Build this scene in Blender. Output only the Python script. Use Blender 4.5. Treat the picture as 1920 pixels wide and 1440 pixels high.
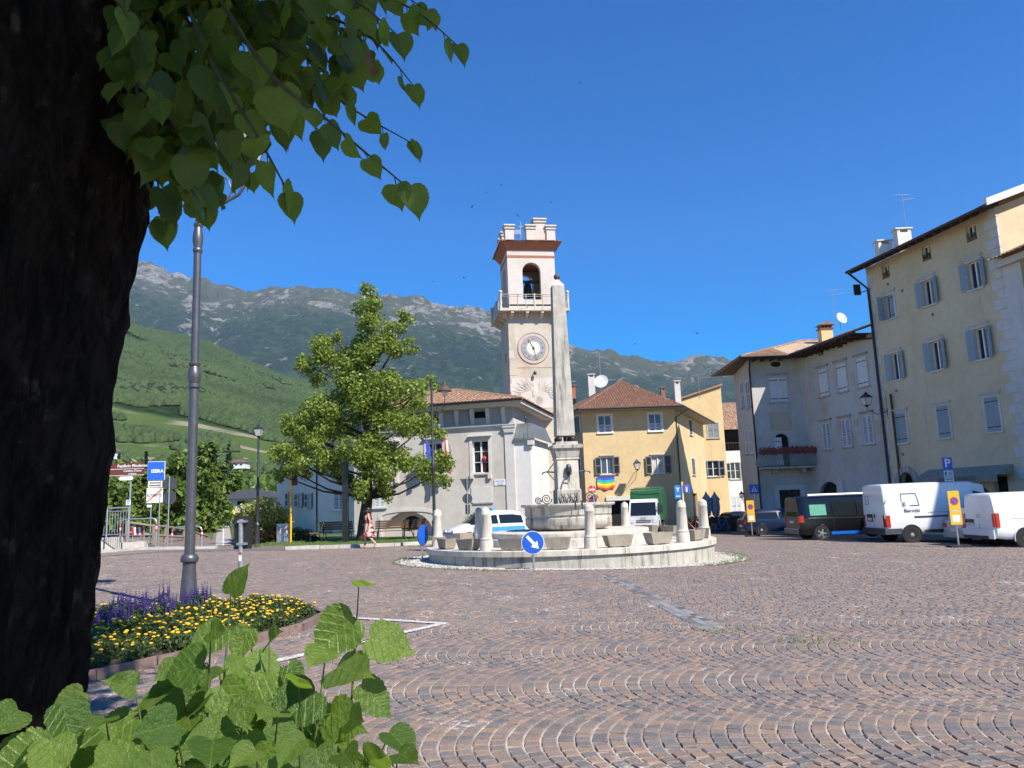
import bpy, math, random
import numpy as np
from mathutils import Vector, Matrix, noise as mnoise
random.seed(7); np.random.seed(7)
SC = bpy.context.scene
COL = SC.collection
for o in list(bpy.data.objects): bpy.data.objects.remove(o)

# ---------------------------------------------------------------- camera, sky, sun, exposure
F_PX, EYE, HORIZON, ROLL = 1450.0, 1.62, 947.0, 0.038
PITCH = math.atan((HORIZON - 720) / F_PX)
CAM_R = (Matrix.Rotation(math.pi/2 + PITCH, 3, 'X') @ Matrix.Rotation(-ROLL, 3, 'Z'))
cd = bpy.data.cameras.new('camera'); cam = bpy.data.objects.new('camera', cd); COL.objects.link(cam)
cam.matrix_world = Matrix.Translation((0, 0, EYE)) @ CAM_R.to_4x4()
cd.sensor_fit = 'HORIZONTAL'; cd.sensor_width = 36; cd.lens = 36 * F_PX / 1920
cd.clip_start = 0.05; cd.clip_end = 20000
SC.camera = cam
SUN_AZ, SUN_EL = math.radians(137), math.radians(46)      # azimuth clockwise from +Y
SDIR = Vector((math.sin(SUN_AZ)*math.cos(SUN_EL), math.cos(SUN_AZ)*math.cos(SUN_EL), math.sin(SUN_EL)))
world = bpy.data.worlds.new('World'); SC.world = world; world.use_nodes = True
wn = world.node_tree; bgn = wn.nodes['Background']
sky = wn.nodes.new('ShaderNodeTexSky'); sky.sky_type = 'NISHITA'; sky.sun_disc = False
sky.sun_elevation = SUN_EL; sky.sun_rotation = SUN_AZ
sky.altitude = 300; sky.air_density = 1.0; sky.dust_density = 0.15; sky.ozone_density = 3.0
hs = wn.nodes.new('ShaderNodeHueSaturation'); hs.inputs['Saturation'].default_value = 1.72; hs.inputs['Hue'].default_value = 0.512; hs.inputs['Value'].default_value = 1.0
wn.links.new(sky.outputs[0], hs.inputs['Color']); wn.links.new(hs.outputs[0], bgn.inputs['Color'])
bgn.inputs['Strength'].default_value = 0.118
sd = bpy.data.lights.new('sun', 'SUN'); sd.energy = 5.0; sd.angle = math.radians(0.53); sd.color = (1, 0.94, 0.84)
sun = bpy.data.objects.new('sun', sd); COL.objects.link(sun)
sun.rotation_euler = SDIR.to_track_quat('Z', 'Y').to_euler(); sun.location = (20, -20, 40)
SC.view_settings.view_transform = 'Standard'; SC.view_settings.look = 'None'
SC.view_settings.gamma = 1; SC.view_settings.use_curve_mapping = False
SC.view_settings.exposure = 0.65
SC.cycles.max_bounces = 6; SC.cycles.diffuse_bounces = 3; SC.cycles.glossy_bounces = 3
SC.cycles.transmission_bounces = 4; SC.cycles.transparent_max_bounces = 6
SC.cycles.use_adaptive_sampling = True; SC.cycles.adaptive_threshold = 0.02
SC.cycles.use_denoising = True
SC.cycles.caustics_reflective = False; SC.cycles.caustics_refractive = False

# ---------------------------------------------------------------- layout helpers (plan measured from the photograph)
def ray(px, py): return CAM_R @ Vector(((px-960)/F_PX, (720-py)/F_PX, -1))
def at(px, py, Y):
    d = ray(px, py); return Vector((0, 0, EYE)) + d * (Y / d.y)
def _sp(t): return (math.sqrt(t*t + 9) + t) / 2
def gz(x, y=0):      # the square falls gently to the right and towards its far right corner, and rises at the far left
    z = -0.028*_sp(x+1.5) + 0.028*_sp(1.5) + 0.03*(_sp(-x-9) - _sp(-9))
    if y > 20: z -= 0.018*(_sp(y-33) - _sp(-13))*min(1, max(0, (x+5)/5))
    return z
def gnd(px, py):
    d = ray(px, py); lo, hi = 0.3, 500
    for _ in range(50):
        m = (lo+hi)/2
        if EYE + d.z*m - gz(d.x*m, d.y*m) > 0: lo = m
        else: hi = m
    return Vector((d.x*lo, d.y*lo, gz(d.x*lo, d.y*lo)))
def proj(p):
    v = CAM_R.transposed() @ (Vector(p) - Vector((0, 0, EYE)))
    return (960 + F_PX*v.x/-v.z, 720 - F_PX*v.y/-v.z) if v.z < -1e-6 else (-9999, -9999)

# ---------------------------------------------------------------- mesh builder
ORG = {}
class MB:
    def __init__(s): s.v, s.f, s.m, s.r = [], [], [], []
    def add(s, vs, fs, mi=0, rnd=None):
        o = len(s.v); s.v.extend([tuple(p) for p in vs])
        for f in fs: s.f.append(tuple(i+o for i in f)); s.m.append(mi); s.r.append(random.random() if rnd is None else rnd)
        return s
    def box(s, a, b, mi=0, rnd=None):
        (x0, y0, z0), (x1, y1, z1) = a, b
        return s.add([(x0,y0,z0),(x1,y0,z0),(x1,y1,z0),(x0,y1,z0),(x0,y0,z1),(x1,y0,z1),(x1,y1,z1),(x0,y1,z1)],
              [(3,2,1,0),(4,5,6,7),(0,1,5,4),(1,2,6,5),(2,3,7,6),(3,0,4,7)], mi, rnd)
    def taper(s, c, z0, z1, w0, d0, w1, d1, mi=0):
        x, y = c
        return s.add([(x-w0,y-d0,z0),(x+w0,y-d0,z0),(x+w0,y+d0,z0),(x-w0,y+d0,z0),(x-w1,y-d1,z1),(x+w1,y-d1,z1),(x+w1,y+d1,z1),(x-w1,y+d1,z1)],
              [(3,2,1,0),(4,5,6,7),(0,1,5,4),(1,2,6,5),(2,3,7,6),(3,0,4,7)], mi)
    def quad(s, a, b, c, d, mi=0, rnd=None): return s.add([a,b,c,d], [(0,1,2,3)], mi, rnd)
    def poly(s, pts, mi=0): return s.add(pts, [tuple(range(len(pts)))], mi)
    def prism(s, pts, y0, y1, mi=0):          # polygon in x,z extruded along y
        n = len(pts); vs = [(x,y0,z) for x,z in pts] + [(x,y1,z) for x,z in pts]
        fs = [tuple(range(n)), tuple(range(2*n-1, n-1, -1))] + [(i, i+n, (i+1)%n+n, (i+1)%n) for i in range(n)]
        return s.add(vs, fs, mi)
    def slab(s, pts, z0, z1, mi=0):           # polygon in x,y extruded along z
        n = len(pts); vs = [(x,y,z0) for x,y in pts] + [(x,y,z1) for x,y in pts]
        fs = [tuple(range(n-1,-1,-1)), tuple(range(n, 2*n))] + [(i, (i+1)%n, (i+1)%n+n, i+n) for i in range(n)]
        return s.add(vs, fs, mi)
    def lathe(s, prof, n=16, c=(0,0,0), mi=0, cap=True, sx=1, sy=1):
        vs, fs = [], []
        for r, z in prof:
            for k in range(n):
                a = 2*math.pi*k/n; vs.append((c[0]+r*math.cos(a)*sx, c[1]+r*math.sin(a)*sy, c[2]+z))
        for i in range(len(prof)-1):
            for k in range(n): fs.append((i*n+k, i*n+(k+1)%n, (i+1)*n+(k+1)%n, (i+1)*n+k))
        if cap: fs.append(tuple(range(n-1,-1,-1))); fs.append(tuple(range((len(prof)-1)*n, len(prof)*n)))
        return s.add(vs, fs, mi)
    def tube(s, pts, r, n=6, mi=0, closed=False):
        pts = [Vector(p) for p in pts]; m = len(pts); rs = r if isinstance(r, (list, tuple)) else [r]*m
        vs, fs = [], []; ref = None
        for i, p in enumerate(pts):
            t = (pts[(i+1)%m] - pts[i-1]) if closed else (pts[min(i+1,m-1)] - pts[max(i-1,0)])
            t = t.normalized() if t.length > 1e-9 else Vector((0,0,1))
            if ref is None: ref = Vector((0,0,1)) if abs(t.z) < .9 else Vector((1,0,0))
            a = ref.cross(t); a = a.normalized() if a.length > 1e-6 else Vector((1,0,0)); b = t.cross(a); ref = b
            for k in range(n):
                q = 2*math.pi*k/n; vs.append(p + (a*math.cos(q) + b*math.sin(q))*rs[i])
        for i in range(m if closed else m-1):
            j = (i+1) % m
            for k in range(n): fs.append((i*n+k, i*n+(k+1)%n, j*n+(k+1)%n, j*n+k))
        if not closed: fs.append(tuple(range(n-1,-1,-1))); fs.append(tuple(range((m-1)*n, m*n)))
        return s.add(vs, fs, mi)
    def ball(s, c, r, n=12, m=7, mi=0, sz=1):
        return s.lathe([(max(1e-4, r*math.sin(math.pi*i/m)), -r*math.cos(math.pi*i/m)*sz) for i in range(m+1)], n, c, mi, False)
    def xf(s, M): s.v = [tuple(M @ Vector(p)) for p in s.v]; return s
    def build(s, name, mats, parent=None, loc=None, smooth=None, world=True):
        o_ = Vector(loc) if loc is not None else (ORG[parent.name] if (parent and world) else Vector((0,0,0)))
        me = bpy.data.meshes.new(name)
        V = np.array(s.v, dtype=np.float64).reshape(-1, 3)
        if world: V = V - np.array(o_)
        me.from_pydata(V.tolist(), [], s.f)
        mats = mats if isinstance(mats, (list, tuple)) else [mats]
        for m in mats: me.materials.append(m)
        if len(mats) > 1: me.polygons.foreach_set('material_index', s.m)
        a = me.attributes.new('rnd', 'FLOAT', 'FACE'); a.data.foreach_set('value', s.r)
        if smooth is not None:
            me.polygons.foreach_set('use_smooth', [True]*len(me.polygons))
            if smooth < 180: me.set_sharp_from_angle(angle=math.radians(smooth))
        me.update()
        ob = bpy.data.objects.new(name, me); COL.objects.link(ob)
        if parent: ob.parent = parent
        if loc is not None and not parent: ob.location = loc
        ORG[ob.name] = o_ if world else Vector((0,0,0))
        return ob
def tag(o, label, cat, group=None, kind=None):
    o['label'] = label; o['category'] = cat
    if group: o['group'] = group
    if kind: o['kind'] = kind
    return o
def struct(o, kind='structure'): o['kind'] = kind; return o
def thing(name, label, cat, loc=(0,0,0), rz=0, group=None):
    o = bpy.data.objects.new(name, None); COL.objects.link(o); o.empty_display_size = .2
    o.location = loc; o.rotation_euler = (0,0,rz); ORG[o.name] = Vector(loc); return tag(o, label, cat, group)
def clone(o, parent=None):
    c = o.copy(); COL.objects.link(c); c.parent = parent; ORG[c.name] = ORG.get(o.name, Vector((0,0,0)))
    for ch in list(o.children): clone(ch, c)
    return c
def text(name, body, size, mat, parent, M, ext=.002, align='CENTER', sx=1.0, bold=0.0):
    cu = bpy.data.curves.new(name, 'FONT'); cu.body = body; cu.size = size; cu.extrude = ext; cu.align_x = align; cu.align_y = 'CENTER'
    cu.offset = bold; cu.resolution_u = 2; cu.materials.append(mat)
    tmp = bpy.data.objects.new(name, cu); me = bpy.data.meshes.new_from_object(tmp); bpy.data.objects.remove(tmp)
    ob = bpy.data.objects.new(name, me); COL.objects.link(ob); ob.parent = parent; ob.matrix_local = M @ Matrix.Diagonal((sx,1,1,1)); return ob
RX90 = Matrix.Rotation(math.pi/2, 4, 'X')
def facing(p, rz=0): return Matrix.Translation(p) @ Matrix.Rotation(rz, 4, 'Z') @ RX90   # text / plate standing upright, reading from -Y

# ---------------------------------------------------------------- materials
def _mat(name):
    m = bpy.data.materials.new(name); m.use_nodes = True; nt = m.node_tree; b = nt.nodes['Principled BSDF']; return m, nt, b
def N(nt, t, **k):
    n = nt.nodes.new(t)
    for a, v in k.items():
        if a.startswith('i_'): n.inputs[int(a[2:])].default_value = v
        else: setattr(n, a, v)
    return n
def mixc(nt, fac, a, b, mode='MIX'):
    n = nt.nodes.new('ShaderNodeMix'); n.data_type = 'RGBA'; n.blend_type = mode; n.clamp_factor = True
    for sock, v in ((n.inputs[0], fac), (n.inputs[6], a), (n.inputs[7], b)):
        if isinstance(v, bpy.types.NodeSocket): nt.links.new(v, sock)
        elif isinstance(v, (int, float)): sock.default_value = v
        else: sock.default_value = (*v[:3], 1)
    return n.outputs[2]
def ramp(nt, src, lo, hi):
    n = N(nt, 'ShaderNodeMapRange'); n.interpolation_type = 'SMOOTHSTEP'; nt.links.new(src, n.inputs[0]); n.inputs[1].default_value = lo; n.inputs[2].default_value = hi; return n.outputs[0]
def noise(nt, scale, detail=5, rough=.55, co=None, dist=0, dim='3D'):
    n = N(nt, 'ShaderNodeTexNoise'); n.inputs['Scale'].default_value = scale; n.inputs['Detail'].default_value = detail; n.inputs['Roughness'].default_value = rough; n.inputs['Distortion'].default_value = dist
    if co is not None: nt.links.new(co, n.inputs['Vector'])
    return n.outputs[0]
def wpos(nt): return N(nt, 'ShaderNodeNewGeometry').outputs['Position']
def math_(nt, op, a, b=None, c=None):
    n = N(nt, 'ShaderNodeMath', operation=op)
    for i, v in enumerate((a, b, c)):
        if v is None: continue
        if isinstance(v, bpy.types.NodeSocket): nt.links.new(v, n.inputs[i])
        else: n.inputs[i].default_value = v
    return n.outputs[0]
def bump(nt, b, h, strength=.3, dist=.02):
    n = N(nt, 'ShaderNodeBump'); n.inputs['Strength'].default_value = strength; n.inputs['Distance'].default_value = dist
    nt.links.new(h, n.inputs['Height']); nt.links.new(n.outputs[0], b.inputs['Normal'])
def scaled(nt, co, s):
    n = N(nt, 'ShaderNodeVectorMath', operation='MULTIPLY'); nt.links.new(co, n.inputs[0]); n.inputs[1].default_value = s; return n.outputs[0]
def plain(name, c, rough=.6, var=.12, scale=6, metal=0, bmp=0, spec=None, coat=0, rndvar=0):
    m, nt, b = _mat(name); co = wpos(nt)
    n = noise(nt, scale, 5, .6, co); dk = tuple(x*(1-var) for x in c); lt = tuple(min(1, x*(1+var)) for x in c)
    col = mixc(nt, ramp(nt, n, .3, .7), dk, lt)
    if rndvar:
        at_ = N(nt, 'ShaderNodeAttribute', attribute_name='rnd'); col = mixc(nt, at_.outputs['Fac'], mixc(nt, rndvar, col, (0,0,0)), mixc(nt, rndvar*.6, col, (1,1,1)))
    nt.links.new(col, b.inputs['Base Color']); b.inputs['Roughness'].default_value = rough; b.inputs['Metallic'].default_value = metal
    if spec is not None: b.inputs['Specular IOR Level'].default_value = spec
    if coat: b.inputs['Coat Weight'].default_value = coat; b.inputs['Coat Roughness'].default_value = .05
    if bmp: bump(nt, b, noise(nt, scale*4, 6, .65, co), bmp, .01)
    return m
def plaster(name, c, stain=(.25,.22,.18), amt=.35, patch=None, pamt=.0, streak=.25):
    m, nt, b = _mat(name); co = wpos(nt)
    n1 = noise(nt, .45, 7, .62, co); n2 = noise(nt, 3.2, 6, .6, co); n3 = noise(nt, 1, 5, .6, scaled(nt, co, (2.2, 2.2, .22)))
    col = mixc(nt, ramp(nt, n2, .25, .75), tuple(x*.93 for x in c), tuple(min(1, x*1.05) for x in c))
    col = mixc(nt, math_(nt, 'MULTIPLY', ramp(nt, n1, .42, .72), min(1, amt*1.7)), col, tuple(x*y for x, y in zip(c, (.78,.74,.68))))
    col = mixc(nt, math_(nt, 'MULTIPLY', ramp(nt, n3, .52, .78), streak*1.3), col, stain)
    if patch: col = mixc(nt, math_(nt, 'MULTIPLY', ramp(nt, noise(nt, .8, 4, .5, co, .6), .56, .62), pamt), col, patch)
    nt.links.new(col, b.inputs['Base Color']); b.inputs['Roughness'].default_value = .92; b.inputs['Specular IOR Level'].default_value = .15
    bump(nt, b, noise(nt, 22, 6, .7, co), .25, .012); return m
def stone(name, c, dark=(.16,.14,.12), amt=.5, scale=2.5, bmp=.35):
    m, nt, b = _mat(name); co = wpos(nt)
    n1 = noise(nt, scale, 8, .65, co); n2 = noise(nt, 1, 6, .65, scaled(nt, co, (6, 6, .7))); n3 = noise(nt, 30, 4, .7, co)
    col = mixc(nt, ramp(nt, n1, .3, .7), tuple(x*.82 for x in c), tuple(min(1, x*1.08) for x in c))
    col = mixc(nt, math_(nt, 'MULTIPLY', ramp(nt, n2, .47, .72), min(1, amt*1.25)), col, dark)
    col = mixc(nt, math_(nt, 'MULTIPLY', ramp(nt, n3, .6, .75), .3), col, tuple(x*.6 for x in c))
    nt.links.new(col, b.inputs['Base Color']); b.inputs['Roughness'].default_value = .88; b.inputs['Specular IOR Level'].default_value = .2
    bump(nt, b, n3, bmp, .012); return m
def glassm(name, c=(.02,.025,.03), rough=.06):
    m, nt, b = _mat(name); b.inputs['Base Color'].default_value = (*c, 1); b.inputs['Roughness'].default_value = rough; b.inputs['Specular IOR Level'].default_value = .6; return m
def leafm(name, c1, c2, trans=.4, veins=False, rough=.45):
    m, nt, b = _mat(name); out = nt.nodes['Material Output']
    at_ = N(nt, 'ShaderNodeAttribute', attribute_name='rnd'); oi = N(nt, 'ShaderNodeObjectInfo')
    f = math_(nt, 'FRACT', math_(nt, 'ADD', at_.outputs['Fac'], oi.outputs['Random'])) if not veins else oi.outputs['Random']
    col = mixc(nt, f, c1, c2)
    if veins:
        tc = N(nt, 'ShaderNodeTexCoord'); sp = N(nt, 'ShaderNodeSeparateXYZ'); nt.links.new(tc.outputs['Object'], sp.inputs[0])
        ax = math_(nt, 'ABSOLUTE', sp.outputs[0]); w = math_(nt, 'FRACT', math_(nt, 'MULTIPLY', math_(nt, 'SUBTRACT', sp.outputs[1], math_(nt, 'MULTIPLY', ax, .75)), 5.0))
        v = math_(nt, 'MAXIMUM', math_(nt, 'LESS_THAN', w, .06), math_(nt, 'LESS_THAN', ax, .012))
        col = mixc(nt, math_(nt, 'MULTIPLY', v, .30), col, tuple(min(1, x*1.7) for x in c2))
        col = mixc(nt, math_(nt, 'MULTIPLY', ramp(nt, noise(nt, 5, 5, .6, tc.outputs['Object']), .4, .75), .35), col, tuple(x*.6 for x in c1))
        bump(nt, b, math_(nt, 'ADD', math_(nt, 'MULTIPLY', ramp(nt, w, 0, .2), .22), noise(nt, 6, 4, .6, tc.outputs['Object'])), .5, .025)
    b.inputs['Roughness'].default_value = rough; b.inputs['Specular IOR Level'].default_value = .35
    nt.links.new(col, b.inputs['Base Color'])
    tr = N(nt, 'ShaderNodeBsdfTranslucent'); mx = N(nt, 'ShaderNodeMixShader'); mx.inputs[0].default_value = trans
    nt.links.new(mixc(nt, .7, col, (.42,.62,.06), 'MIX') if veins else mixc(nt, .5, col, (.3,.45,.05)), tr.inputs[0])
    nt.links.new(b.outputs[0], mx.inputs[1]); nt.links.new(tr.outputs[0], mx.inputs[2]); nt.links.new(mx.outputs[0], out.inputs[0]); return m
def tilem(name, cols):
    m, nt, b = _mat(name); co = wpos(nt); a = N(nt, 'ShaderNodeAttribute', attribute_name='rnd')
    cr = N(nt, 'ShaderNodeValToRGB'); nt.links.new(a.outputs['Fac'], cr.inputs[0]); e = cr.color_ramp.elements; cr.color_ramp.interpolation = 'LINEAR'
    e[0].color = (*cols[0],1); e[1].color = (*cols[-1],1)
    for i, c in enumerate(cols[1:-1]): k = e.new((i+1)/(len(cols)-1)); k.color = (*c,1)
    col = mixc(nt, math_(nt, 'MULTIPLY', ramp(nt, noise(nt, 5, 6, .65, co), .4, .7), .5), cr.outputs[0], (.10,.075,.055))
    nt.links.new(col, b.inputs['Base Color']); b.inputs['Roughness'].default_value = .85; b.inputs['Specular IOR Level'].default_value = .2
    bump(nt, b, noise(nt, 40, 4, .6, co), .3, .01); return m
def lampglass(name):
    m, nt, b = _mat(name); b.inputs['Base Color'].default_value = (.75,.76,.72,1); b.inputs['Roughness'].default_value = .25; b.inputs['Alpha'].default_value = .55; return m
M = dict(
 iron=plain('dark_iron', (.06,.062,.068), .42, .2, 9, .6, .1), irongrey=plain('grey_iron', (.115,.115,.125), .40, .15, 9, .55, .08), black=plain('black_paint', (.014,.014,.016), .4, .2),
 steel=plain('galvanised_steel', (.42,.44,.46), .42, .15, 14, .7), signback=plain('sign_back', (.075,.08,.09), .5, .15, 7, .3), white=plain('white_paint', (.78,.78,.76), .5, .05),
 red=plain('sign_red', (.55,.03,.03), .4, .08), blue=plain('sign_blue', (.012,.10,.52), .4, .12, 20), brown=plain('sign_brown', (.15,.035,.03), .45, .1), yellow=plain('sign_yellow', (.78,.42,.02), .45, .08),
 wood=plain('brown_wood', (.16,.09,.05), .75, .3, 14, 0, .3), darkwood=plain('dark_eave_wood', (.075,.042,.028), .8, .3, 12, 0, .2), greywood=plain('weathered_wood', (.24,.19,.14), .85, .25, 14, 0, .3),
 glass=glassm('window_glass'), glassblue=glassm('window_glass_blue', (.03,.06,.12), .08), dark=plain('dark_interior', (.012,.011,.010), .9), rubber=plain('tyre_rubber', (.018,.018,.019), .85, .2), curtain=plain('curtain', (.45,.45,.44), .9, .15, 3),
 chrome=plain('chrome', (.6,.6,.62), .15, .05, 5, 1), alloy=plain('alloy', (.40,.40,.41), .4, .1, 5, .3), lens=plain('lamp_lens_red', (.42,.012,.012), .15, .1, spec=.7), lensw=plain('lamp_lens_clear', (.7,.7,.72), .1, .05, spec=.8),
 asphalt=plain('asphalt', (.13,.12,.115), .95, .15, 9, 0, .4), kerb=stone('kerb_stone', (.50,.47,.42), amt=.25), limestone=stone('limestone', (.60,.55,.465), (.20,.175,.145), .5), limestone_dirty=stone('weathered_limestone', (.46,.43,.37), (.12,.105,.09), .75, 3.2, .6),
 trough=stone('trough_stone', (.33,.29,.23), (.13,.11,.09), .4), gravel=plain('gravel_pebble', (.44,.41,.36), .9, .25, 30, rndvar=.35), soil=plain('soil', (.045,.032,.022), .95, .35, 16, 0, .5),
 lampglass=lampglass('lantern_glass'), skin=plain('skin', (.52,.30,.21), .55, .06), tile=tilem('terracotta_tile', [(.30,.15,.09),(.42,.24,.15),(.24,.13,.085),(.50,.36,.25),(.36,.19,.11),(.22,.16,.12)]),
 tile_red=tilem('red_terracotta_tile', [(.20,.09,.058),(.27,.125,.08),(.16,.085,.06),(.33,.19,.125),(.22,.12,.085)]), gutter=plain('brown_gutter', (.045,.032,.026), .45, .15, 8, .3), zinc=plain('zinc_roof', (.17,.19,.19), .5, .15, 2, .4),
)
# ---------------------------------------------------------------- the square: sheet, cobbles, gutter, markings
FC = gnd(1074, 1043); FC = Vector((1.60, 24.5, 0)); RING = 4.42        # centre and radius of the fountain ring
def straight(x, y): return ((x-2.6)/9.6)**2 + ((y-17.6)/6.6)**2 < 1
def in_stones(x, y):
    if y < 3.2 or y > 33.5 or abs(x) > 0.80*y + 1.6: return False
    if (x-FC.x)**2 + (y-FC.y)**2 < (RING+.25)**2: return False
    return True
def cobblem(name, obj):
    m, nt, b = _mat(name); co = wpos(nt)
    f = N(nt, 'ShaderNodeObjectInfo').outputs['Random'] if obj else N(nt, 'ShaderNodeAttribute', attribute_name='rnd').outputs['Fac']
    cr = N(nt, 'ShaderNodeValToRGB'); nt.links.new(f, cr.inputs[0]); cr.color_ramp.interpolation = 'CONSTANT'; e = cr.color_ramp.elements
    cols = [(.215,.148,.118),(.18,.135,.116),(.255,.178,.136),(.135,.118,.112),(.21,.158,.136),(.275,.185,.128),(.158,.14,.132),(.23,.155,.12),(.188,.147,.127),(.115,.108,.108)]
    e[0].color = (*cols[0],1); e[1].position = .1; e[1].color = (*cols[1],1)
    for i in range(2, 10): k = e.new(i/10); k.color = (*cols[i],1)
    col = mixc(nt, ramp(nt, noise(nt, 55, 5, .65, co), .3, .75), mixc(nt, .28, cr.outputs[0], (.06,.05,.05)), mixc(nt, .16, cr.outputs[0], (.6,.55,.5)))
    big = noise(nt, .35, 4, .6, co); col = mixc(nt, math_(nt, 'MULTIPLY', ramp(nt, big, .42, .7), .25), col, (.26,.20,.165))
    # remains of old white paint and lime
    col = mixc(nt, math_(nt, 'MULTIPLY', ramp(nt, noise(nt, .8, 6, .7, co, .5), .56, .72), .45), col, (.075,.06,.052))
    w = math_(nt, 'MULTIPLY', ramp(nt, noise(nt, 1.1, 4, .6, co), .60, .68), ramp(nt, noise(nt, 18, 5, .7, scaled(nt, co, (.6,1.4,1))), .50, .60))
    col = mixc(nt, math_(nt, 'MULTIPLY', w, .75), col, (.60,.57,.52))
    nt.links.new(col, b.inputs['Base Color']); b.inputs['Roughness'].default_value = .72; b.inputs['Specular IOR Level'].default_value = .3
    bump(nt, b, noise(nt, 70, 5, .7, co), .5, .008); return m
M['cobble'] = cobblem('porphyry_cobble', False); M['cobble1'] = cobblem('porphyry_cobble_single', True)
def jointm():
    m, nt, b = _mat('joint_sand'); co = wpos(nt)
    col = mixc(nt, ramp(nt, noise(nt, 1.1, 5, .6, co), .35, .65), (.20,.17,.135), (.50,.44,.36)); col = mixc(nt, math_(nt,'MULTIPLY',ramp(nt, noise(nt, .6, 5, .65, co), .62, .72), .8), col, (.07,.10,.03))
    nt.links.new(col, b.inputs['Base Color']); b.inputs['Roughness'].default_value = .95; bump(nt, b, noise(nt, 90, 3, .6, co), .5, .01); return m
def farpave():
    m, nt, b = _mat('far_porphyry'); co = wpos(nt)
    v = N(nt, 'ShaderNodeTexVoronoi'); v.inputs['Scale'].default_value = 9; nt.links.new(co, v.inputs['Vector'])
    hsv = N(nt, 'ShaderNodeSeparateColor'); nt.links.new(v.outputs['Color'], hsv.inputs[0])
    col = mixc(nt, hsv.outputs[0], (.145,.112,.094), (.23,.165,.130)); col = mixc(nt, math_(nt,'MULTIPLY', ramp(nt, noise(nt, .4, 4, .6, co), .4, .7), .35), col, (.24,.19,.16))
    nt.links.new(col, b.inputs['Base Color']); b.inputs['Roughness'].default_value = .85; return m
M['joint'] = jointm(); M['farpave'] = farpave()
mb = MB(); step = .5; xs = np.arange(-46, 52.01, step); ys = np.arange(-9, 90.01, step)
nx, ny = len(xs), len(ys)
vs = [(x, y, gz(x, y) - (.010 if in_stones(x, y) else .002)) for y in ys for x in xs]
fs, mi = [], []
for j in range(ny-1):
    for i in range(nx-1):
        fs.append((j*nx+i, j*nx+i+1, (j+1)*nx+i+1, (j+1)*nx+i)); mi.append(0 if in_stones(xs[i]+.25, ys[j]+.25) else 1)
mb.v = vs; mb.f = fs; mb.m = mi; mb.r = [0.5]*len(fs)
plaza = struct(mb.build('plaza_pavement', [M['joint'], M['farpave']], smooth=180))
# stones: bands of segmental arches running across the square, straight courses in the middle
stones = []          # (cx, cy, angle, half length, half width)
cw, sl, bandw, R = .118, .112, 1.66, 1.22
brot = math.radians(-4); cb, sb = math.cos(brot), math.sin(brot)
half = math.asin(bandw/2/R)
for bi in range(-1, 22):
    yc = bi*bandw + 2.4
    for k in range(-330, 330):
        x0 = k*cw*1.0
        na = int(2*half*R/sl)
        off = random.random()*.5
        for q in range(na+1):
            a = -half + (q+.25+off*.5)*2*half/(na+.5)
            if abs(a) > half: continue
            lx = x0 - R*math.cos(a) + R; ly = yc + R*math.sin(a)
            wx, wy = cb*lx - sb*ly, sb*lx + cb*ly
            if not in_stones(wx, wy) or straight(wx, wy): continue
            if abs(wx) > .74*wy + 1.2: continue
            stones.append((wx, wy, math.pi - a + brot, cw*math.cos(a*.93)/2*.89, sl/2*.92))
for j in range(0, 160):
    yy = 10.6 + j*.108; o = random.random()*.2
    for k in range(-110, 150):
        x = k*.128 + o + random.uniform(-.012, .012)
        if straight(x, yy) and in_stones(x, yy): stones.append((x, yy, random.uniform(-.06, .06), .057, .0475))
stones.sort(key=lambda s: s[0]**2 + s[1]**2)
def stone_pts(s, tl=1):
    cx, cy, a, hx, hy = s; ca, sa = math.cos(a), math.sin(a); zt = gz(cx, cy) + random.uniform(-.005, .004); out = []
    tx, ty = random.uniform(-.03, .03)*tl, random.uniform(-.03, .03)*tl
    for dz, k in ((-.04, 1.0), (-.007, 1.0), (0, .86)):
        for sx, sy in ((-1,-1),(1,-1),(1,1),(-1,1)):
            jx, jy = hx*k*sx*random.uniform(.93,1.05), hy*k*sy*random.uniform(.93,1.05)
            out.append((cx + ca*jx - sa*jy, cy + sa*jx + ca*jy, zt + dz + (tx*jx + ty*jy)))
    return out
SF = [(8,9,10,11)] + [(4+i, 4+(i+1)%4, 8+(i+1)%4, 8+i) for i in range(4)] + [(i, (i+1)%4, 4+(i+1)%4, 4+i) for i in range(4)]
shown = [s for s in stones if 0 < proj((s[0], s[1], gz(s[0], s[1])))[0] < 1920 and proj((s[0], s[1], gz(s[0], s[1])))[1] < 1440]
singles = set(id(s) for s in sorted(shown, key=lambda s: s[1]+abs(s[0]-1.2)*.25)[:300])
ref = []
for q in range(6):
    random.seed(100+q); vs_ = stone_pts((0,0,0,.5,.5), .1); m_ = MB().add([(x, y, z-gz(0)) for x, y, z in vs_], SF); me = bpy.data.meshes.new('cobblestone'); me.from_pydata(m_.v, [], m_.f); me.materials.append(M['cobble1']); ref.append(me)
random.seed(3)
V, Fc, Rn = [], [], []
for s in stones:
    if id(s) in singles:
        o = bpy.data.objects.new('cobblestone', random.choice(ref)); COL.objects.link(o); o.parent = plaza
        o.location = (s[0], s[1], gz(s[0], s[1]) + random.uniform(-.004, .003)); o.rotation_euler = (random.uniform(-.025,.025), random.uniform(-.025,.025), s[2]); o.scale = (s[3]*2, s[4]*2, 1); continue
    far = s[1] > 16; o = len(V); V += stone_pts(s); r_ = random.random()
    for f in (SF[:5] if far else SF): Fc.append(tuple(i+o for i in f)); Rn.append(r_)
mb = MB(); mb.v, mb.f, mb.r, mb.m = V, Fc, Rn, [0]*len(Fc)
cob = mb.build('cobblestones', M['cobble'], plaza, world=False); cob['kind'] = 'stuff'
print('stones', len(stones))
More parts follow.
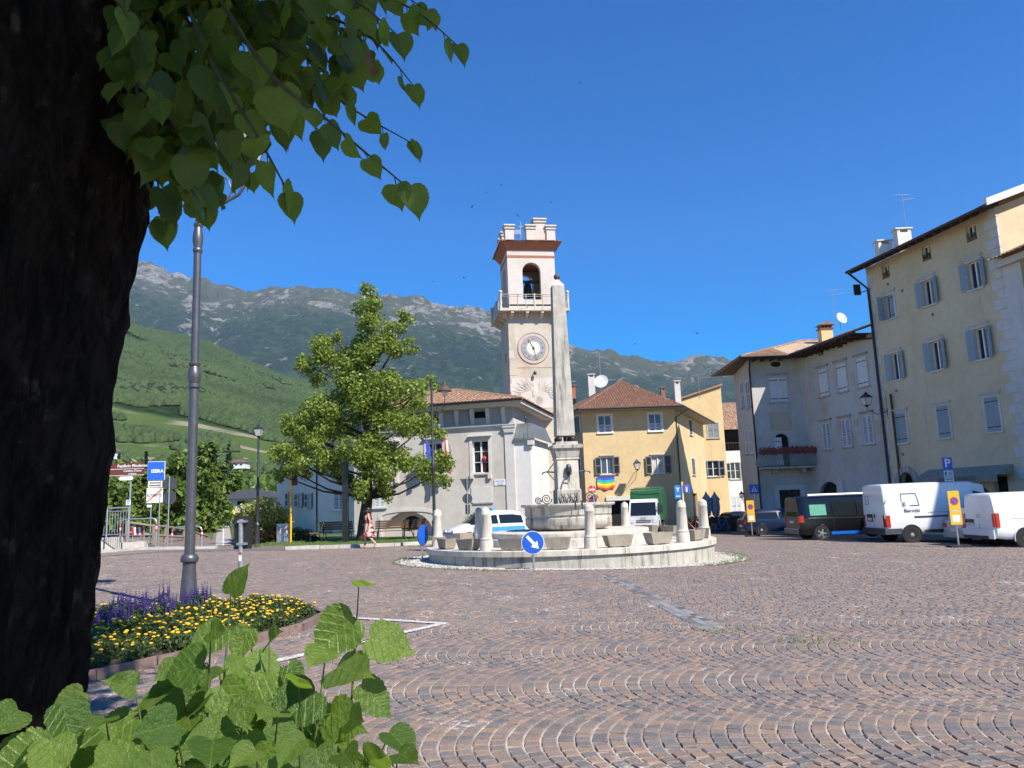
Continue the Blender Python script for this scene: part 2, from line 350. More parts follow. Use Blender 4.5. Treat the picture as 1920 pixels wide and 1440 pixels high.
# grey gutter strip running out from the fountain
mb = MB(); pa, pb = gnd(1138, 1078), gnd(1345, 1182); d = (pb-pa); L = d.length; d.normalize(); nrm = Vector((-d.y, d.x, 0))
for i in range(int(L/.24)):
    for k in (-1, 0, 1):
        c = pa + d*(i*.24+.12) + nrm*k*.115; z = gz(c.x, c.y)
        mb.add([(c + d*sx*.113 + nrm*sy*.052 + Vector((0,0,z - c.z + .003))) for sx, sy in ((-1,-1),(1,-1),(1,1),(-1,1))] + [(c + d*sx*.116 + nrm*sy*.055 + Vector((0,0,z - c.z - .03))) for sx, sy in ((-1,-1),(1,-1),(1,1),(-1,1))], [(0,1,2,3),(4,5,1,0),(5,6,2,1),(6,7,3,2),(7,4,0,3)])
M['gutterstone'] = plain('grey_gutter_stone', (.115,.105,.098), .85, .25, 12, 0, .3, rndvar=.3)
g_ = mb.build('gutter_strip', M['gutterstone']); struct(g_)
# worn white parking lines beside the flower bed
def wornwhite():
    m, nt, b = _mat('worn_white_marking'); co = wpos(nt); col = mixc(nt, ramp(nt, noise(nt, 26, 5, .7, co), .42, .58), (.72,.71,.68), (.30,.25,.22)); nt.links.new(col, b.inputs['Base Color']); b.inputs['Roughness'].default_value = .8
    t = N(nt, 'ShaderNodeBsdfTransparent'); mx = N(nt, 'ShaderNodeMixShader'); nt.links.new(ramp(nt, noise(nt, 14, 5, .7, co), .60, .68), mx.inputs[0]); nt.links.new(b.outputs[0], mx.inputs[1]); nt.links.new(t.outputs[0], mx.inputs[2]); nt.links.new(mx.outputs[0], nt.nodes['Material Output'].inputs[0]); return m
M['worn'] = wornwhite()
def stripe(p, q, w, name='parking_line'):
    p, q = gnd(*p), gnd(*q); d = (q-p); L = d.length; d.normalize(); n = Vector((-d.y, d.x, 0))*w/2; mb = MB(); k = max(2, int(L/.3))
    for i in range(k):
        a, c = p + d*L*i/k, p + d*L*(i+1)/k
        mb.quad(*[Vector((v.x, v.y, gz(v.x)+.0085)) for v in (a-n, c-n, c+n, a+n)])
    return struct(mb.build(name, M['worn']))
stripe((838,1170), (590,1155), .13); stripe((835,1169), (420,1262), .14)
# ---------------------------------------------------------------- land: mountains, forested hill, valley
def interp(pts, x):
    if x <= pts[0][0]: return pts[0][1]
    for (a, b), (c, d) in zip(pts, pts[1:]):
        if x <= c: return b + (d-b)*(x-a)/(c-a)
    return pts[-1][1]
def fbm(x, y, z=0, oct=5, h=1.0): return mnoise.fractal(Vector((x, y, z)), h, 2.0, oct)
SKY = [(-300,400),(100,440),(237,487),(285,496),(352,519),(393,530),(447,542),(477,546),(506,540),(560,536),(610,542),(652,548),(697,554),(743,559),(789,557),(827,569),(868,576),(918,584),(980,606),(1065,642),(1100,655),(1160,663),(1200,672),(1240,682),(1290,670),(1330,666),(1370,673),(1420,695),(1600,700),(1800,690),(2300,640)]
mb = MB(); NC, NR = 500, 120; hf = []
for i in range(NC):
    px = -300 + 2600*i/(NC-1)
    for j in range(NR):
        s = j/(NR-1); D = 2300 + 3100*s
        py = interp(SKY, px); d = ray(px, py); tn = d.z/d.y; azx = d.x/d.y
        zr = tn*5400
        sh = .10*s + .90*s**1.25
        cliff = 60*(1/(1+math.exp(-(s-.80)*40))) - 60*s
        X, Y = azx*D, D
        n = fbm(X*.0011, Y*.0011, 3.1, 6)*260*s*(1.06-s) + fbm(X*.004, Y*.0025, 9.2, 6)*170*min(1, s*2)*(1.12-s)
        rid = abs(fbm(X*.0016, Y*.0005, 5.5, 4))*150*s*(1-s)*1.6
        skn = (fbm(px*.03, 0, 1.7, 6)*22 + abs(fbm(px*.11, 3, 4.1, 4))*16)*s**8
        z = EYE + zr*sh*(D/5400)**.35 + (n - rid + cliff*.6)*1.0 + skn if s < 1 else EYE + zr + skn*1.4
        mb.v.append((X, Y, z)); hf.append(s)
for i in range(NC-1):
    for j in range(NR-1): a = i*NR+j; mb.f.append((a, a+NR, a+NR+1, a+1)); mb.m.append(0); mb.r.append(.5)
def mountm():
    m, nt, b = _mat('mountain_forest_and_rock'); co = wpos(nt); h = N(nt, 'ShaderNodeAttribute', attribute_name='hf').outputs['Fac']
    ge = N(nt, 'ShaderNodeNewGeometry'); sp = N(nt, 'ShaderNodeSeparateXYZ'); nt.links.new(ge.outputs['Normal'], sp.inputs[0])
    fo = mixc(nt, ramp(nt, noise(nt, .02, 6, .7, co), .35, .7), (.014,.036,.013), (.075,.125,.042)); fo = mixc(nt, math_(nt,'MULTIPLY',ramp(nt, noise(nt, .004, 6, .65, co), .42, .6),.75), fo, (.018,.042,.020))
    mead = mixc(nt, noise(nt, .01, 5, .6, co), (.085,.105,.045), (.15,.15,.09))
    rock = mixc(nt, ramp(nt, noise(nt, .012, 7, .7, co, 1.0), .35, .7), (.19,.175,.15), (.50,.47,.42))
    n1 = noise(nt, .0028, 9, .66, co, .8); n2 = noise(nt, .011, 7, .68, scaled(nt, co, (1,1,.35)), .5)
    mk = math_(nt, 'ADD', math_(nt, 'ADD', math_(nt,'MULTIPLY', n1, .62), math_(nt,'MULTIPLY', n2, .55)), math_(nt, 'MULTIPLY', math_(nt,'POWER', h, 2.2), .21))
    c = mixc(nt, ramp(nt, math_(nt,'ADD', h, math_(nt,'MULTIPLY', noise(nt,.004,6,.6,co), .35)), .96, 1.14), fo, mead)
    c = mixc(nt, ramp(nt, mk, .792, .835), c, rock)
    n4 = noise(nt, .0075, 9, .7, scaled(nt, co, (1,1,.8)), 1.4); c = mixc(nt, math_(nt,'MULTIPLY', ramp(nt, n4, .61, .65), ramp(nt, h, .18, .4)), c, rock)
    nt.links.new(c, b.inputs['Base Color']); b.inputs['Roughness'].default_value = .95; b.inputs['Specular IOR Level'].default_value = .05
    bump(nt, b, math_(nt,'ADD', noise(nt, .05, 5, .7, co), math_(nt,'MULTIPLY', noise(nt, .009, 7, .65, co), 3)), 1.0, 45); return m
M['mount'] = mountm()
mo = struct(mb.build('mountain', M['mount'], smooth=180)); a = mo.data.attributes.new('hf', 'FLOAT', 'POINT'); a.data.foreach_set('value', hf)
# forested hill at the left, terraces at its foot
HSKY = [(-300,470),(120,555),(222,598),(264,616),(352,634),(377,640),(427,661),(477,686),(527,707),(577,720),(640,742),(720,775),(820,815),(900,850),(1000,880),(1200,905),(1500,905),(2300,880)]
def hillpt(px, s):
    D = 330 + 1150*s; py = interp(HSKY, px); d = ray(px, py); tn = d.z/d.y; azx = d.x/d.y; X = azx*D
    prof = [(0,.0),(.06,.035),(.12,.085),(.2,.16),(.285,.262),(.36,.33),(.6,.57),(1,1)]
    k = interp(prof, s)
    z = EYE + tn*1480*k + fbm(X*.004, D*.004, 2.2, 5)*26*s*(1.15-s) - 3*(1-s)
    return X, D, z
mb = MB(); NC, NR = 200, 60; hf = []
for i in range(NC):
    for j in range(NR): mb.v.append(hillpt(-300 + 2600*i/(NC-1), j/(NR-1))); hf.append(j/(NR-1))
for i in range(NC-1):
    for j in range(NR-1): a = i*NR+j; mb.f.append((a, a+NR, a+NR+1, a+1)); mb.m.append(0); mb.r.append(.5)
def hillm():
    m, nt, b = _mat('hillside_ground'); co = wpos(nt); h = N(nt, 'ShaderNodeAttribute', attribute_name='hf').outputs['Fac']
    fo = mixc(nt, ramp(nt, noise(nt, .06, 6, .7, co), .35, .7), (.012,.026,.008), (.04,.065,.018))
    vine = mixc(nt, ramp(nt, math_(nt,'SINE', math_(nt,'MULTIPLY', N(nt,'ShaderNodeSeparateXYZ').outputs[2], 1)), 0, 1), (.09,.14,.035), (.13,.175,.05))
    vine = mixc(nt, noise(nt, .05, 5, .6, co), (.05,.085,.022), (.10,.14,.04)); bare = (.25,.22,.165)
    wob = math_(nt,'ADD', h, math_(nt,'MULTIPLY', math_(nt,'SUBTRACT', noise(nt, .006, 4, .5, co), .5), .05))
    low = math_(nt,'SUBTRACT', 1.0, ramp(nt, wob, .27, .285)); c = mixc(nt, low, fo, vine)
    for lo_, wd in ((.10,.003),(.155,.004),(.19,.003),(.225,.004),(.268,.006)): c = mixc(nt, math_(nt,'MULTIPLY', math_(nt,'LESS_THAN', math_(nt,'ABSOLUTE', math_(nt,'SUBTRACT', wob, lo_)), wd), ramp(nt, noise(nt,.009,3,.5,co), .42,.5)), c, bare)
    c = mixc(nt, math_(nt,'MULTIPLY', ramp(nt, noise(nt, .02, 6, .65, co), .66, .70), .7), c, (.36,.33,.28))
    nt.links.new(c, b.inputs['Base Color']); b.inputs['Roughness'].default_value = .95; b.inputs['Specular IOR Level'].default_value = .05
    bump(nt, b, noise(nt, .15, 5, .7, co), 1, 3); return m
M['hill'] = hillm()
hl = struct(mb.build('hill', M['hill'], smooth=180)); a = hl.data.attributes.new('hf', 'FLOAT', 'POINT'); a.data.foreach_set('value', hf)
# valley floor out to the mountains
mb = MB(); pts = [(-5000,-60),(5000,-60),(6000,2600),(-6000,2600)]
mb.poly([(x, y, -3.2) for x, y in pts]); M['field'] = plain('valley_field', (.07,.10,.03), .95, .35, .05)
struct(mb.build('valley_terrain', M['field']))
# trees of the hillside wood: small rounded many-sided crowns, one mass
ico = [(0,0,1)] + [(math.cos(k*1.2566)*.9, math.sin(k*1.2566)*.9, .42) for k in range(5)] + [(math.cos(k*1.2566+.63), math.sin(k*1.2566+.63), -.35) for k in range(5)]
icf = [(0,1+k,1+(k+1)%5) for k in range(5)] + [(1+k,6+k,1+(k+1)%5) for k in range(5)] + [(1+(k+1)%5,6+k,6+(k+1)%5) for k in range(5)]
mb = MB(); rng = random.Random(5)
V, Fc, Rn = [], [], []
for t in range(90000):
    px = rng.uniform(20, 980); s = rng.random()**.85
    X, Y, z = hillpt(px, s)
    dens = fbm(X*.012, Y*.012, 8, 3); tone = .5+.5*fbm(X*.006, Y*.006, 4, 3)
    if s < .285 and (dens < .06): continue
    if s > .285 and dens < -.42: continue
    r = rng.uniform(2.0, 5.0)*(1.0 if s > .3 else .8); o = len(V); rr = min(1, max(0, tone*.7+rng.random()*.35-.1))
    for (x, y, zz) in ico: q = rng.uniform(.75, 1.2); V.append((X + x*r*q, Y + y*r*q, z + r*.5 + zz*r*q*1.15))
    for f in icf: Fc.append(tuple(i+o for i in f)); Rn.append(rr)
    if len(Fc) > 780000: break
mb.v, mb.f, mb.r, mb.m = V, Fc, Rn, [0]*len(Fc)
M['wood_crown'] = leafm('hillside_crowns', (.009,.024,.007), (.066,.102,.026), .10, rough=.8)
w = mb.build('hillside_forest', M['wood_crown'], smooth=180); struct(w, 'stuff'); print('wood', len(Fc))
# ---------------------------------------------------------------- buildings
class W:
    """a wall plane: local x runs right along the wall seen from outside, y into the wall, z up"""
    def __init__(s, O, ang, z0=None):
        s.O = Vector((O[0], O[1], gz(O[0], O[1]) - .05 if z0 is None else z0)); s.ang = ang
        s.u = Vector((math.cos(ang), math.sin(ang), 0)); s.n = Vector((math.sin(ang), -math.cos(ang), 0))
        s.M = Matrix(((s.u.x, -s.n.x, 0, s.O.x), (s.u.y, -s.n.y, 0, s.O.y), (0, 0, 1, s.O.z), (0, 0, 0, 1)))
    def px(s, px, py):
        d = ray(px, py); c = Vector((0,0,EYE)); t = (s.O - c).dot(s.n)/d.dot(s.n); p = c + d*t - s.O; return p.dot(s.u), p.z
    def rect(s, x0, y0, x1, y1):
        cx, cy = (x0+x1)/2, (y0+y1)/2; a, _ = s.px(x0, cy); b, _ = s.px(x1, cy); _, t = s.px(cx, y0); _, e = s.px(cx, y1); return (a, b, e, t)
    def P(s, x, y, z): return s.M @ Vector((x, y, z))
def arc(xa, xb, zs, rise, n=10):
    c = (xa+xb)/2; r = (xb-xa)/2; return [(c - r*math.cos(math.pi*k/n), zs + rise*math.sin(math.pi*k/n)) for k in range(n+1)]
def wall(mb, x0, x1, z0, z1, holes, depth=.2, mi=0, ri=0):
    hs_ = [h for h in holes]
    X = sorted({x0, x1, *[min(max(h[0],x0),x1) for h in hs_], *[min(max(h[1],x0),x1) for h in hs_]}); Z = sorted({z0, z1, *[h[2] for h in hs_], *[h[3] for h in hs_]})
    Z = [z for z in Z if z0 <= z <= z1]
    for a, b in zip(X, X[1:]):
        for c, d in zip(Z, Z[1:]):
            mx, mz = (a+b)/2, (c+d)/2
            if any(h[0] < mx < h[1] and h[2] < mz < h[3] for h in hs_): continue
            mb.quad((a,0,c),(b,0,c),(b,0,d),(a,0,d), mi)
    for h in hs_:
        a, b, c, d = h[:4]; rise = h[4] if len(h) > 4 else 0
        if rise:
            ar = arc(a, b, d-rise, rise); k = len(ar)//2
            for (p, q) in zip(ar[:k+1], ar[1:k+1]): mb.poly([(a,0,d),(p[0],0,p[1]),(q[0],0,q[1])], mi)
            for (p, q) in zip(ar[k:], ar[k+1:]): mb.poly([(b,0,d),(p[0],0,p[1]),(q[0],0,q[1])], mi)
            loop = [(a,c)] + ar + [(b,c)]
        else: loop = [(a,c),(a,d),(b,d),(b,c)]
        for p, q in zip(loop, loop[1:]+loop[:1]): mb.quad((p[0],0,p[1]),(q[0],0,q[1]),(q[0],depth,q[1]),(p[0],depth,p[1]), ri)
    return mb
SHUT = {}
def shutter_mesh(w, h, mat, kind):
    key = (round(w,2), round(h,2), mat.name, kind)
    if key in SHUT: return SHUT[key]
    w, h = key[:2]; mb = MB(); t = .04; fr = .07 if w > .3 else .05
    if kind == 'board':
        for k in range(max(2, int(w/.13))):
            n = max(2, int(w/.13)); mb.box((w*k/n+.003, -t, 0), (w*(k+1)/n-.003, 0, h))
        for z in (h*.12, h*.86): mb.box((0, -t-.012, z), (w*.92, -t, z+.05), 1)
    else:
        for a, b in (((0,-t,0),(fr,0,h)), ((w-fr,-t,0),(w,0,h)), ((fr,-t,0),(w-fr,0,fr)), ((fr,-t,h-fr),(w-fr,0,h)), ((fr,-t,h*.5-fr/2),(w-fr,0,h*.5+fr/2))): mb.box(a, b)
        n = int(h/.075)
        for k in range(1, n):
            z = h*k/n
            if abs(z-h*.5) < fr*.6 or z > h-fr: continue
            mb.add([(fr,-t*.9,z-.02),(w-fr,-t*.9,z-.02),(w-fr,-.006,z+.028),(fr,-.006,z+.028)], [(0,1,2,3)])
        mb.box((fr, -.004, fr), (w-fr, -.001, h-fr), 1)
    me = bpy.data.meshes.new('shutter'); me.from_pydata(mb.v, [], mb.f); me.materials.append(mat); me.materials.append(M['black'])
    me.polygons.foreach_set('material_index', mb.m); SHUT[key] = me; return me
def put(me, name, parent, Mw):
    o = bpy.data.objects.new(name, me); COL.objects.link(o); o.parent = parent; o.matrix_local = Matrix.Translation(-ORG[parent.name]) @ Mw; ORG[o.name] = ORG[parent.name]; return o
def window(house, w, h, mode='open', kind='louvre', smat=None, surround=None, sm=None, lintel=False, sill=True, frame=None, glass=None, depth=.2, bars=1, ajar=None, half=False, sur=.12):
    a, b, c, d = h[:4]; fr = .05; fm = frame or M['white']; mb = MB(); y0, y1 = depth*.55, depth*.9
    for p, q in (((a,y0,c),(a+fr,y1,d)), ((b-fr,y0,c),(b,y1,d)), ((a+fr,y0,c),(b-fr,y1,c+fr)), ((a+fr,y0,d-fr),(b-fr,y1,d))): mb.box(p, q)
    m_ = (a+b)/2; mb.box((m_-.04, y0-.01, c+fr), (m_+.04, y1, d-fr))
    if bars:
        for k in range(1, bars+1): z = c + (d-c)*k/(bars+1); mb.box((a+fr, y0+.01, z-.015), (m_-.04, y1-.005, z+.015)); mb.box((m_+.04, y0+.01, z-.015), (b-fr, y1-.005, z+.015))
    win = mb.xf(w.M).build('window', fm, house)
    mb = MB(); mb.quad((a,y1-.01,c),(b,y1-.01,c),(b,y1-.01,d),(a,y1-.01,d)); mb.xf(w.M).build('pane', glass or M['glass'], win)
    sw = (b-a)/2
    if smat:
        me = shutter_mesh(sw, d-c, smat, kind)
        def sh(side, ang):
            hx = a if side < 0 else b
            L = w.M @ Matrix.Translation((hx, -.06 if ang else .03, c)) @ Matrix.Rotation(ang*side, 4, 'Z')
            put(me, 'shutter', win, L @ Matrix.Scale(-1, 4, (1,0,0)) if side > 0 else L)
        if mode == 'open': sh(-1, ajar or math.radians(168)); sh(1, ajar or math.radians(168))
        elif mode == 'closed': sh(-1, 0); sh(1, 0)
        elif mode == 'one': sh(-1, math.radians(100)); sh(1, 0)
    if surround:
        s = sur; mb = MB(); p = .035
        for q, r in (((a-s,-p,c),(a,.0,d)), ((b,-p,c),(b+s,.0,d)), ((a-s,-p,d),(b+s,.0,d+s))): mb.box(q, r)
        mb.xf(w.M).build('surround', surround, win)
    if sill: MB().box((a-.14,-.10,c-.09),(b+.14,.05,c)).xf(w.M).build('sill', sm or M['kerb'], win)
    if lintel:
        z = d + (sur if surround else 0); MB().box((a-.18,-.09,z+.002),(b+.18,.0,z+.07)).box((a-.24,-.16,z+.07),(b+.24,.0,z+.13)).xf(w.M).build('lintel', sm or M['kerb'], win)
    return win
def back(mb, a, b, c, d, y, mi=0): mb.quad((a,y,c),(b,y,c),(b,y,d),(a,y,d), mi)
def roof_face(mb, A, B, C, D, per=.21, row=.36, amp=.055, mi=0):
    """half-round tiles laid in columns up a slope; A,B eave ends, C,D top ends"""
    A, B, C, D = map(Vector, (A, B, C, D)); ex = (B-A); L = ex.length; ex.normalize(); nn = ex.cross(D-A if (D-A).length > .1 else C-A).normalized()
    if nn.z < 0: nn = -nn
    ey = nn.cross(ex).normalized()
    if ey.dot(C-A) < 0: ey = -ey
    aD, bD, aC, bC = (D-A).dot(ex), (D-A).dot(ey), (C-A).dot(ex), (C-A).dot(ey)
    mb.add([A, B, C, D] if (C-D).length > .05 else [A, B, C], [(0,1,2,3)] if (C-D).length > .05 else [(0,1,2)], mi, .6)
    def top(a):
        if a < aD: return bD*a/max(aD, 1e-3)
        if a > aC: return bC*(L-a)/max(L-aC, 1e-3)
        return bD + (bC-bD)*(a-aD)/max(aC-aD, 1e-3)
    n = int(L/per)
    for k in range(n):
        a0 = (k+.5)*L/n; bt = top(a0)
        if bt < .1: continue
        hw = L/n/2; r_ = 0
        while r_*row < bt:
            b0, b1 = r_*row - (.05 if r_ == 0 else .03), min((r_+1)*row, bt); vs = []
            jit = random.uniform(-.008, .008)
            for b_, lift in ((b0, .035), (b1, .008)):
                for t, h in ((-1, .0), (-.62, .75), (0, 1), (.62, .75), (1, 0)): vs.append(A + ex*(a0 + t*hw + jit) + ey*b_ + nn*(h*amp + lift))
            mb.add(vs, [(i, i+1, i+6, i+5) for i in range(4)] + [(0,1,2,3,4)], mi); r_ += 1
def ridge(mb, P, Q, r=.11, mi=0):
    P, Q = Vector(P), Vector(Q); n = max(1, int((Q-P).length/.38))
    for k in range(n): mb.tube([P + (Q-P)*k/n, P + (Q-P)*(k+1.1)/n], [r*1.08, r*.95], 8, mi)
def soffit(parent, w, x0, x1, z, over, mat, name='rafter', sp=.7, drop=.13, rise=0):
    for k in range(int((x1-x0)/sp)+1):
        x = x0 + k*sp + .2
        if x > x1: break
        mb = MB(); mb.add([(x-.05,-over,z-drop),(x+.05,-over,z-drop),(x+.05,.1,z-drop+rise),(x-.05,.1,z-drop+rise),(x-.05,-over,z-.005),(x+.05,-over,z-.005),(x+.05,.1,z-.005+rise),(x-.05,.1,z-.005+rise)], [(3,2,1,0),(4,5,6,7),(0,1,5,4),(1,2,6,5),(2,3,7,6),(3,0,4,7)])
        mb.xf(w.M).build(name, mat, parent)
def gutter(parent, P, Q, r=.075):
    mb = MB(); mb.tube([P, Q], r, 8); return mb.build('gutter', M['gutter'], parent, smooth=60)
def pipe(parent, pts, r=.05, name='downpipe', mat=None): return MB().tube(pts, r, 8).build(name, mat or M['gutter'], parent, smooth=60)
def chimney(parent, p, w, d, h, mat, cap='flat'):
    x, y, z = p; mb = MB(); mb.box((x-w/2,y-d/2,z-1.2),(x+w/2,y+d/2,z+h), 0)
    if cap == 'flat':
        for sx in (-1,1): mb.box((x+sx*w*.38-w*.1,y-d/2,z+h),(x+sx*w*.38+w*.1,y+d/2,z+h+.22),0)
        mb.box((x-w*.62,y-d*.62,z+h+.22),(x+w*.62,y+d*.62,z+h+.30),0)
    elif cap == 'tile':
        mb.box((x-w*.62,y-d*.62,z+h),(x+w*.62,y+d*.62,z+h+.07),1)
        for sx in (-1,-.33,.33,1): mb.box((x+sx*w*.42-w*.07,y-d*.45,z+h+.07),(x+sx*w*.42+w*.07,y+d*.45,z+h+.3),1)
        mb.add([(x-w*.7,y-d*.7,z+h+.3),(x+w*.7,y-d*.7,z+h+.3),(x+w*.7,y+d*.7,z+h+.3),(x-w*.7,y+d*.7,z+h+.3),(x,y-d*.5,z+h+.62),(x,y+d*.5,z+h+.62)],[(0,1,4),(2,3,5),(1,2,5,4),(3,0,4,5),(3,2,1,0)],1)
    return mb.build('chimney', [mat, M['tile_red']], parent)
def antenna(p, h, label, arms=5, w=.5, dirx=1):
    t = thing('tv_antenna', label, 'antenna', p); x, y, z = p
    MB().tube([(x,y,z-.3),(x,y,z+h)], .022, 6).build('mast', M['steel'], t)
    mb = MB(); mb.tube([(x-w*.2,y,z+h*.82),(x+w*1.6*dirx,y,z+h*.86)], .014, 5)
    for k in range(arms): q = x + dirx*w*(1.5*k/arms); mb.tube([(q,y-.3,z+h*.83+.02*k),(q,y+.3,z+h*.83+.02*k)], .008, 4)
    mb.tube([(x-w*.9,y,z+h*.97),(x+w*.9,y,z+h*.97)], .012, 5)
    mb.build('aerial', M['steel'], t); return t
def dish(p, r, label, tilt=.5, rz=0):
    t = thing('satellite_dish', label, 'satellite dish', p, rz); n = 14; mb = MB()
    mb.lathe([(r*k/5, .22*r*(k/5)**2) for k in range(1, 6)], n, cap=False); mb.f.append(tuple(range(n-1,-1,-1))); mb.m.append(0); mb.r.append(.5)
    mb.xf(Matrix.Translation((0,-.12,.55)) @ Matrix.Rotation(math.pi/2 - tilt, 4, 'X')); mb.build('reflector', M['white'], t, smooth=60, world=False)
    MB().tube([(0,0,-.25),(0,0,.5)], .025, 6).build('mast', M['steel'], t, world=False)
    MB().tube([(0,-.15,.38),(0,-.15-r*.8,.5)], .014, 5).box((-.035,-.2-r*.8,.47),(.035,-.1-r*.8,.55)).build('feed_arm', M['steel'], t, world=False); return t
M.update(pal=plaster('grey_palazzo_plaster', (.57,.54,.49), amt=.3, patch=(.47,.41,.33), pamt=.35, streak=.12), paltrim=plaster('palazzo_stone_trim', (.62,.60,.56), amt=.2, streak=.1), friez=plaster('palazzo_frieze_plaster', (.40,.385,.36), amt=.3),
 whitewall=plaster('white_house_plaster', (.70,.68,.64), amt=.2, streak=.1), yel=plaster('ochre_yellow_plaster', (.66,.50,.285), amt=.35, streak=.12), yel2=plaster('warm_yellow_plaster', (.70,.52,.27), amt=.3, streak=.15),
 towerw=plaster('tower_old_plaster', (.53,.475,.395), amt=.6, patch=(.58,.46,.32), pamt=.4, streak=.4), towertop=plaster('belfry_pink_plaster', (.60,.54,.495), amt=.3, streak=.1), redband=plaster('belfry_red_band', (.42,.16,.10), amt=.2),
 greyh=plaster('grey_white_plaster', (.52,.505,.475), amt=.5, patch=(.50,.43,.34), pamt=.45, streak=.25), tally=plaster('pale_yellow_plaster', (.66,.555,.375), amt=.3, streak=.2), ochre=plaster('ochre_olive_plaster', (.42,.35,.18), amt=.3),
 quoin=plaster('white_quoin_plaster', (.62,.60,.57), amt=.2), sh_grey=plain('grey_shutter', (.25,.27,.26), .6, .1), sh_blue=plain('blue_grey_shutter', (.26,.33,.37), .55, .08), sh_white=plain('white_shutter', (.62,.63,.64), .6, .08), sh_dkgrey=plain('dark_grey_shutter', (.15,.155,.14), .6, .12), sh_green=plain('green_shutter', (.012,.06,.035), .55, .1))
# ---- grey palazzo
Rc = at(966, 900, 44); wp = W((Rc.x, Rc.y), math.radians(-14))
pal = thing('palazzo', 'grey plastered palazzo with bracketed eaves and large blind arch behind the tree', 'building', wp.O)
x0 = wp.px(664, 930)[0]; zc = wp.px(900, 800)[1]; zt = wp.px(900, 766)[1]
wins = [wp.rect(886,826,916,887)]
wd = wins[0][1]-wins[0][0]
for c in (815, 729): u = wp.px(c, 856)[0]; wins.append((u-wd/2, u+wd/2, wins[0][2], wins[0][3]))
ac = wp.px(765, 1000)[0]; ar = (wp.px(814,1005)[0]-wp.px(716,1005)[0])/2; atop = wp.px(765, 959)[1]
archh = (ac-ar, ac+ar, 0.0, atop, atop-.25)
sw_ = wp.rect(701,919,722,951); attic = [wp.rect(883,771,912,784), wp.rect(798,776,827,789)]
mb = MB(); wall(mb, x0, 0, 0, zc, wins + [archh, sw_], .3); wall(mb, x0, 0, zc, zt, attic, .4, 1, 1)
for h in attic: back(mb, h[0]-.05, h[1]+.05, h[2]-.05, h[3]+.05, .4, 2)
# recess of the blind arch with its lunette
lu = wp.rect(746,967,791,993); wall(mb.__class__() if False else mb, x0-0, x0-0, 0, 0, [])
rec = MB(); wall(rec, ac-ar-.1, ac+ar+.1, 0, atop+.05, [(lu[0], lu[1], lu[2], lu[3], (lu[3]-lu[2])*.96)], .15); rec.v = [(x, y+.34, z) for x, y, z in rec.v]
mb.add(rec.v, rec.f, 0)
mb.quad((x0,0,0),(x0,9,0),(x0,9,zt),(x0,0,zt)); mb.quad((0,9,0),(0,0,0),(0,0,zt),(0,9,zt)); mb.quad((x0,9,0),(0,9,0),(0,9,zt),(x0,9,zt))
mb.xf(wp.M).build('wall', [M['pal'], M['friez'], M['dark']], pal)
mb = MB(); back(mb, lu[0], lu[1], lu[2], lu[3], .50); lp = mb.xf(wp.M).build('lunette_window', M['glass'], pal)
mb = MB(); lc = (lu[0]+lu[1])/2; lr = (lu[1]-lu[0])/2; lh = lu[3]-lu[2]
for k in range(1, 8): a = math.pi*k/8; mb.tube([(lc, .47, lu[2]), (lc-lr*math.cos(a), .47, lu[2]+lh*math.sin(a))], .014, 4)
for q in (.4, .7): mb.tube([(lc-lr*q*math.cos(math.pi*k/12), .47, lu[2]+lh*q*math.sin(math.pi*k/12)) for k in range(13)], .014, 4)
mb.xf(wp.M).build('grille', M['iron'], lp)
mb = MB(); aa = arc(ac-ar-.22, ac+ar+.22, atop-.25-.0, .25+.22, 16); bb = arc(ac-ar, ac+ar, atop-.25, .25, 16)
lo1 = [(ac-ar-.22, 0)] + aa + [(ac+ar+.22, 0)]; lo2 = [(ac-ar, 0)] + bb + [(ac+ar, 0)]
for (p, q, r, s_) in zip(lo1, lo1[1:], lo2[1:], lo2): mb.add([(p[0],-.04,p[1]),(q[0],-.04,q[1]),(r[0],-.04,r[1]),(s_[0],-.04,s_[1]),(p[0],.01,p[1]),(q[0],.01,q[1]),(r[0],.01,r[1]),(s_[0],.01,s_[1])], [(0,1,2,3),(0,4,5,1),(3,2,6,7)])
mb.xf(wp.M).build('arch_band', M['paltrim'], pal)
for i, h in enumerate(wins):
    window(pal, wp, h, surround=M['paltrim'], sm=M['paltrim'], lintel=True, bars=2, depth=.3, sur=.17, glass=M['glass'])
    mbk = MB(); c_, s2 = (h[0]+h[1])/2, .2
    for sx in (h[0]-.05, h[1]+.05): MB().box((sx-.1,-.14,h[2]-.34),(sx+.1,0,h[2]-.092)).xf(wp.M).build('sill_bracket', M['paltrim'], pal)
window(pal, wp, sw_, mode='closed', smat=M['sh_white'], sill=True, sm=M['paltrim'], bars=1)
# red paper lantern in the main window, frieze brackets, cornices, corner pilaster
h = wins[0]; mb = MB(); lx = h[0]+(h[1]-h[0])*.72; mb.tube([(lx,.2,h[2]+.1),(lx,.2,h[3]-.5)], .035, 6); mb.ball((lx,.2,(h[2]+h[3])/2-.1), .17, 10, 6)
ln = mb.xf(wp.M).build('paper_lantern', plain('red_paper', (.55,.05,.06), .6), loc=wp.P(lx,.2,h[2])); tag(ln, 'red paper lantern hanging inside the palazzo window', 'lantern')
for k in range(12):
    u = wp.px(945 - k*29.2, 785)[0]
    if u < x0+.2: break
    MB().add([(u-.11,-.28,zt-.02),(u+.11,-.28,zt-.02),(u+.11,0,zt-.02),(u-.11,0,zt-.02),(u-.1,-.06,zc+.12),(u+.1,-.06,zc+.12),(u+.1,0,zc+.12),(u-.1,0,zc+.12),(u-.11,-.26,zt-.3),(u+.11,-.26,zt-.3)], [(0,1,2,3),(8,9,1,0),(4,5,9,8),(0,3,7,4,8),(1,9,5,6,2),(7,6,5,4)]).xf(wp.M).build('bracket', M['paltrim'], pal)
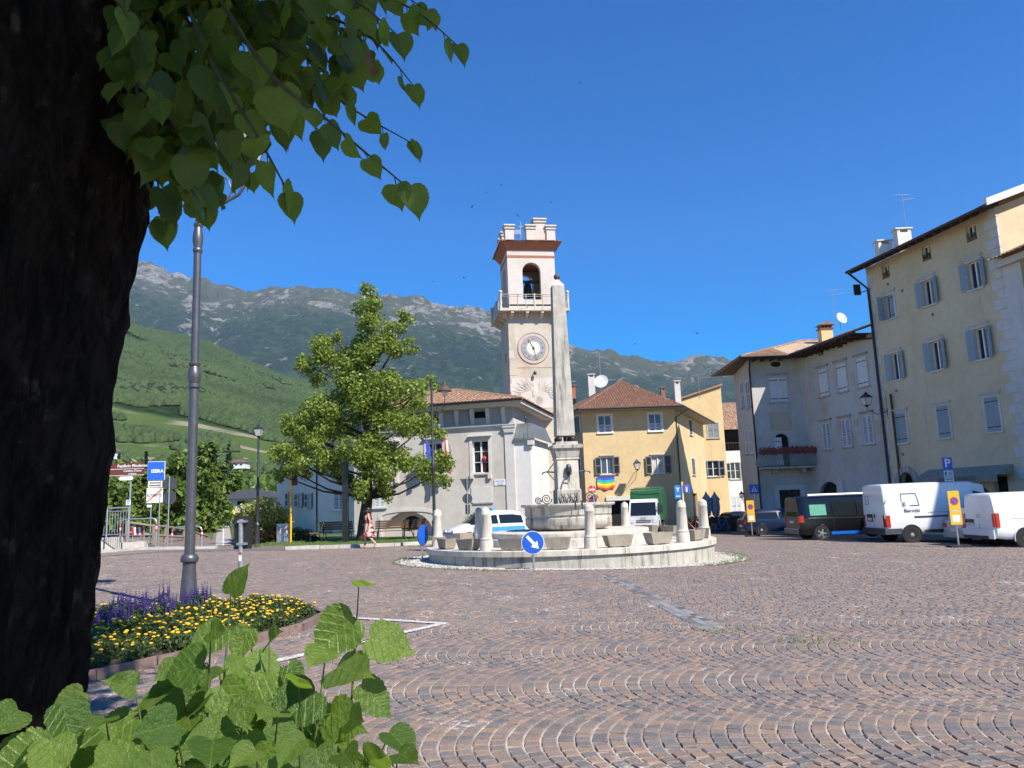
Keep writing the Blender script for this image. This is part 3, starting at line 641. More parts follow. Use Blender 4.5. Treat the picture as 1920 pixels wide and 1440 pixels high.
MB().box((x0-.05,-.10,zc-.10),(.10,.0,zc-.002)).box((x0-.05,-.16,zc),(.16,.0,zc+.09)).xf(wp.M).build('string_course', M['paltrim'], pal)
MB().box((x0-.1,-.42,zt),(.42,9.3,zt+.10)).box((x0-.1,-.62,zt+.10),(.62,9.5,zt+.30)).xf(wp.M).build('cornice', M['paltrim'], pal)
pl = wp.px(950, 900)[0]
MB().box((pl-.02,-.06,0),(0.02,.0,zc-.5)).box((pl-.06,-.09,zc-.5),(.06,.0,zc-.44)).taper(((pl)/2,-.06),zc-.44,zc-.16,-pl/2+.02,.07,-pl/2+.1,.11).box((pl-.12,-.2,zc-.16),(.12,.0,zc-.101)).xf(wp.M).build('pilaster', M['paltrim'], pal)
ez = zt+.33; mb = MB(); e = .72; rz_ = ez + 1.55
A, B, Cc, D_ = wp.P(x0-.2,-e,ez), wp.P(e,-e,ez), wp.P(-4.8,4.4,rz_), wp.P(x0+1,4.4,rz_)
roof_face(mb, A, B, Cc, D_); roof_face(mb, B, wp.P(e,9.6,ez), Cc, Cc, ); ridge(mb, B, Cc); ridge(mb, Cc, D_)
mb.quad(wp.P(x0-.2,9.6,ez), wp.P(e,9.6,ez), Cc, D_)
mb.build('roof', M['tile'], pal, smooth=50)
gutter(pal, wp.P(x0-.1,-.78,ez-.03), wp.P(.78,-.78,ez-.03), .07)
mb = MB(); pq = wp.rect(884,912,923,942); MB().box((pq[0],-.04,pq[2]),(pq[1],.0,pq[3])).box((pq[0]+.1,-.07,pq[2]-.07),(pq[1]+.05,.0,pq[2]-.002),1).xf(wp.M).build('stone_plaque', [M['paltrim'], M['friez']], pal)
sp_ = wp.rect(927,899,949,910); pb_ = MB().box((sp_[0],-.03,sp_[2]),(sp_[1],.0,sp_[3])).xf(wp.M).build('street_name_plate', M['white'], pal)
M['bluetxt'] = plain('blue_lettering', (.05,.2,.5), .5)
for i, s_ in enumerate(('PIAZZA', 'FILZI')): text('lettering', s_, .15, M['bluetxt'], pb_, Matrix.Translation(-ORG[pb_.name]) @ wp.M @ Matrix.Translation(((sp_[0]+sp_[1])/2, -.034, sp_[3]-.11-.16*i)) @ RX90)
# lean-to with zinc roof at the palazzo's right
z1 = wp.px(985, 822)[1]; z2 = wp.px(975, 791)[1]; u1 = wp.px(996, 880)[0]
mb = MB(); wall(mb, .02, u1, 0, z1, []); mb.quad((u1,0,0),(u1,5,0),(u1,5,z1),(u1,0,z1)); mb.xf(wp.M).build('side_wing_wall', M['whitewall'], pal)
mb = MB(); mb.add([(.02,-.15,z1),(u1+.3,-.15,z1),(u1-.1,.9,z2),(.02,.9,z2),(.02,-.15,z1-.12),(u1+.3,-.15,z1-.12),(u1+.3,5,z1),(u1-.1,5,z2)], [(0,1,2,3),(4,5,1,0),(1,6,7,2)])
for k in range(4): x = .1+k*(u1+.1)/4; mb.tube([(x,-.16,z1+.02),(.02+(x-.02)*.75,.9,z2+.02)], .02, 4)
mb.xf(wp.M).build('zinc_roof', M['zinc'], pal); MB().tube([wp.P(u1*.55,.9,z2),wp.P(u1*.55,.9,z2+.55)], .03, 6).ball(wp.P(u1*.55,.9,z2+.3), .08).build('finial', M['iron'], pal)
MB().box((u1-.12,-.18,z1-.38),(u1+.2,.25,z1-.13)).box((u1-.06,-.1,z1-.55),(u1+.1,.15,z1-.38)).xf(wp.M).build('corbel', M['paltrim'], pal)
# ---- white house left of the palazzo
Lc = wp.P(x0, .1, 0); hO = at(597, 930, 49.5); hang = math.atan2(Lc.y-hO.y, Lc.x-hO.x); wh = W((hO.x, hO.y), hang); Lw = math.hypot(Lc.x-hO.x, Lc.y-hO.y) - .02
hs_ = thing('white_house', 'white house with pale shutters half hidden behind the tree', 'house', wh.O)
ht = wh.px(610, 818)[1]; sh1 = wh.rect(626,921,645,957); sh2 = wh.rect(628,848,645,884)
mb = MB(); wall(mb, 0, Lw, 0, ht, [sh1, sh2])
e2 = at(519, 960, 66); v2 = Vector((e2.x-hO.x, e2.y-hO.y)); wl = W((e2.x, e2.y), math.atan2(-v2.y, -v2.x), wh.O.z); l2 = v2.length
sd_ = [wl.rect(541,923,546,950), wl.rect(560,925,567,950), wl.rect(578,925,584,952)]
mb.xf(wh.M); m2 = MB(); wall(m2, 0, l2, 0, ht, sd_); m2.xf(wl.M); mb.add(m2.v, m2.f)
bk = [wh.P(Lw,8,0), wl.P(0,0,0)]
mb.quad(wh.P(Lw,0,0), wh.P(Lw,10,0), wh.P(Lw,10,ht), wh.P(Lw,0,ht)); mb.build('wall', M['whitewall'], hs_)
window(hs_, wh, sh1, mode='closed', smat=M['sh_white']); window(hs_, wh, sh2, mode='closed', smat=M['sh_white'])
for h in sd_: window(hs_, wl, h, mode='open', smat=M['sh_white'], bars=1)
mb = MB(); roof_face(mb, wh.P(-.5,-.6,ht), wh.P(Lw,-.6,ht), wh.P(Lw,5,ht+1.7), wh.P(2.5,5,ht+1.7)); roof_face(mb, wl.P(-.4,-.6,ht), wl.P(l2+.4,-.6,ht), wh.P(2.5,5,ht+1.7), wl.P(1.5,5,ht+1.7)); mb.build('roof', M['tile_red'], hs_, smooth=50)
pipe(hs_, [wl.P(l2-.15,-.08,0), wl.P(l2-.15,-.08,ht)]); mb = MB(); mb.box((.2,-.03,.0),(1.7,.0,.5)); mb.xf(wh.M).build('plinth', M['friez'], hs_)
mb = MB(); wl_ = wh.px(660,1000)[0]
# ---- bell tower
tO = at(954, 640, 52); wt = W((tO.x, tO.y), math.radians(9)); TW = 3.62
tw = thing('bell_tower', 'tall bell tower with clock, balcony, arched belfry and crenellated top', 'tower', wt.O)
Zp = lambda y, x=985: wt.px(x, y)[1]
zb = Zp(583); zB1 = Zp(466); zR = Zp(453)
mb = MB()
for (a, b, c_, d_) in (((0,0),(TW,0),0,0),): wall(mb, 0, TW, 0, zb, [])
mb.quad((0,TW,0),(0,0,0),(0,0,zb),(0,TW,zb)); mb.quad((TW,0,0),(TW,TW,0),(TW,TW,zb),(TW,0,zb)); mb.quad((TW,TW,0),(0,TW,0),(0,TW,zb),(TW,TW,zb)); mb.xf(wt.M).build('shaft', M['towerw'], tw)
for k in range(11):      # corner stones of the shaft
    z = .4 + k*1.15; l = .5 if k % 2 else .34
    if z+.5 > zb-.6: break
    MB().box((-.015,-.018,z),(l,.25,z+.55)).xf(wt.M).build('quoin', M['towertop'] if k % 3 else M['towerw'], tw)
hb = wt.rect(979,491,1013,553); bi = .12; hb = (hb[0], hb[1], zb+.9, hb[3], (hb[1]-hb[0])/2)
mb = MB()
for q in range(4):
    m2 = MB(); wall(m2, bi, TW-bi, zb, zB1, [((TW-(hb[1]-hb[0]))/2, (TW+(hb[1]-hb[0]))/2, zb+.85, hb[3], (hb[1]-hb[0])/2)] if q != 3 or True else [], .45); m2.v = [(x, y+bi, z) for x, y, z in m2.v]
    m2.xf(Matrix.Translation((TW/2,TW/2,0)) @ Matrix.Rotation(q*math.pi/2, 4, 'Z') @ Matrix.Translation((-TW/2,-TW/2,0))); mb.add(m2.v, m2.f)
mb.xf(wt.M).build('belfry_wall', M['towertop'], tw)
MB().box((.1,.1,zb+.4),(TW-.1,TW-.1,zb+.5)).xf(wt.M).build('belfry_floor', M['dark'], tw)
zs = Zp(482); MB().box((bi-.025,bi-.025,zs),(TW-bi+.025,TW-bi+.025,zs+.16)).xf(wt.M).build('red_stripe', M['redband'], tw)
mb = MB(); q = .05
for (o0, z_0), (o1, z_1) in (((.10,zB1-.10),(-.26,zR-.06)),):
    c0 = [(o0,o0),(TW-o0,o0),(TW-o0,TW-o0),(o0,TW-o0)]; c1 = [(o1,o1),(TW-o1,o1),(TW-o1,TW-o1),(o1,TW-o1)]
    for i in range(4): j = (i+1)%4; mb.quad((*c0[i],z_0),(*c0[j],z_0),(*c1[j],z_1),(*c1[i],z_1))
mb.xf(wt.M).build('red_cornice', M['redband'], tw)
mb = MB(); c1 = [(-.34,-.34),(TW+.34,-.34),(TW+.34,TW+.34),(-.34,TW+.34)]; ap = (TW/2,TW/2)
for i in range(4): a, b = c1[i], c1[(i+1)%4]; ca = (ap[0]+(a[0]-ap[0])*.45, ap[1]+(a[1]-ap[1])*.45); cb_ = (ap[0]+(b[0]-ap[0])*.45, ap[1]+(b[1]-ap[1])*.45); roof_face(mb, wt.P(*a,zR-.06), wt.P(*b,zR-.06), wt.P(*cb_,zR+.35), wt.P(*ca,zR+.35), .2, .34)
mb.build('roof', M['tile'], tw, smooth=50); MB().box((.9,.9,zR),(TW-.9,TW-.9,zR+.36)).xf(wt.M).build('roof_core', M['redband'], tw)
def merlon(cx, cy, w, d, z0, z1):
    MB().box((cx-w/2,cy-d/2,z0),(cx+w/2,cy+d/2,z1-.32)).box((cx-w*.6,cy-d*.6,z1-.32),(cx+w*.6,cy+d*.6,z1-.22)).box((cx-w*.5,cy-d*.5,z1-.22),(cx+w*.5,cy+d*.5,z1-.1)).box((cx-w*.66,cy-d*.66,z1-.1),(cx+w*.66,cy+d*.66,z1)).xf(wt.M).build('merlon', M['towertop'], tw)
zm = Zp(421); mw = .62
for cx, cy in ((.35,.35),(TW/2+.05,.3),(TW-.3,.35),(.3,TW/2),(.35,TW-.35),(TW-.3,TW/2+.1),(TW-.35,TW-.35)): merlon(cx, cy, mw, mw, zR-.02, zm)
merlon(TW*.77, TW*.46, .78, .78, zR, Zp(399)+.1)
MB().tube([wt.P(TW*.42,TW*.6,zR), wt.P(TW*.42,TW*.6,Zp(400)+.2)], .03, 6).box(wt.P(TW*.42-.5,TW*.6,Zp(420)), wt.P(TW*.42,TW*.6+.02,Zp(411))).tube([wt.P(TW*.42-.17,TW*.6,Zp(404)), wt.P(TW*.42+.2,TW*.6,Zp(404))], .025, 5).build('weather_vane', M['steel'], tw)
mb = MB(); mb.lathe([(.03,1.0),(.16,.98),(.26,.85),(.3,.55),(.38,.2),(.5,.0),(.44,.0)], 16, (TW/2,TW/2,zb+1.5), cap=False); mb.xf(wt.M).build('bell', plain('bronze', (.07,.075,.06), .45, .2, 6, .7), tw, smooth=60)
MB().box((.3,TW/2-.1,zb+2.5),(TW-.3,TW/2+.1,zb+2.7)).box((TW/2-.06,.3,zb+2.3),(TW/2+.06,TW-.3,zb+2.45)).xf(wt.M).build('bell_frame', M['iron'], tw)
# balcony
bo = .62; zs = zb; MB().box((-bo,-bo,zs-.12),(TW+bo,TW+bo,zs+.06)).xf(wt.M).build('balcony_slab', M['limestone'], tw)
for s0 in range(4):
    for k in range(4):
        x = .25 + k*(TW-.5)/3; m2 = MB().add([(x-.1,-bo+.05,zs-.125),(x+.1,-bo+.05,zs-.125),(x+.1,0,zs-.125),(x-.1,0,zs-.125),(x-.1,-bo+.05,zs-.27),(x+.1,-bo+.05,zs-.27),(x+.1,0,zs-.6),(x-.1,0,zs-.6)], [(0,3,2,1),(4,5,6,7),(0,1,5,4),(0,4,7,3),(1,2,6,5)])
        m2.xf(wt.M @ Matrix.Translation((TW/2,TW/2,0)) @ Matrix.Rotation(s0*math.pi/2, 4, 'Z') @ Matrix.Translation((-TW/2,-TW/2,0))).build('balcony_bracket', M['limestone'], tw)
rt = Zp(556)
for s0 in range(4):
    T = wt.M @ Matrix.Translation((TW/2,TW/2,0)) @ Matrix.Rotation(s0*math.pi/2, 4, 'Z') @ Matrix.Translation((-TW/2,-TW/2,0)); b_ = -bo+.08
    for rz2, rr2 in ((rt,.03),(rt-.14,.02)): MB().tube([(-bo+.1,b_,rz2),(TW+bo-.1,b_,rz2)], rr2, 6).xf(T).build('rail', M['limestone_dirty'], tw)
    for k in range(9):
        x = -bo+.08 + k*(TW+2*bo-.16)/8
        if k == 8: continue
        thick = k in (0, 4); r = .10 if k == 0 else .075 if k == 4 else .035
        m2 = MB(); m2.lathe([(r,zs+.06),(r*.7,zs+.25),(r,zs+.5),(r*.7,rt-.2),(r,rt+(.06 if thick else -.02))], 8, (x,b_,0))
        if k == 0: m2.ball((x,b_,rt+.17), .13)
        m2.xf(T).build('baluster', M['limestone'] if thick else M['limestone_dirty'], tw, smooth=50)
# clock
cu, cz = wt.px(1000, 653); cr_ = (wt.px(1029,653)[0]-cu); T = wt.M @ Matrix.Translation((cu,0,cz)) @ Matrix.Rotation(math.pi/2,4,'X')
M['dial'] = plain('clock_dial_grey', (.30,.30,.315), .8, .12, 4); M['dialrim'] = plaster('clock_surround', (.48,.44,.40), amt=.2)
ck = MB().lathe([(cr_,.0),(cr_,.025)], 40).xf(T).build('clock_face', M['dialrim'], tw)
MB().lathe([(cr_*.76,.02),(cr_*.76,.04)], 40).xf(T).build('hour_ring', M['dial'], ck); MB().lathe([(cr_*.42,.04),(cr_*.42,.052)], 32).xf(T).build('dial_centre', M['white'], ck)
mb = MB()
for r_ in (1.0, .77): mb.tube([(cr_*r_*math.cos(a*math.pi/24), cr_*r_*math.sin(a*math.pi/24), .035) for a in range(48)], .018, 4, closed=True)
mb.xf(T).build('dial_outline', M['redband'], ck)
for k, rn in enumerate(('XII','I','II','III','IIII','V','VI','VII','VIII','IX','X','XI')):
    a = -k*math.pi/6; text('numeral', rn, .17, M['black'], ck, Matrix.Translation(-ORG[tw.name]) @ T @ Matrix.Rotation(a,4,'Z') @ Matrix.Translation((0,cr_*.6,.042)))
M['gold'] = plain('gilt_hand', (.32,.24,.10), .4, .2, 8, .6)
for a, l, w_ in ((math.radians(-165), cr_*.82, .045), (math.radians(28), cr_*.62, .06)):
    MB().add([(-w_,-.12,.07),(w_,-.12,.07),(w_*.5,l*.7,.07),(w_*1.8,l*.78,.07),(0,l,.07),(-w_*1.8,l*.78,.07),(-w_*.5,l*.7,.07)], [tuple(range(7))]).lathe([(.09,.06),(.09,.08)], 10).xf(T @ Matrix.Rotation(a,4,'Z')).build('clock_hand', M['gold'], ck)
# relief of a spread eagle below the clock
eu, ez_ = wt.px(1003, 737); pw = wt.px(1046,737)[0]-eu; ph = Zp(709)-ez_
ep = MB().box((-pw,-.02,-ph),(pw,.0,ph)).xf(wt.M @ Matrix.Translation((eu,0,ez_))).build('relief_panel', M['towertop'], tw)
mb = MB(); E_ = M['towerw']
def feather(x, z, a, l, w_, y=-.03): ca, sa = math.cos(a), math.sin(a); mb.add([(x,y,z),(x+ca*l*.5-sa*w_,y-.03,z+sa*l*.5+ca*w_),(x+ca*l,y,z+sa*l),(x+ca*l*.5+sa*w_,y-.03,z+sa*l*.5-ca*w_)], [(0,3,2,1)])
for sd2 in (-1, 1):
    for k in range(8): a = math.radians(70 - k*17); feather(sd2*(.12+.05*k)*pw/.9, .12*ph, (a if sd2 > 0 else math.pi-a), pw*(.72 - .02*k), .075)
    for k in range(4): feather(sd2*.05, -.25*ph, math.radians(-90 + sd2*(18+k*14)), ph*.62, .06)
    feather(sd2*.12, -.2*ph, math.radians(-90 + sd2*60), ph*.5, .05)
mb.lathe([(.05,-.45*ph),(.2,-.1*ph),(.22,.15*ph),(.1,.42*ph),(.13,.55*ph),(.04,.7*ph)], 10, (0,-.02,0), sy=.3); feather(0, .58*ph, math.pi*.98, .3, .06)
mb.xf(wt.M @ Matrix.Translation((eu,0,ez_))).build('eagle', M['limestone'], ep)
MB().tube([wt.P(cu,-.25,Zp(699)), wt.P(cu,-.25,Zp(704))], .1, 8).tube([wt.P(cu,0,Zp(697)),wt.P(cu,-.28,Zp(697))], .03, 5).build('wall_lantern', M['iron'], tw)
MB().box((-.0,-.012,Zp(690)),(TW,.0,Zp(690)+.03)).box((0,-.012,Zp(775)),(TW,.0,Zp(775)+.04)).xf(wt.M).build('plaster_line', M['redband'], tw)
MB().box((-.012,1.5,Zp(672)),(.0,1.72,Zp(655))).xf(wt.M).build('slit_window', M['dark'], tw)
gz0 = wt.px(1010,1000); k0 = wt.rect(1001,922,1032,960); MB().box((k0[0],-.12,0),(k0[1],0,k0[3])).box((k0[0]-.1,-.2,k0[3]),(k0[1]+.1,0,k0[3]+.12)).box((k0[0]+.25,-.16,k0[3]+.12),(k0[1]-.25,0,k0[3]+.5)).box((k0[0]+.15,-.2,k0[3]+.5),(k0[1]-.15,0,k0[3]+.58)).xf(wt.M).build('stone_niche', M['paltrim'], tw)
# ---- yellow corner house
yO = at(1097, 900, 60); wy = W((yO.x, yO.y), math.radians(.5)); YL = wy.px(1272, 900)[0]
yh = thing('yellow_corner_house', 'ochre yellow corner house with hipped red tile roof and rainbow flag', 'house', wy.O)
ye = wy.px(1180, 768)[1]
up = [wy.rect(1122,779,1146,811), wy.rect(1217,776,1240,808)]; lo = [wy.rect(1127,857,1150,889), wy.rect(1222,855,1246,888)]; shop = (wy.px(1146,960)[0], wy.px(1212,960)[0], .0, wy.px(1170,938)[1])
mb = MB(); wall(mb, 0, YL, 0, ye, up+lo+[shop]); back(mb, shop[0], shop[1], 0, shop[3], .6, 1); mb.quad((shop[0],.2,0),(shop[0],.6,0),(shop[0],.6,shop[3]),(shop[0],.2,shop[3]),1); mb.quad((shop[1],.2,0),(shop[1],.6,0),(shop[1],.6,shop[3]),(shop[1],.2,shop[3]),1); mb.xf(wy.M)
wyl = W((yO.x - .24*12, yO.y + .97*12), math.atan2(-.97, .24), wy.O.z); lL = math.hypot(.24*12,.97*12)
lw1 = [wyl.rect(1077,781,1087,812), wyl.rect(1079,861,1089,892)]
m2 = MB(); wall(m2, 0, lL, 0, ye, lw1); m2.xf(wyl.M); mb.add(m2.v, m2.f)
Ro = wy.P(YL, 0, 0); wyr = W((Ro.x, Ro.y), math.atan2(.93, .37), wy.O.z); rL = 15.5
rw = [wyr.rect(1292,788,1297,815), wyr.rect(1297,860,1303,890)]; door = wyr.rect(1301,925,1310,1000); door = (door[0], door[1], 0, door[3])
m2 = MB(); wall(m2, 0, rL, 0, ye, rw+[door]); back(m2, door[0], door[1], 0, door[3], .2, 1); m2.xf(wyr.M); mb.add(m2.v, m2.f); mb.m[-len(m2.m):] = m2.m
mb.build('wall', [M['yel'], M['dark']], yh)
for h in up: window(yh, wy, h, mode='closed', smat=None, surround=M['white'], sm=M['white'], sur=.14, glass=M['glassblue'], bars=0)
for h in up:      # half-height louvred shutters
    put(shutter_mesh((h[1]-h[0])/2, (h[3]-h[2])*.45, M['sh_white'], 'louvre'), 'shutter', yh, wy.M @ Matrix.Translation((h[0],.05,h[2]))); put(shutter_mesh((h[1]-h[0])/2, (h[3]-h[2])*.45, M['sh_white'], 'louvre'), 'shutter', yh, wy.M @ Matrix.Translation(((h[0]+h[1])/2,.05,h[2])))
for i, h in enumerate(lo): window(yh, wy, h, smat=M['sh_dkgrey'], surround=M['white'], sm=M['kerb'], sur=.06, glass=[M['glassblue'], M['curtain']][i], bars=0); MB().box((h[0]-.12,-.1,h[3]+.09),(h[1]+.1,0,h[3]+.16)).xf(wy.M).build('drip_moulding', M['kerb'], yh)
for h in lw1: window(yh, wyl, h, mode='closed', smat=M['sh_grey'], surround=M['white'])
for h in rw: window(yh, wyr, h, mode='closed', smat=M['sh_dkgrey'], surround=M['white'], sur=.06)
mb = MB(); MB().box((shop[0]-.35,-.14,shop[3]),(shop[1]+.3,0,shop[3]+.32)).xf(wy.M).build('shop_fascia', M['paltrim'], yh)
apx = at(1163, 714, 67); ov = 1.1; ea = ye + .05
c1, c2, c3, c0 = wy.P(-.35,-ov,ea), wy.P(YL+.45,-ov,ea), wyr.P(rL,-ov,ea), wyl.P(0,-ov,ea); ap2 = Vector((apx.x+1.0, apx.y+7.5, apx.z))
mb = MB(); roof_face(mb, c1, c2, apx, apx, .2, .34); roof_face(mb, c0, c1, apx, ap2, .2, .34); roof_face(mb, c2, c3, ap2, apx, .2, .34)
for P_, Q_ in ((c1,apx),(c2,apx),(apx,ap2)): ridge(mb, P_, Q_, .09)
mb.build('roof', M['tile_red'], yh, smooth=50)
mb = MB(); dz = Vector((0,0,-.1)); ins = [wy.P(0,.05,ea-.12), wy.P(YL,.05,ea-.12), wyr.P(rL,.05,ea-.12), wyl.P(0,.05,ea-.12)]
for a, b, c_, d_ in ((c1,c2,ins[1],ins[0]),(c2,c3,ins[2],ins[1]),(c0,c1,ins[0],ins[3])): mb.quad(a+dz,b+dz,c_,d_); mb.quad(a+dz,b+dz,b,a)
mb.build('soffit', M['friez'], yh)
for a, b in ((c1,c2),(c2,c3),(c0,c1)): gutter(yh, a+Vector((0,-.03,-.02)), b+Vector((0,-.03,-.02)))
pipe(yh, [wyr.P(.55,-ov,ea-.1), wyr.P(.4,-.08,ea-.75), wyr.P(.4,-.08,0)])
chimney(yh, at(1109,724,70), .6, .6, .8, M['paltrim']); chimney(yh, at(1074,738,72), .5, .5, .5, M['redband']); chimney(yh, at(1270,740,66), .5, .5, .9, M['paltrim']); chimney(yh, at(1243,738,74), .4, .4, .3, M['tile_red'])
dish(at(1129,728,67), .62, 'white satellite dish on the red roof of the yellow corner house', .35, -.3)
antenna(at(1127,728,70), 3.4, 'thin mast antenna rising behind the satellite dish', 3, .2); antenna(at(1312,745,75), 2.3, 'wide antenna above the sloping yellow annex roof', 3, .7)
# rainbow flag under the left lower window
fx0, fz0 = wy.px(1119, 893); fx1, fz1 = wy.px(1153, 918); mb = MB(); rb = [(.10,.05,.35),(.02,.13,.5),(.03,.4,.62),(.1,.5,.15),(.85,.72,.06),(.9,.35,.03),(.7,.06,.03)]; nxx = 14
for r_ in range(7):
    for k in range(nxx):
        def fp(i, j): t = i/nxx; s_ = j/7; sag = math.sin(t*math.pi)*.14*(.3+s_); return (fx0+(fx1-fx0)*t, -.09-.04*math.sin(t*13+s_*2)*s_, fz0 - (fz0-fz1)*s_*.82 - sag)
        mb.quad(fp(k,r_+1), fp(k+1,r_+1), fp(k+1,r_), fp(k,r_), r_)
tag(mb.xf(wy.M).build('rainbow_flag', [plain('flag_%d' % i, c, .8, .05) for i, c in enumerate(rb)], loc=wy.P(fx0,0,fz1), smooth=180), 'rainbow striped flag hanging below a window of the yellow corner house', 'flag')
# ---- taller yellow annex with a single-pitch roof
aO = at(1283, 900, 77); wa = W((aO.x, aO.y), math.radians(2)); aL = wa.px(1361, 850)[0]
an = thing('yellow_annex', 'tall narrow yellow house with a single sloping roof', 'house', wa.O)
za, zb_ = wa.px(1283,750)[1], wa.px(1357,724)[1]; aw = [wa.rect(1327,793,1347,821), wa.rect(1327,864,1348,893)]
mb = MB(); wall(mb, 0, aL, 0, za, aw); mb.poly([(0,0,za),(aL,0,za),(aL,0,zb_)]); mb.quad((aL,0,0),(aL,9,0),(aL,9,zb_),(aL,0,zb_)); mb.xf(wa.M).build('wall', M['yel2'], an)
window(an, wa, aw[0], mode='closed', smat=M['sh_grey'], surround=M['kerb'], sur=.1); window(an, wa, aw[1], mode='open', smat=M['sh_blue'], surround=M['kerb'], sur=.08)
mb = MB(); mb.add([(-.3,-.25,za-.05),(aL+.12,-.25,zb_+.06),(aL+.12,9,zb_+.06),(-.3,9,za-.05),(-.3,-.25,za+.12),(aL+.12,-.25,zb_+.24),(aL+.12,9,zb_+.24),(-.3,9,za+.12)], [(3,2,1,0),(4,5,6,7),(0,1,5,4),(1,2,6,5),(3,0,4,7)]); mb.xf(wa.M).build('roof', M['tile'], an)
# ---- far house with loggia between annex and grey house
bO = at(1361, 900, 88); wb = W((bO.x, bO.y), 0); bL = wb.px(1420, 850)[0]
bh = thing('loggia_house', 'far white house with wooden loggia under a brown tile roof', 'house', wb.O)
zl0, zl1 = wb.px(1380,845)[1], wb.px(1380,806)[1]; bw = [wb.rect(1370,867,1388,898), wb.rect(1372,930,1390,968)]
mb = MB(); wall(mb, 0, bL, 0, zl0, bw); mb.xf(wb.M).build('wall', M['whitewall'], bh); mb = MB(); back(mb, 0, bL, zl0, zl1+.2, 1.4); mb.quad((0,0,zl0),(bL,0,zl0),(bL,1.4,zl0),(0,1.4,zl0)); mb.xf(wb.M).build('loggia', M['dark'], bh)
window(bh, wb, bw[0], mode='open', smat=M['sh_white']); window(bh, wb, bw[1], mode='closed', smat=M['sh_white'])
mb = MB(); mb.tube([(0,.02,zl0+.9),(bL,.02,zl0+.9)], .04, 5)
for k in range(14): mb.tube([(k*bL/13,.02,zl0),(k*bL/13,.02,zl0+.9)], .025, 4)
mb.xf(wb.M).build('loggia_railing', M['darkwood'], bh)
mb = MB(); zr_ = wb.px(1380,762)[1]+.9; roof_face(mb, wb.P(-.2,-.7,zl1), wb.P(bL,-.7,zl1), wb.P(bL,4,zr_), wb.P(-.2,4,zr_), .24); mb.build('roof', M['tile'], bh, smooth=50)
# ---------------------------------------------------------------- houses along the right side (in shade)
Bx, By = at(1671, 925, 45).x, 45.0; FA = math.radians(-78)
wtl = W((Bx, By), FA); uA = wtl.px(1872, 440)[0]; th = thing('tall_yellow_house', 'tall pale yellow house with blue-grey shutters and white quoins', 'house', wtl.O)
zE = wtl.px(1740, 452)[1] + .1; zE = max(zE, 14.0)
at_s = [(1653,496,1668,522),(1729,460,1745,491),(1810,419,1831,451)]; r4 = [(1660,551,1677,599),(1731,524,1752,571),(1815,491,1840,543)]; r3 = [(1671,662,1690,711),(1748,640,1766,697),(1828,611,1853,672)]; r2 = [(1682,776,1700,832),(1759,760,1781,820),(1848,743,1876,809)]
def row(w, rs):      # openings of one storey share head and sill heights
    R_ = [w.rect(*r) for r in rs]; c = sum(r[2] for r in R_)/len(R_); d = sum(r[3] for r in R_)/len(R_); wd_ = sum(r[1]-r[0] for r in R_)/len(R_)
    return [((r[0]+r[1])/2-wd_/2, (r[0]+r[1])/2+wd_/2, c, d) for r in R_]
ra, r4, r3, r2 = row(wtl, at_s), row(wtl, r4), row(wtl, r3), row(wtl, r2)
ad = wtl.rect(1690,885,1716,930); ad = (ad[0], ad[1], 0, ad[3], (ad[1]-ad[0])/2); s1 = wtl.rect(1768,897,1803,930); s1 = (s1[0], s1[1], 0.0, s1[3]); s2 = wtl.rect(1863,893,1890,925); s2 = (s2[0], s2[1], .9, s2[3])
mb = MB(); wall(mb, 0, uA, 0, zE, ra+r4+r3+r2+[ad, s1, s2], .28)
for h in (ad, s1, s2): back(mb, h[0], h[1], h[2], h[3], .28, 1)
mb.xf(wtl.M)
wgb = W(tuple(wtl.P(uA,0,0))[:2], math.radians(12), wtl.O.z); m2 = MB(); m2.poly([(0,0,0),(11,0,0),(11,0,zE),(5.5,0,zE+2.1),(0,0,zE)]); m2.xf(wgb.M); mb.add(m2.v, m2.f)
mb.quad(wtl.P(0,10,0), wtl.P(0,0,0), wtl.P(0,0,zE), wtl.P(0,10,zE)); mb.build('wall', [M['tally'], M['dark']], th)
for h in ra: window(th, wtl, h, sill=False, bars=0, depth=.28)
for i, h in enumerate(r4): window(th, wtl, h, mode='one' if i == 0 else 'open', kind='board', smat=M['sh_blue'], surround=M['quoin'], sm=M['quoin'], lintel=True, bars=0, depth=.26, ajar=math.radians(160))
for i, h in enumerate(r3): window(th, wtl, h, mode='open', kind='board', smat=M['sh_blue'], surround=M['quoin'], sm=M['quoin'], lintel=True, bars=0, depth=.26, ajar=math.radians([165,160,158][i]))
for i, h in enumerate(r2): window(th, wtl, h, mode='closed', kind='board', smat=M['sh_blue'], surround=M['quoin'], sm=M['quoin'], lintel=True, bars=0, depth=.26)
k = 0; z = 0.3
while z < zE-.3:
    for x, s_ in ((uA, -1), (0, 1)):
        l = (.75 if k % 2 else .45) * (1 if s_ < 0 else .6); a, b = (x-l, x+.02) if s_ < 0 else (x-.0, x+l)
        MB().box((a,-.035,z),(b,.05,z+.46)).xf(wtl.M).build('quoin', M['quoin'], th)
    z += .5; k += 1
aa = arc(ad[0]-.32, ad[1]+.32, ad[3]-(ad[1]-ad[0])/2, (ad[1]-ad[0])/2+.32, 9); bb = arc(ad[0], ad[1], ad[3]-(ad[1]-ad[0])/2, (ad[1]-ad[0])/2, 9)
lo1 = [(ad[0]-.32,0)]+aa+[(ad[1]+.32,0)]; lo2 = [(ad[0],0)]+bb+[(ad[1],0)]
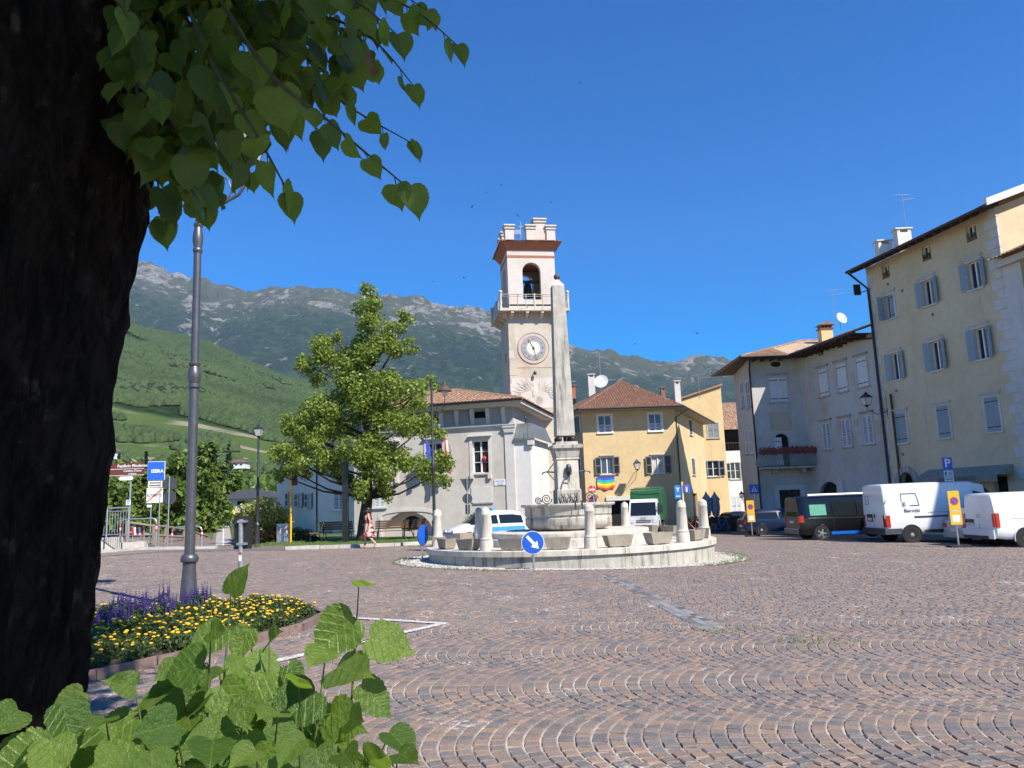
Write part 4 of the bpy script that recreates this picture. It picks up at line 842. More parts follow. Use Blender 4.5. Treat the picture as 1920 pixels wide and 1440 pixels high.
for (p, q, r, s_) in zip(lo1, lo1[1:], lo2[1:], lo2): MB().add([(p[0],-.12,p[1]),(q[0],-.12,q[1]),(r[0],-.12,r[1]),(s_[0],-.12,s_[1]),(p[0],.02,p[1]),(q[0],.02,q[1]),(r[0],.02,r[1]),(s_[0],.02,s_[1])], [(0,1,2,3),(0,4,5,1),(3,2,6,7),(0,3,7,4),(1,5,6,2)]).xf(wtl.M).build('arch_stone', M['limestone_dirty'], th)
# awning over the shop
a0, a1 = wtl.px(1742,884)[0], wtl.px(1902,884)[0]; az = wtl.px(1820,880)[1]; mb = MB(); n = 26
mb.quad((a0,-1.0,az-.35),(a1,-1.0,az-.35),(a1,-.02,az+.12),(a0,-.02,az+.12)); mb.poly([(a0,-1.0,az-.35),(a0,-.02,az+.12),(a0,-.02,az-.35)]); mb.poly([(a1,-1.0,az-.35),(a1,-.02,az+.12),(a1,-.02,az-.35)])
for k in range(n):
    x, x2 = a0+(a1-a0)*k/n, a0+(a1-a0)*(k+1)/n; mb.poly([(x,-1.0,az-.35),(x,-1.0,az-.62),((x*3+x2)/4,-1.0,az-.68),((x+x2)/2,-1.0,az-.70),((x+3*x2)/4,-1.0,az-.68),(x2,-1.0,az-.62),(x2,-1.0,az-.35)])
M['awn'] = plain('grey_awning_cloth', (.27,.26,.22), .85, .15, 5); M['awn2'] = plain('awning_lettering', (.10,.095,.08), .8)
aw_ = mb.xf(wtl.M).build('awning', M['awn'], th)
for s_, x in (('SALUMI', .42), ('FORMAGGI', .62)): text('lettering', s_, .32, M['awn2'], aw_, Matrix.Translation(-ORG[th.name]) @ wtl.M @ Matrix.Translation((a0+(a1-a0)*x,-1.012,az-.47)) @ RX90)
crate = tag(MB().box((s2[0]+.1,.05,s2[2]+.25),(s2[1]-.1,.2,s2[2]+.6)).box((s2[0]+.14,.03,s2[2]+.34),(s2[1]-.14,.05,s2[2]+.38)).xf(wtl.M).build('wooden_crate', M['yel2'], loc=wtl.P(s2[0],0,s2[2])), 'pale wooden crate in the shop window under the awning', 'crate')
ov = .95; sl_ = .42; rU = 5.5
e0, e1 = wtl.P(-.5,-ov,zE-.1), wtl.P(uA+.55,-ov,zE-.1); t0, t1 = wtl.P(-.5,rU,zE+2.25), wtl.P(uA+.55,rU,zE+2.25)
mb = MB(); roof_face(mb, e0, e1, t1, t0, .23); mb.quad(t0, t1, wtl.P(uA+.55,11.5,zE-.1), wtl.P(-.5,11.5,zE-.1)); mb.build('roof', M['tile'], th, smooth=50)
MB().add([(-.5,-ov,zE-.16),(uA+.5,-ov,zE-.16),(uA+.5,.2,zE+.28),(-.5,.2,zE+.28)], [(0,1,2,3)]).xf(wtl.M).build('soffit', M['darkwood'], th)
soffit(th, wtl, -.4, uA+.5, zE-.17, ov, M['darkwood'], 'rafter', .62, .16, .40)
gutter(th, e0+Vector((-.06,0,-.03)), e1+Vector((-.06,0,-.03)), .08)
vb = MB(); p0, p1 = wtl.P(uA+.6,-ov-.05,zE-.14), wtl.P(uA+.6,rU,zE+2.25); vb.add([p0, p1, p1+Vector((0,0,.34)), p0+Vector((0,0,.34)), p0-wgb.n*.25, p1-wgb.n*.25, p1-wgb.n*.25+Vector((0,0,.34)), p0-wgb.n*.25+Vector((0,0,.34))], [(0,1,2,3),(3,2,6,7),(0,4,5,1),(0,3,7,4)]); vb.build('verge_board', M['white'], th)
pipe(th, [wtl.P(-.45,-ov,zE-.15), wtl.P(.12,-.12,zE-1.3), wtl.P(.12,-.12,.2)], .07); pipe(th, [wtl.P(1.0,-.1,wtl.px(1668,740)[1]), wtl.P(1.0,-.1,0)], .06)
for px_, py_ in ((1665,533),(1692,545),(1749,590),(1681,733),(1693,852)): u_, z_ = wtl.px(px_, py_); MB().lathe([(.09,0),(.09,.03)], 10).xf(wtl.M @ Matrix.Translation((u_,0,z_)) @ RX90).build('wall_anchor', M['greywood'], th)
for px_, py_, Yd in ((1657,462,49),(1692,440,48)): chimney(th, at(px_,py_+8,Yd), .9, .6, .35, M['whitewall'], 'flat')
antenna(at(1699,430,49.5), 2.5, 'tall antenna on the roof of the tall yellow house', 5, .5)
MB().tube([wtl.P(.0,-.1,wtl.px(1628,545)[1]), wtl.P(-.7,-.3,wtl.px(1628,545)[1])], .03, 5).box(wtl.P(-.75,-.45,wtl.px(1628,545)[1]-.1), wtl.P(-.55,-.1,wtl.px(1628,545)[1]+.55)).build('floodlight', M['black'], th)
for h in ra:
    m2 = MB(); rr = random.Random(int(h[0]*10))
    for k in range(26): x, y, z = rr.uniform(h[0]+.05,h[1]-.05), rr.uniform(-.02,.12), h[2]+rr.uniform(.1,.34); m2.add([(x,y,z),(x+rr.uniform(-.09,.09),y-.05,z+.08),(x+rr.uniform(-.09,.09),y+.03,z+.12)], [(0,1,2)], 1)
    m2.box((h[0]+.04,-.02,h[2]),(h[1]-.04,.14,h[2]+.14), 0); o_ = m2.xf(wtl.M).build('flower_box', [plain('clay_box', (.2,.09,.05)), plain('box_plants', (.05,.085,.02), .7, .3)], loc=wtl.P(h[0],0,h[2]))
    i_ = ra.index(h); tag(o_, 'planted flower box in the small attic window nearest the ' + ('downpipe', 'middle of the tall yellow house', 'white quoined corner')[i_], 'flower box', 'attic flower boxes')
# ---- ochre neighbour running out of the picture on the right
oc = thing('ochre_house', 'olive ochre house with white trim and green shutters cut by the picture edge', 'house', wtl.P(uA+.02,0,0)); zo = wtl.px(1885, 500)[1]; oL = 15.0
gw = [(uA+2.1, uA+3.1, wtl.px(1905,655)[1], wtl.px(1905,598)[1])]; gw += [(g0[0]+3.3*k, g0[1]+3.3*k, g0[2]-dz_, g0[3]-dz_) for k in range(0,4) for dz_ in (0, 3.4, 6.4) for g0 in gw[:1] if (k, dz_) != (0, 0)]
gu = [(g0[0]+3.3*k, g0[1]+3.3*k, wtl.px(1912,557)[1], wtl.px(1912,527)[1]) for k in range(4) for g0 in gw[:1]]
mb = MB(); wall(mb, uA+.02, uA+oL, 0, zo, [h for h in gw if h[2] > .5]+gu, .25); m2 = MB()
mb.xf(wtl.M); mb.quad(wtl.P(uA+oL,0,0), wtl.P(uA+oL,10,0), wtl.P(uA+oL,10,zo), wtl.P(uA+oL,0,zo)); mb.build('wall', M['ochre'], oc)
for h in gw:
    if h[2] > .5: window(oc, wtl, h, mode='open', smat=M['sh_green'], surround=M['quoin'], sm=M['quoin'])
for h in gu: window(oc, wtl, h, surround=M['quoin'], sill=False)
MB().box((uA+.03,-.05,0),(uA+1.0,.0,zo)).box((uA+1.0,-.045,gu[0][2]-.28),(uA+oL,.0,gu[0][2]-.1)).xf(wtl.M).build('white_trim', M['quoin'], oc)
MB().box((uA-.1,-.35,zo-.02),(uA+oL,.0,zo+.3)).xf(wtl.M).build('cornice', M['quoin'], oc)
mb = MB(); roof_face(mb, wtl.P(uA-.15,-.75,zo+.3), wtl.P(uA+oL,-.75,zo+.3), wtl.P(uA+oL,5,zo+2.6), wtl.P(uA-.15,5,zo+2.6), .23); mb.quad(wtl.P(uA-.15,5,zo+2.6), wtl.P(uA+oL,5,zo+2.6), wtl.P(uA+oL,10.5,zo+.3), wtl.P(uA-.15,10.5,zo+.3)); mb.build('roof', M['tile'], oc, smooth=50)
uw0, uw1, tz0, tz1 = uA+6.5, uA+16.6, 19.0, 16.0; mb = MB(); mb.quad(wtl.P(uw0,-.1,0), wtl.P(uw1,-.1,0), wtl.P(uw1,-.1,tz1), wtl.P(uw0,-.1,tz0)); mb.quad(wtl.P(uw0,9,0), wtl.P(uw0,-.1,0), wtl.P(uw0,-.1,tz0), wtl.P(uw0,9,tz0)); mb.quad(wtl.P(uw1,-.1,0), wtl.P(uw1,9,0), wtl.P(uw1,9,tz1), wtl.P(uw1,-.1,tz1)); mb.quad(wtl.P(uw0,-.5,tz0), wtl.P(uw1,-.5,tz1), wtl.P(uw1,9,tz1), wtl.P(uw0,9,tz0)); mb.build('tall_wing', M['tally'], oc)
# ---- grey-white house with balcony
Cx, Cy = wtl.P(-8.0,0,0).x, wtl.P(-8.0,0,0).y; wcb = W((Cx, Cy), FA, wtl.O.z); LB = 7.98
Dx = at(1424, 925, Cy).x; wdc = W((Dx, Cy), 0, wtl.O.z); LD = Cx - Dx
gh = thing('balcony_house', 'weathered grey-white house with iron flower balcony and wide dark eaves', 'house', wdc.O)
ze = wdc.px(1450, 676)[1]; zcb = wcb.px(1600, 632)[1]; print('eaves', ze, zcb, zE, zo)
ze = (ze + zcb)/2
u1r = row(wcb, [(1537,694,1552,744),(1570,681,1588,736),(1607,668,1627,724)]); u2r = row(wcb, [(1543,794,1558,844),(1578,785,1596,838),(1618,777,1637,832)]); ga = wcb.rect(1536,903,1578,955); ga = (ga[0], ga[1], 0, ga[3], (ga[1]-ga[0])*.45)
ocs = [wcb.px(1539,666), wcb.px(1575,652), wcb.px(1613,638)]; 
mb = MB(); och = []
for u_, z_ in ocs: och.append((u_-.3, u_+.3, z_-.3, z_+.3, .3))
wall(mb, 0, LB, 0, ze, u1r+u2r+[ga]+[(a,b,c+.3,d,.3) for a,b,c,d,_ in och], .25)
for h in [ga]+[(a,b,c+.3,d) for a,b,c,d,_ in och]: back(mb, h[0], h[1], h[2], h[3], .25, 1)
mb.xf(wcb.M)
d1 = wdc.rect(1443,707,1476,754); dd = wdc.rect(1454,813,1481,880); dd = (dd[0], dd[1], dd[2], dd[3], .4); sh_ = wdc.rect(1463,918,1503,975); sh_ = (sh_[0], sh_[1], .3, sh_[3])
m2 = MB(); wall(m2, 0, LD, 0, ze, [d1, dd, sh_], .22); back(m2, dd[0], dd[1], dd[2], dd[3], .22, 1); m2.xf(wdc.M); mb.add(m2.v, m2.f); mb.m[-len(m2.m):] = m2.m
rd = Vector((.12,.99)).normalized(); rl = 6.5; wrt = W((Dx+rd.x*rl, Cy+rd.y*rl), math.atan2(-rd.y, -rd.x), wtl.O.z)
rws = [wrt.rect(1389,715,1395,765), wrt.rect(1399,712,1406,765), wrt.rect(1397,806,1402,852), wrt.rect(1405,806,1411,852)]
m2 = MB(); wall(m2, 0, rl, 0, ze, rws, .2); m2.xf(wrt.M); mb.add(m2.v, m2.f)
mb.build('wall', [M['greyh'], M['dark']], gh)
for h in u1r: window(gh, wcb, h, mode='closed', kind='board', smat=M['sh_white'], surround=M['greyh'], sm=M['limestone_dirty'], lintel=True, bars=0)
for h in u2r: window(gh, wcb, h, mode='closed', kind='louvre', smat=M['sh_white'], surround=M['greyh'], sm=M['limestone_dirty'], lintel=True, bars=0)
window(gh, wdc, d1, mode='closed', kind='board', smat=M['sh_white'], surround=M['greyh'], sm=M['limestone_dirty'], lintel=True, bars=0)
for h in rws: window(gh, wrt, h, mode='closed', kind='louvre', smat=M['sh_white'], sm=M['limestone_dirty'])
window(gh, wdc, sh_, frame=M['darkwood'], sill=False, surround=M['quoin'], sur=.3, bars=0)
ov_u, ov_z = wdc.px(1454, 683); mbo = MB().lathe([(.36,0),(.36,.02)], 20, sy=.55).xf(wdc.M @ Matrix.Translation((ov_u,-.0,ov_z)) @ RX90); mbo.build('oculus', M['dark'], gh)
mbo = MB().tube([(.40*math.cos(a*math.pi/10), .24*math.sin(a*math.pi/10), .02) for a in range(20)], .045, 5, closed=True).xf(wdc.M @ Matrix.Translation((ov_u,0,ov_z)) @ RX90); mbo.build('oculus_frame', M['quoin'], gh)
put(shutter_mesh((dd[1]-dd[0])/2, dd[3]-dd[2]-.25, M['sh_white'], 'board'), 'door_leaf', gh, wdc.M @ Matrix.Translation((dd[0],.04,dd[2])))
M['patch'] = plaster('bare_beige_plaster', (.50,.43,.33), amt=.3)
for r in ((1444,772,1484,808),): q = wdc.rect(*r); MB().box((q[0],-.012,q[2]),(q[1],.0,q[3])).xf(wdc.M).build('plaster_patch', M['patch'], gh)
for r in ((1539,754,1553,776),(1567,790,1574,808),(1600,785,1611,800),(1641,788,1658,814),(1595,700,1603,724)): q = wcb.rect(*r); MB().box((q[0],-.012,q[2]),(q[1],.0,q[3])).xf(wcb.M).build('plaster_patch', M['patch'], gh)
# balcony with bellied iron bars
b0, bz = wdc.px(1421, 878); b1 = wdc.px(1541, 876)[0]; bt = wdc.px(1480, 849)[1]; bd = 1.05; b1 = min(b1, LD+.75)
bal = MB().box((b0,-bd,bz-.12),(b1,0,bz)).box((b0+.9,-.7,bz-.42),(b0+1.15,0,bz-.121)).box((b1-1.4,-.7,bz-.42),(b1-1.15,0,bz-.121)).xf(wdc.M).build('balcony', M['limestone_dirty'], gh)
def bellied(x, y, dx, dy): return [(x+dx*q, y+dy*q, bz+(bt-bz)*t) for t, q in ((0,.02),(.15,.16),(.35,.22),(.6,.1),(1,.0))]
for k in range(46):
    x = b0+.05+(b1-b0-.1)*k/45; MB().tube(bellied(x, -bd+.1, 0, -1), .017, 4).xf(wdc.M).build('balcony_bar', M['sh_grey'], bal)
for k in range(9):
    y = -bd+.1+k*(bd-.1)/9
    for x, dx in ((b0+.05,-1),(b1-.05,1)): MB().tube(bellied(x, y, dx, 0), .017, 4).xf(wdc.M).build('balcony_bar', M['sh_grey'], bal)
MB().tube([(b0+.05,0,bt),(b0+.05,-bd+.1,bt),(b1-.05,-bd+.1,bt),(b1-.05,0,bt)], .03, 5).tube([(b0+.05,-bd+.1,bz+.05),(b1-.05,-bd+.1,bz+.05)], .02, 5).xf(wdc.M).build('handrail', M['iron'], bal)
m2 = MB(); rr = random.Random(4)
for k in range(900):
    x, y, z = rr.uniform(b0-.1,b1+.1), -bd+rr.uniform(-.2,.18), bt+rr.gauss(.08,.10); s_ = rr.uniform(.04,.08); red = rr.random() < .55
    m2.add([(x-s_,y,z),(x+s_,y-.02,z+rr.uniform(-.03,.03)),(x+rr.uniform(-.03,.03),y+rr.uniform(-.05,.05),z+s_*1.6)], [(0,1,2)], 1 if red else 0)
m2.box((b0,-bd-.1,bt-.12),(b1,-bd+.08,bt+.04), 2)
tag(m2.xf(wdc.M).build('geranium_boxes', [plain('geranium_leaf', (.035,.07,.02), .7, .3), plain('geranium_red', (.42,.02,.03), .6, .2), plain('box_brown', (.1,.05,.03))], loc=wdc.P(b0,-bd,bt)), 'row of red geraniums along the balcony rail of the grey house', 'flowers')
# wide eaves, hip at the far end
ovh = 1.25; q0 = wdc.P(-.9,-ovh,ze+.02); q1 = wcb.P(1.012,-ovh,ze+.02); q2 = wcb.P(LB+.02,-ovh,ze+.02); q3 = wrt.P(0,-ovh-.35,ze+.02); top1 = wcb.P(-4.53,5.6,ze+2.3); top2 = wcb.P(LB,5.6,ze+2.3); top0 = Vector((Dx+5.9, Cy+5.6, top1.z))
mb = MB(); roof_face(mb, q0, q1, top1, top0, .22); roof_face(mb, q1, q2, top2, top1, .22); roof_face(mb, q3, q0, top0, top0, .22); ridge(mb, q0, top0); ridge(mb, top0, top1); ridge(mb, top1, top2); mb.build('roof', M['tile'], gh, smooth=50)
mb = MB(); d_ = Vector((0,0,-.07)); i0, i1, i2, i3 = wdc.P(.0,.05,ze-.02), wdc.P(LD,.05,ze-.02), wcb.P(LB,.05,ze-.02), wrt.P(0,.05,ze-.02)
for a, b, c, e in ((q0,q1,i1,i0),(q1,q2,i2,i1),(q3,q0,i0,i3)): mb.quad(a+d_,b+d_,c,e); mb.quad(a+d_,b+d_,b,a)
mb.build('soffit', M['darkwood'], gh); soffit(gh, wdc, -.5, LD-.9, ze-.06, ovh-.05, M['darkwood'], 'rafter', .6, .15, .03); soffit(gh, wcb, .9, LB-.1, ze-.06, ovh-.05, M['darkwood'], 'rafter', .62, .15, .03)
for a, b in ((q0,q1),(q1,q2),(q3,q0)): gutter(gh, a+Vector((-.03,-.04,-.03)), b+Vector((-.03,-.04,-.03)), .08)
pipe(gh, [wdc.P(-.2,-ovh+.2,ze-.1), wdc.P(.0,-.1,ze-.7), wdc.P(.0,-.1,.1)], .06); pipe(gh, [wcb.P(LB-2.4,-ovh,ze-.1), wcb.P(LB-.05,-.1,ze-.35)], .05)
chimney(gh, at(1548,632,56.5), .85, .7, .55, M['yel2'], 'tile')
dish(at(1576,612,53.5), .42, 'round satellite dish beside the tiled chimney of the grey house', .3, .35); antenna(at(1566,604,55), 2.5, 'antenna mast behind the satellite dish of the grey house', 4, .55)
q = wcb.rect(1573,901,1584,925); MB().box((q[0],-.18,q[2]),(q[1],0,q[3])).xf(wcb.M).build('meter_box', M['quoin'], gh)
# ---------------------------------------------------------------- fountain roundabout
def onplane(px, py, z):
    d = ray(px, py); t = (z-EYE)/d.z; return Vector((d.x*t, d.y*t, z))
fx, fy = FC.x, FC.y; ZR = .44
def on_ring(px, front, r, z):      # the point of the ring seen at this column, on its near or far half
    best = min((abs(proj((fx+r*math.cos(a), fy+r*math.sin(a), z))[0]-px), a) for a in [(-math.pi if front else 0)+math.pi*k/400 for k in range(401)])[1]
    return Vector((r*math.cos(best), r*math.sin(best), 0))
ft = thing('fountain', 'stone fountain with tall obelisk on a stepped round platform', 'fountain', (fx, fy, 0))
mb = MB(); n = 96
mb.lathe([(RING-.07,-.5),(RING-.07,ZR-.15)], n, (fx,fy,0), cap=False); mb.build('ring_wall', M['limestone_dirty'], ft, smooth=40)
for k in range(24):      # coping stones
    a0, a1 = 2*math.pi*k/24, 2*math.pi*(k+1)/24 - .003; m2 = MB(); pr = [(RING-.62,ZR-.02),(RING-.62,ZR),(RING-.015,ZR),(RING,ZR-.015),(RING,ZR-.15),(RING-.069,ZR-.16)]; vs = []
    for q in range(5):
        a = a0+(a1-a0)*q/4; vs += [(fx+r*math.cos(a), fy+r*math.sin(a), z) for r, z in pr]
    fs = [(q*6+i, q*6+(i+1)%6, (q+1)*6+(i+1)%6, (q+1)*6+i) for q in range(4) for i in range(6)] + [(0,1,2,3,4,5), tuple(range(29,23,-1))]
    m2.add(vs, fs).build('coping_stone', M['limestone'], ft)
MB().lathe([(RING-.6,ZR-.03),(.0+.01,ZR-.03)], 64, (fx,fy,0), cap=False).build('ring_floor', M['limestone'], ft)
MB().lathe([(2.62,ZR-.1),(2.62,ZR+.17),(2.60,ZR+.19),(2.38,ZR+.19)], 72, (fx,fy,0), cap=False).build('step', M['limestone'], ft, smooth=35)
MB().lathe([(2.42,ZR+.1),(2.42,ZR+.15),(2.45,ZR+.2),(2.45,ZR+.34),(2.43,ZR+.36),(.01,ZR+.36)], 72, (fx,fy,0), cap=False).build('step', M['limestone'], ft, smooth=35)
# lobed basin
zb0 = ZR+.36; zr = at(1060, 944, 23.2).z; hB = zr-zb0; n = 96; vs, fs = [], []
prof = [(.55,.0),(.78,.015),(.92,.10),(.985,.24),(.985,.46),(.955,.50),(.955,.55),(.985,.58),(.99,.86),(1.0,.88),(1.06,.90),(1.075,.95),(1.06,1.0),(.93,1.0),(.91,.96),(.90,.75)]
for r, z in prof:
    for k in range(n):
        a = 2*math.pi*k/n; lob = 1.0 - .10*abs(math.cos(2*(a-math.pi/4)))**14 + .03*abs(math.sin(2*(a-math.pi/4)))
        rr = 1.33*r*lob; vs.append((fx+rr*math.cos(a), fy+rr*math.sin(a), zb0+hB*z))
for i in range(len(prof)-1):
    for k in range(n): fs.append((i*n+k, i*n+(k+1)%n, (i+1)*n+(k+1)%n, (i+1)*n+k))
MB().add(vs, fs).build('basin', M['limestone_dirty'], ft, smooth=50)
wm, nt, b = _mat('fountain_water'); b.inputs['Base Color'].default_value = (.03,.05,.045,1); b.inputs['Roughness'].default_value = .05; bump(nt, b, noise(nt, 8, 3, .5, wpos(nt)), .3, .02); M['water'] = wm
MB().lathe([(1.26,zr-.10),(.01,zr-.10)], 48, (fx,fy,0), cap=False).build('water', M['water'], ft)
# pedestal, balls, obelisk: square in plan, turned a little
T = Matrix.Translation((fx,fy,0)) @ Matrix.Rotation(math.radians(7),4,'Z'); Zf = lambda y, x=1056: at(x, y, fy-.4).z
def sq(name, prof, mat, sm=None): return MB().lathe([(r*.88*math.sqrt(2), z) for r, z in prof], 4).xf(T @ Matrix.Rotation(math.pi/4,4,'Z')).build(name, mat, ft)
h0, h1, h2, h3 = Zf(917), Zf(858), Zf(833), Zf(820)
sq('pedestal_base', [(.44,zb0),(.43,h0-.04),(.40,h0)], M['limestone_dirty'])
sq('pedestal', [(.385,h0),(.375,h1-.06),(.41,h1-.05),(.41,h1)], M['limestone'])
sq('pedestal_cornice', [(.38,h1),(.40,h1+.02),(.47,h2-.13),(.53,h2-.12),(.54,h2-.02),(.44,h2),(.40,h2+.01),(.39,h2+.09)], M['limestone_dirty'])
for sx in (-1,1):
    for sy in (-1,1): MB().ball((sx*.21,sy*.21,h2+.18), .095).xf(T).build('stone_ball', plain('dark_bronze_ball', (.05,.04,.035), .5, .2, 8, .3), ft, smooth=180)
ot = Zf(533, 1041); sq('obelisk', [(.325,h2+.28),(.325,h2+.30),(.222,ot)], M['limestone_dirty']); sq('obelisk_tip', [(.222,ot),(.225,ot+.03),(.06,ot+.24),(.05,ot+.27)], M['limestone'])
MB().ball((fx,fy,ot+.36), .105, 14, 9).build('finial_ball', plain('rust_ball', (.10,.06,.045), .6, .2, 8), ft, smooth=180)
MB().tube([(fx,fy,h2),(fx,fy,h2+.3)], .05, 6).build('obelisk_pin', M['iron'], ft)
# ironwork
def spiral(c, ax, r0, turns, z, s=1): return [(c[0]+ax[0]*r0*(1-t/ (turns*12+2))*math.cos(s*t*math.pi/6), c[1]+ax[1]*r0*(1-t/(turns*12+2))*math.cos(s*t*math.pi/6), z+r0*(1-t/(turns*12+2))*math.sin(s*t*math.pi/6)) for t in range(int(turns*12))]
for sx in (-1,1):
    for k in (0,1): MB().tube(spiral((sx*(.68+.22*k),-.12+.3*k,0), (1,0), .17-.05*k, 2.2, zr+.16-.03*k, sx), .016, 5).xf(T).build('iron_scroll', M['iron'], ft)
    zsp = Zf(884); MB().tube([(sx*.38,0,zsp),(sx*.62,0,zsp+.02),(sx*.74,0,zsp),(sx*.76,0,zsp-.06)], .024, 6).tube([(sx*.38,0,zsp+.28),(sx*.6,0,zsp+.03)], .014, 5).tube([(sx*.38,0,zsp-.25),(sx*.6,0,zsp)], .014, 5).xf(T).build('water_spout', M['iron'], ft)
    m_w = MB().tube([(sx*.77,0,zsp-.05),(sx*.82,0,zsp-.3),(sx*.85,0,zr-.1)], .010, 5).xf(T).build('water_jet', M['lampglass'], ft)
zsp = Zf(885); MB().tube([(0,-.38,zsp),(0,-.62,zsp+.02),(0,-.72,zsp-.08)], .026, 6).tube([(0,-.38,zsp-.3),(0,-.6,zsp)], .016, 5).xf(T).build('water_spout', M['iron'], ft)
MB().lathe([(.02,.22),(.06,.2),(.09,.1),(.10,-.02),(.05,-.12),(.02,-.14)], 10, (.0,-.43,zsp+.02), sy=.6).xf(T).build('spout_mask', M['iron'], ft, smooth=60)
for k in range(6):
    x = -.26+k*.1; MB().tube([(x,-.46,zr-.05),(x+.05*(-1)**k,-.5,zr+.14),(x-.02,-.47,zr+.30)], .016, 5).xf(T).build('iron_stem', M['iron'], ft)
for k in (-1,1): MB().tube([(k*.1+.05,-1.28,zr+.05),(k*.1+.05,-1.46,zr+.06),(k*.1+.05,-1.5,zr-.18)], .02, 5).xf(T).build('iron_strap', M['iron'], ft)
# stone bollards
bol = thing('stone_bollard', '', 'bollard', (0,0,0)); bp = [(.19,-.02),(.19,.26),(.165,.30),(.185,.33),(.165,.36),(.155,.40),(.128,.96),(.138,.985),(.128,1.0),(.124,1.08),(.09,1.13),(.01,1.17)]
MB().lathe([(.185,0),(.182,.24),(.17,.27)], 20).build('base', M['limestone'], bol, smooth=40, world=False)
MB().lathe([(.155,.27),(.172,.285),(.172,.31),(.155,.33),(.150,.36),(.126,.93),(.136,.945),(.136,.965),(.124,.98),(.124,1.06),(.10,1.10),(.01,1.15)], 20).build('shaft', M['limestone'], bol, smooth=40, world=False)
BOL = [((821,1029), 'stone bollard at the left end of the fountain ring', 1), ((913,1033), 'stone bollard standing close in front of another, left of the blue arrow sign', 1), ((899,1012), 'stone bollard almost hidden behind another beside the open car door', -1), ((1108,1030), 'stone bollard in front of the basin, right of the blue arrow sign', 1), ((1174,989), 'stone bollard between the basin and the white truck cab', -1), ((1281,1019), 'stone bollard in front of the green truck body', 1), ((1325,1010), 'stone bollard at the right end of the fountain ring', 1)]
for i, ((px, py), lab, fr) in enumerate(BOL):
    d = on_ring(px, fr > 0, RING-.34, ZR)
    c = bol if i == 0 else clone(bol); c.location = (fx+d.x, fy+d.y, ZR+.001); c['label'] = lab; c['group'] = 'stone bollards on the fountain ring'; c.rotation_euler = (random.uniform(-.012,.012), random.uniform(-.012,.012), i*1.3)
# stone troughs
def trough(name='stone_trough'):
    t = thing(name, '', 'planter', (0,0,0)); mb = MB(); a, b_, h, w_ = .42, .20, .34, .055
    o0 = [(-a*.78,-b_*.8),(a*.78,-b_*.8),(a*.78,b_*.8),(-a*.78,b_*.8)]; o1 = [(-a,-b_),(a,-b_),(a,b_),(-a,b_)]; i1 = [(-a+w_,-b_+w_),(a-w_,-b_+w_),(a-w_,b_-w_),(-a+w_,b_-w_)]
    vs = [(*p,.03) for p in o0] + [(*p,h) for p in o1] + [(*p,h) for p in i1] + [(*p,h-.1) for p in i1]
    fs = [(3,2,1,0)] + [(i,(i+1)%4,4+(i+1)%4,4+i) for i in range(4)] + [(4+i,4+(i+1)%4,8+(i+1)%4,8+i) for i in range(4)] + [(8+i,8+(i+1)%4,12+(i+1)%4,12+i) for i in range(4)]
    mb.add(vs, fs).build('body', M['trough'], t, world=False); MB().quad((-a+.06,-b_+.06,h-.08),(a-.06,-b_+.06,h-.08),(a-.06,b_-.06,h-.08),(-a+.06,b_-.06,h-.08)).build('soil', M['soil'], t, world=False)
    for sx in (-1,1): MB().box((sx*a*.5-.07,-b_*.7,0),(sx*a*.5+.07,b_*.7,.029)).build('foot', M['trough'], t, world=False)
    return t
tr = trough(); TR = [((838,1026),'stone trough next to the leftmost bollard of the fountain ring'),((879,1029),'stone trough left of the two overlapping bollards'),((803,1014),'stone trough half hidden behind the leftmost bollard'),((962,1031),'stone trough just left of the blue arrow sign'),((1047,1029),'stone trough between the blue arrow sign and a bollard'),((1160,1023),'stone trough right of the bollard in front of the basin'),((1236,1018),'stone trough in front of the truck, left of a bollard'),((1303,1013),'stone trough between the two rightmost bollards'),((1327,1005),'stone trough tucked behind the rightmost bollard'),((868,1006),'stone trough on the far side of the ring in front of the white car'),((1214,990),'stone trough on the far side of the ring below the truck cab'),((1259,990),'stone trough on the far side of the ring below the green truck body')]
for i, ((px, py), lab) in enumerate(TR):
    c = tr if i == 0 else clone(tr); d = on_ring(px, i < 9 and i != 2, RING-.36, ZR)
    c.location = (fx+d.x, fy+d.y, ZR+.002); c.rotation_euler = (0,0,math.atan2(d.y,d.x)+math.pi/2+random.uniform(-.08,.08)); c['label'] = lab; c['group'] = 'stone troughs on the fountain ring'; c.scale = (random.uniform(.80,.95), .88, random.uniform(.84,.94))
# pebble strip round the ring
mb = MB(); rr = random.Random(11); octa = [(1,0,0),(0,1,0),(-1,0,0),(0,-1,0),(0,0,.8)]
for k in range(5200):
    a = rr.uniform(0, 2*math.pi); wid = .42 + .5*max(0, math.cos(a))**2 + .55*max(0, -math.cos(a))**2; r = RING - .05 + wid*rr.random()**.8; x, y = fx+r*math.cos(a), fy+r*math.sin(a); s = rr.uniform(.016,.038)
    mb.add([(x+s*p[0]*rr.uniform(.7,1.2), y+s*p[1]*rr.uniform(.7,1.2), gz(x, y)+.004+s*p[2]*.9) for p in octa], [(0,1,4),(1,2,4),(2,3,4),(3,0,4)])
struct(mb.build('gravel', M['gravel']), 'stuff'); M['gravbase'] = plain('gravel_bed', (.36,.33,.28), .95, .25, 25, 0, .4)
vs, fs = [], []; n = 90
for k in range(n):
    a = 2*math.pi*k/n; wid = .42 + .5*max(0, math.cos(a))**2 + .55*max(0, -math.cos(a))**2
    for r in (RING-.2, RING+wid*.93+.05*math.sin(k*2.1)): x, y = fx+r*math.cos(a), fy+r*math.sin(a); vs.append((x, y, gz(x, y)+.007))
struct(MB().add(vs, [(2*k, 2*k+1, (2*k+3)%(2*n), (2*k+2)%(2*n)) for k in range(n)]).build('gravel_strip', M['gravbase']))
mb = MB(); rr = random.Random(3)
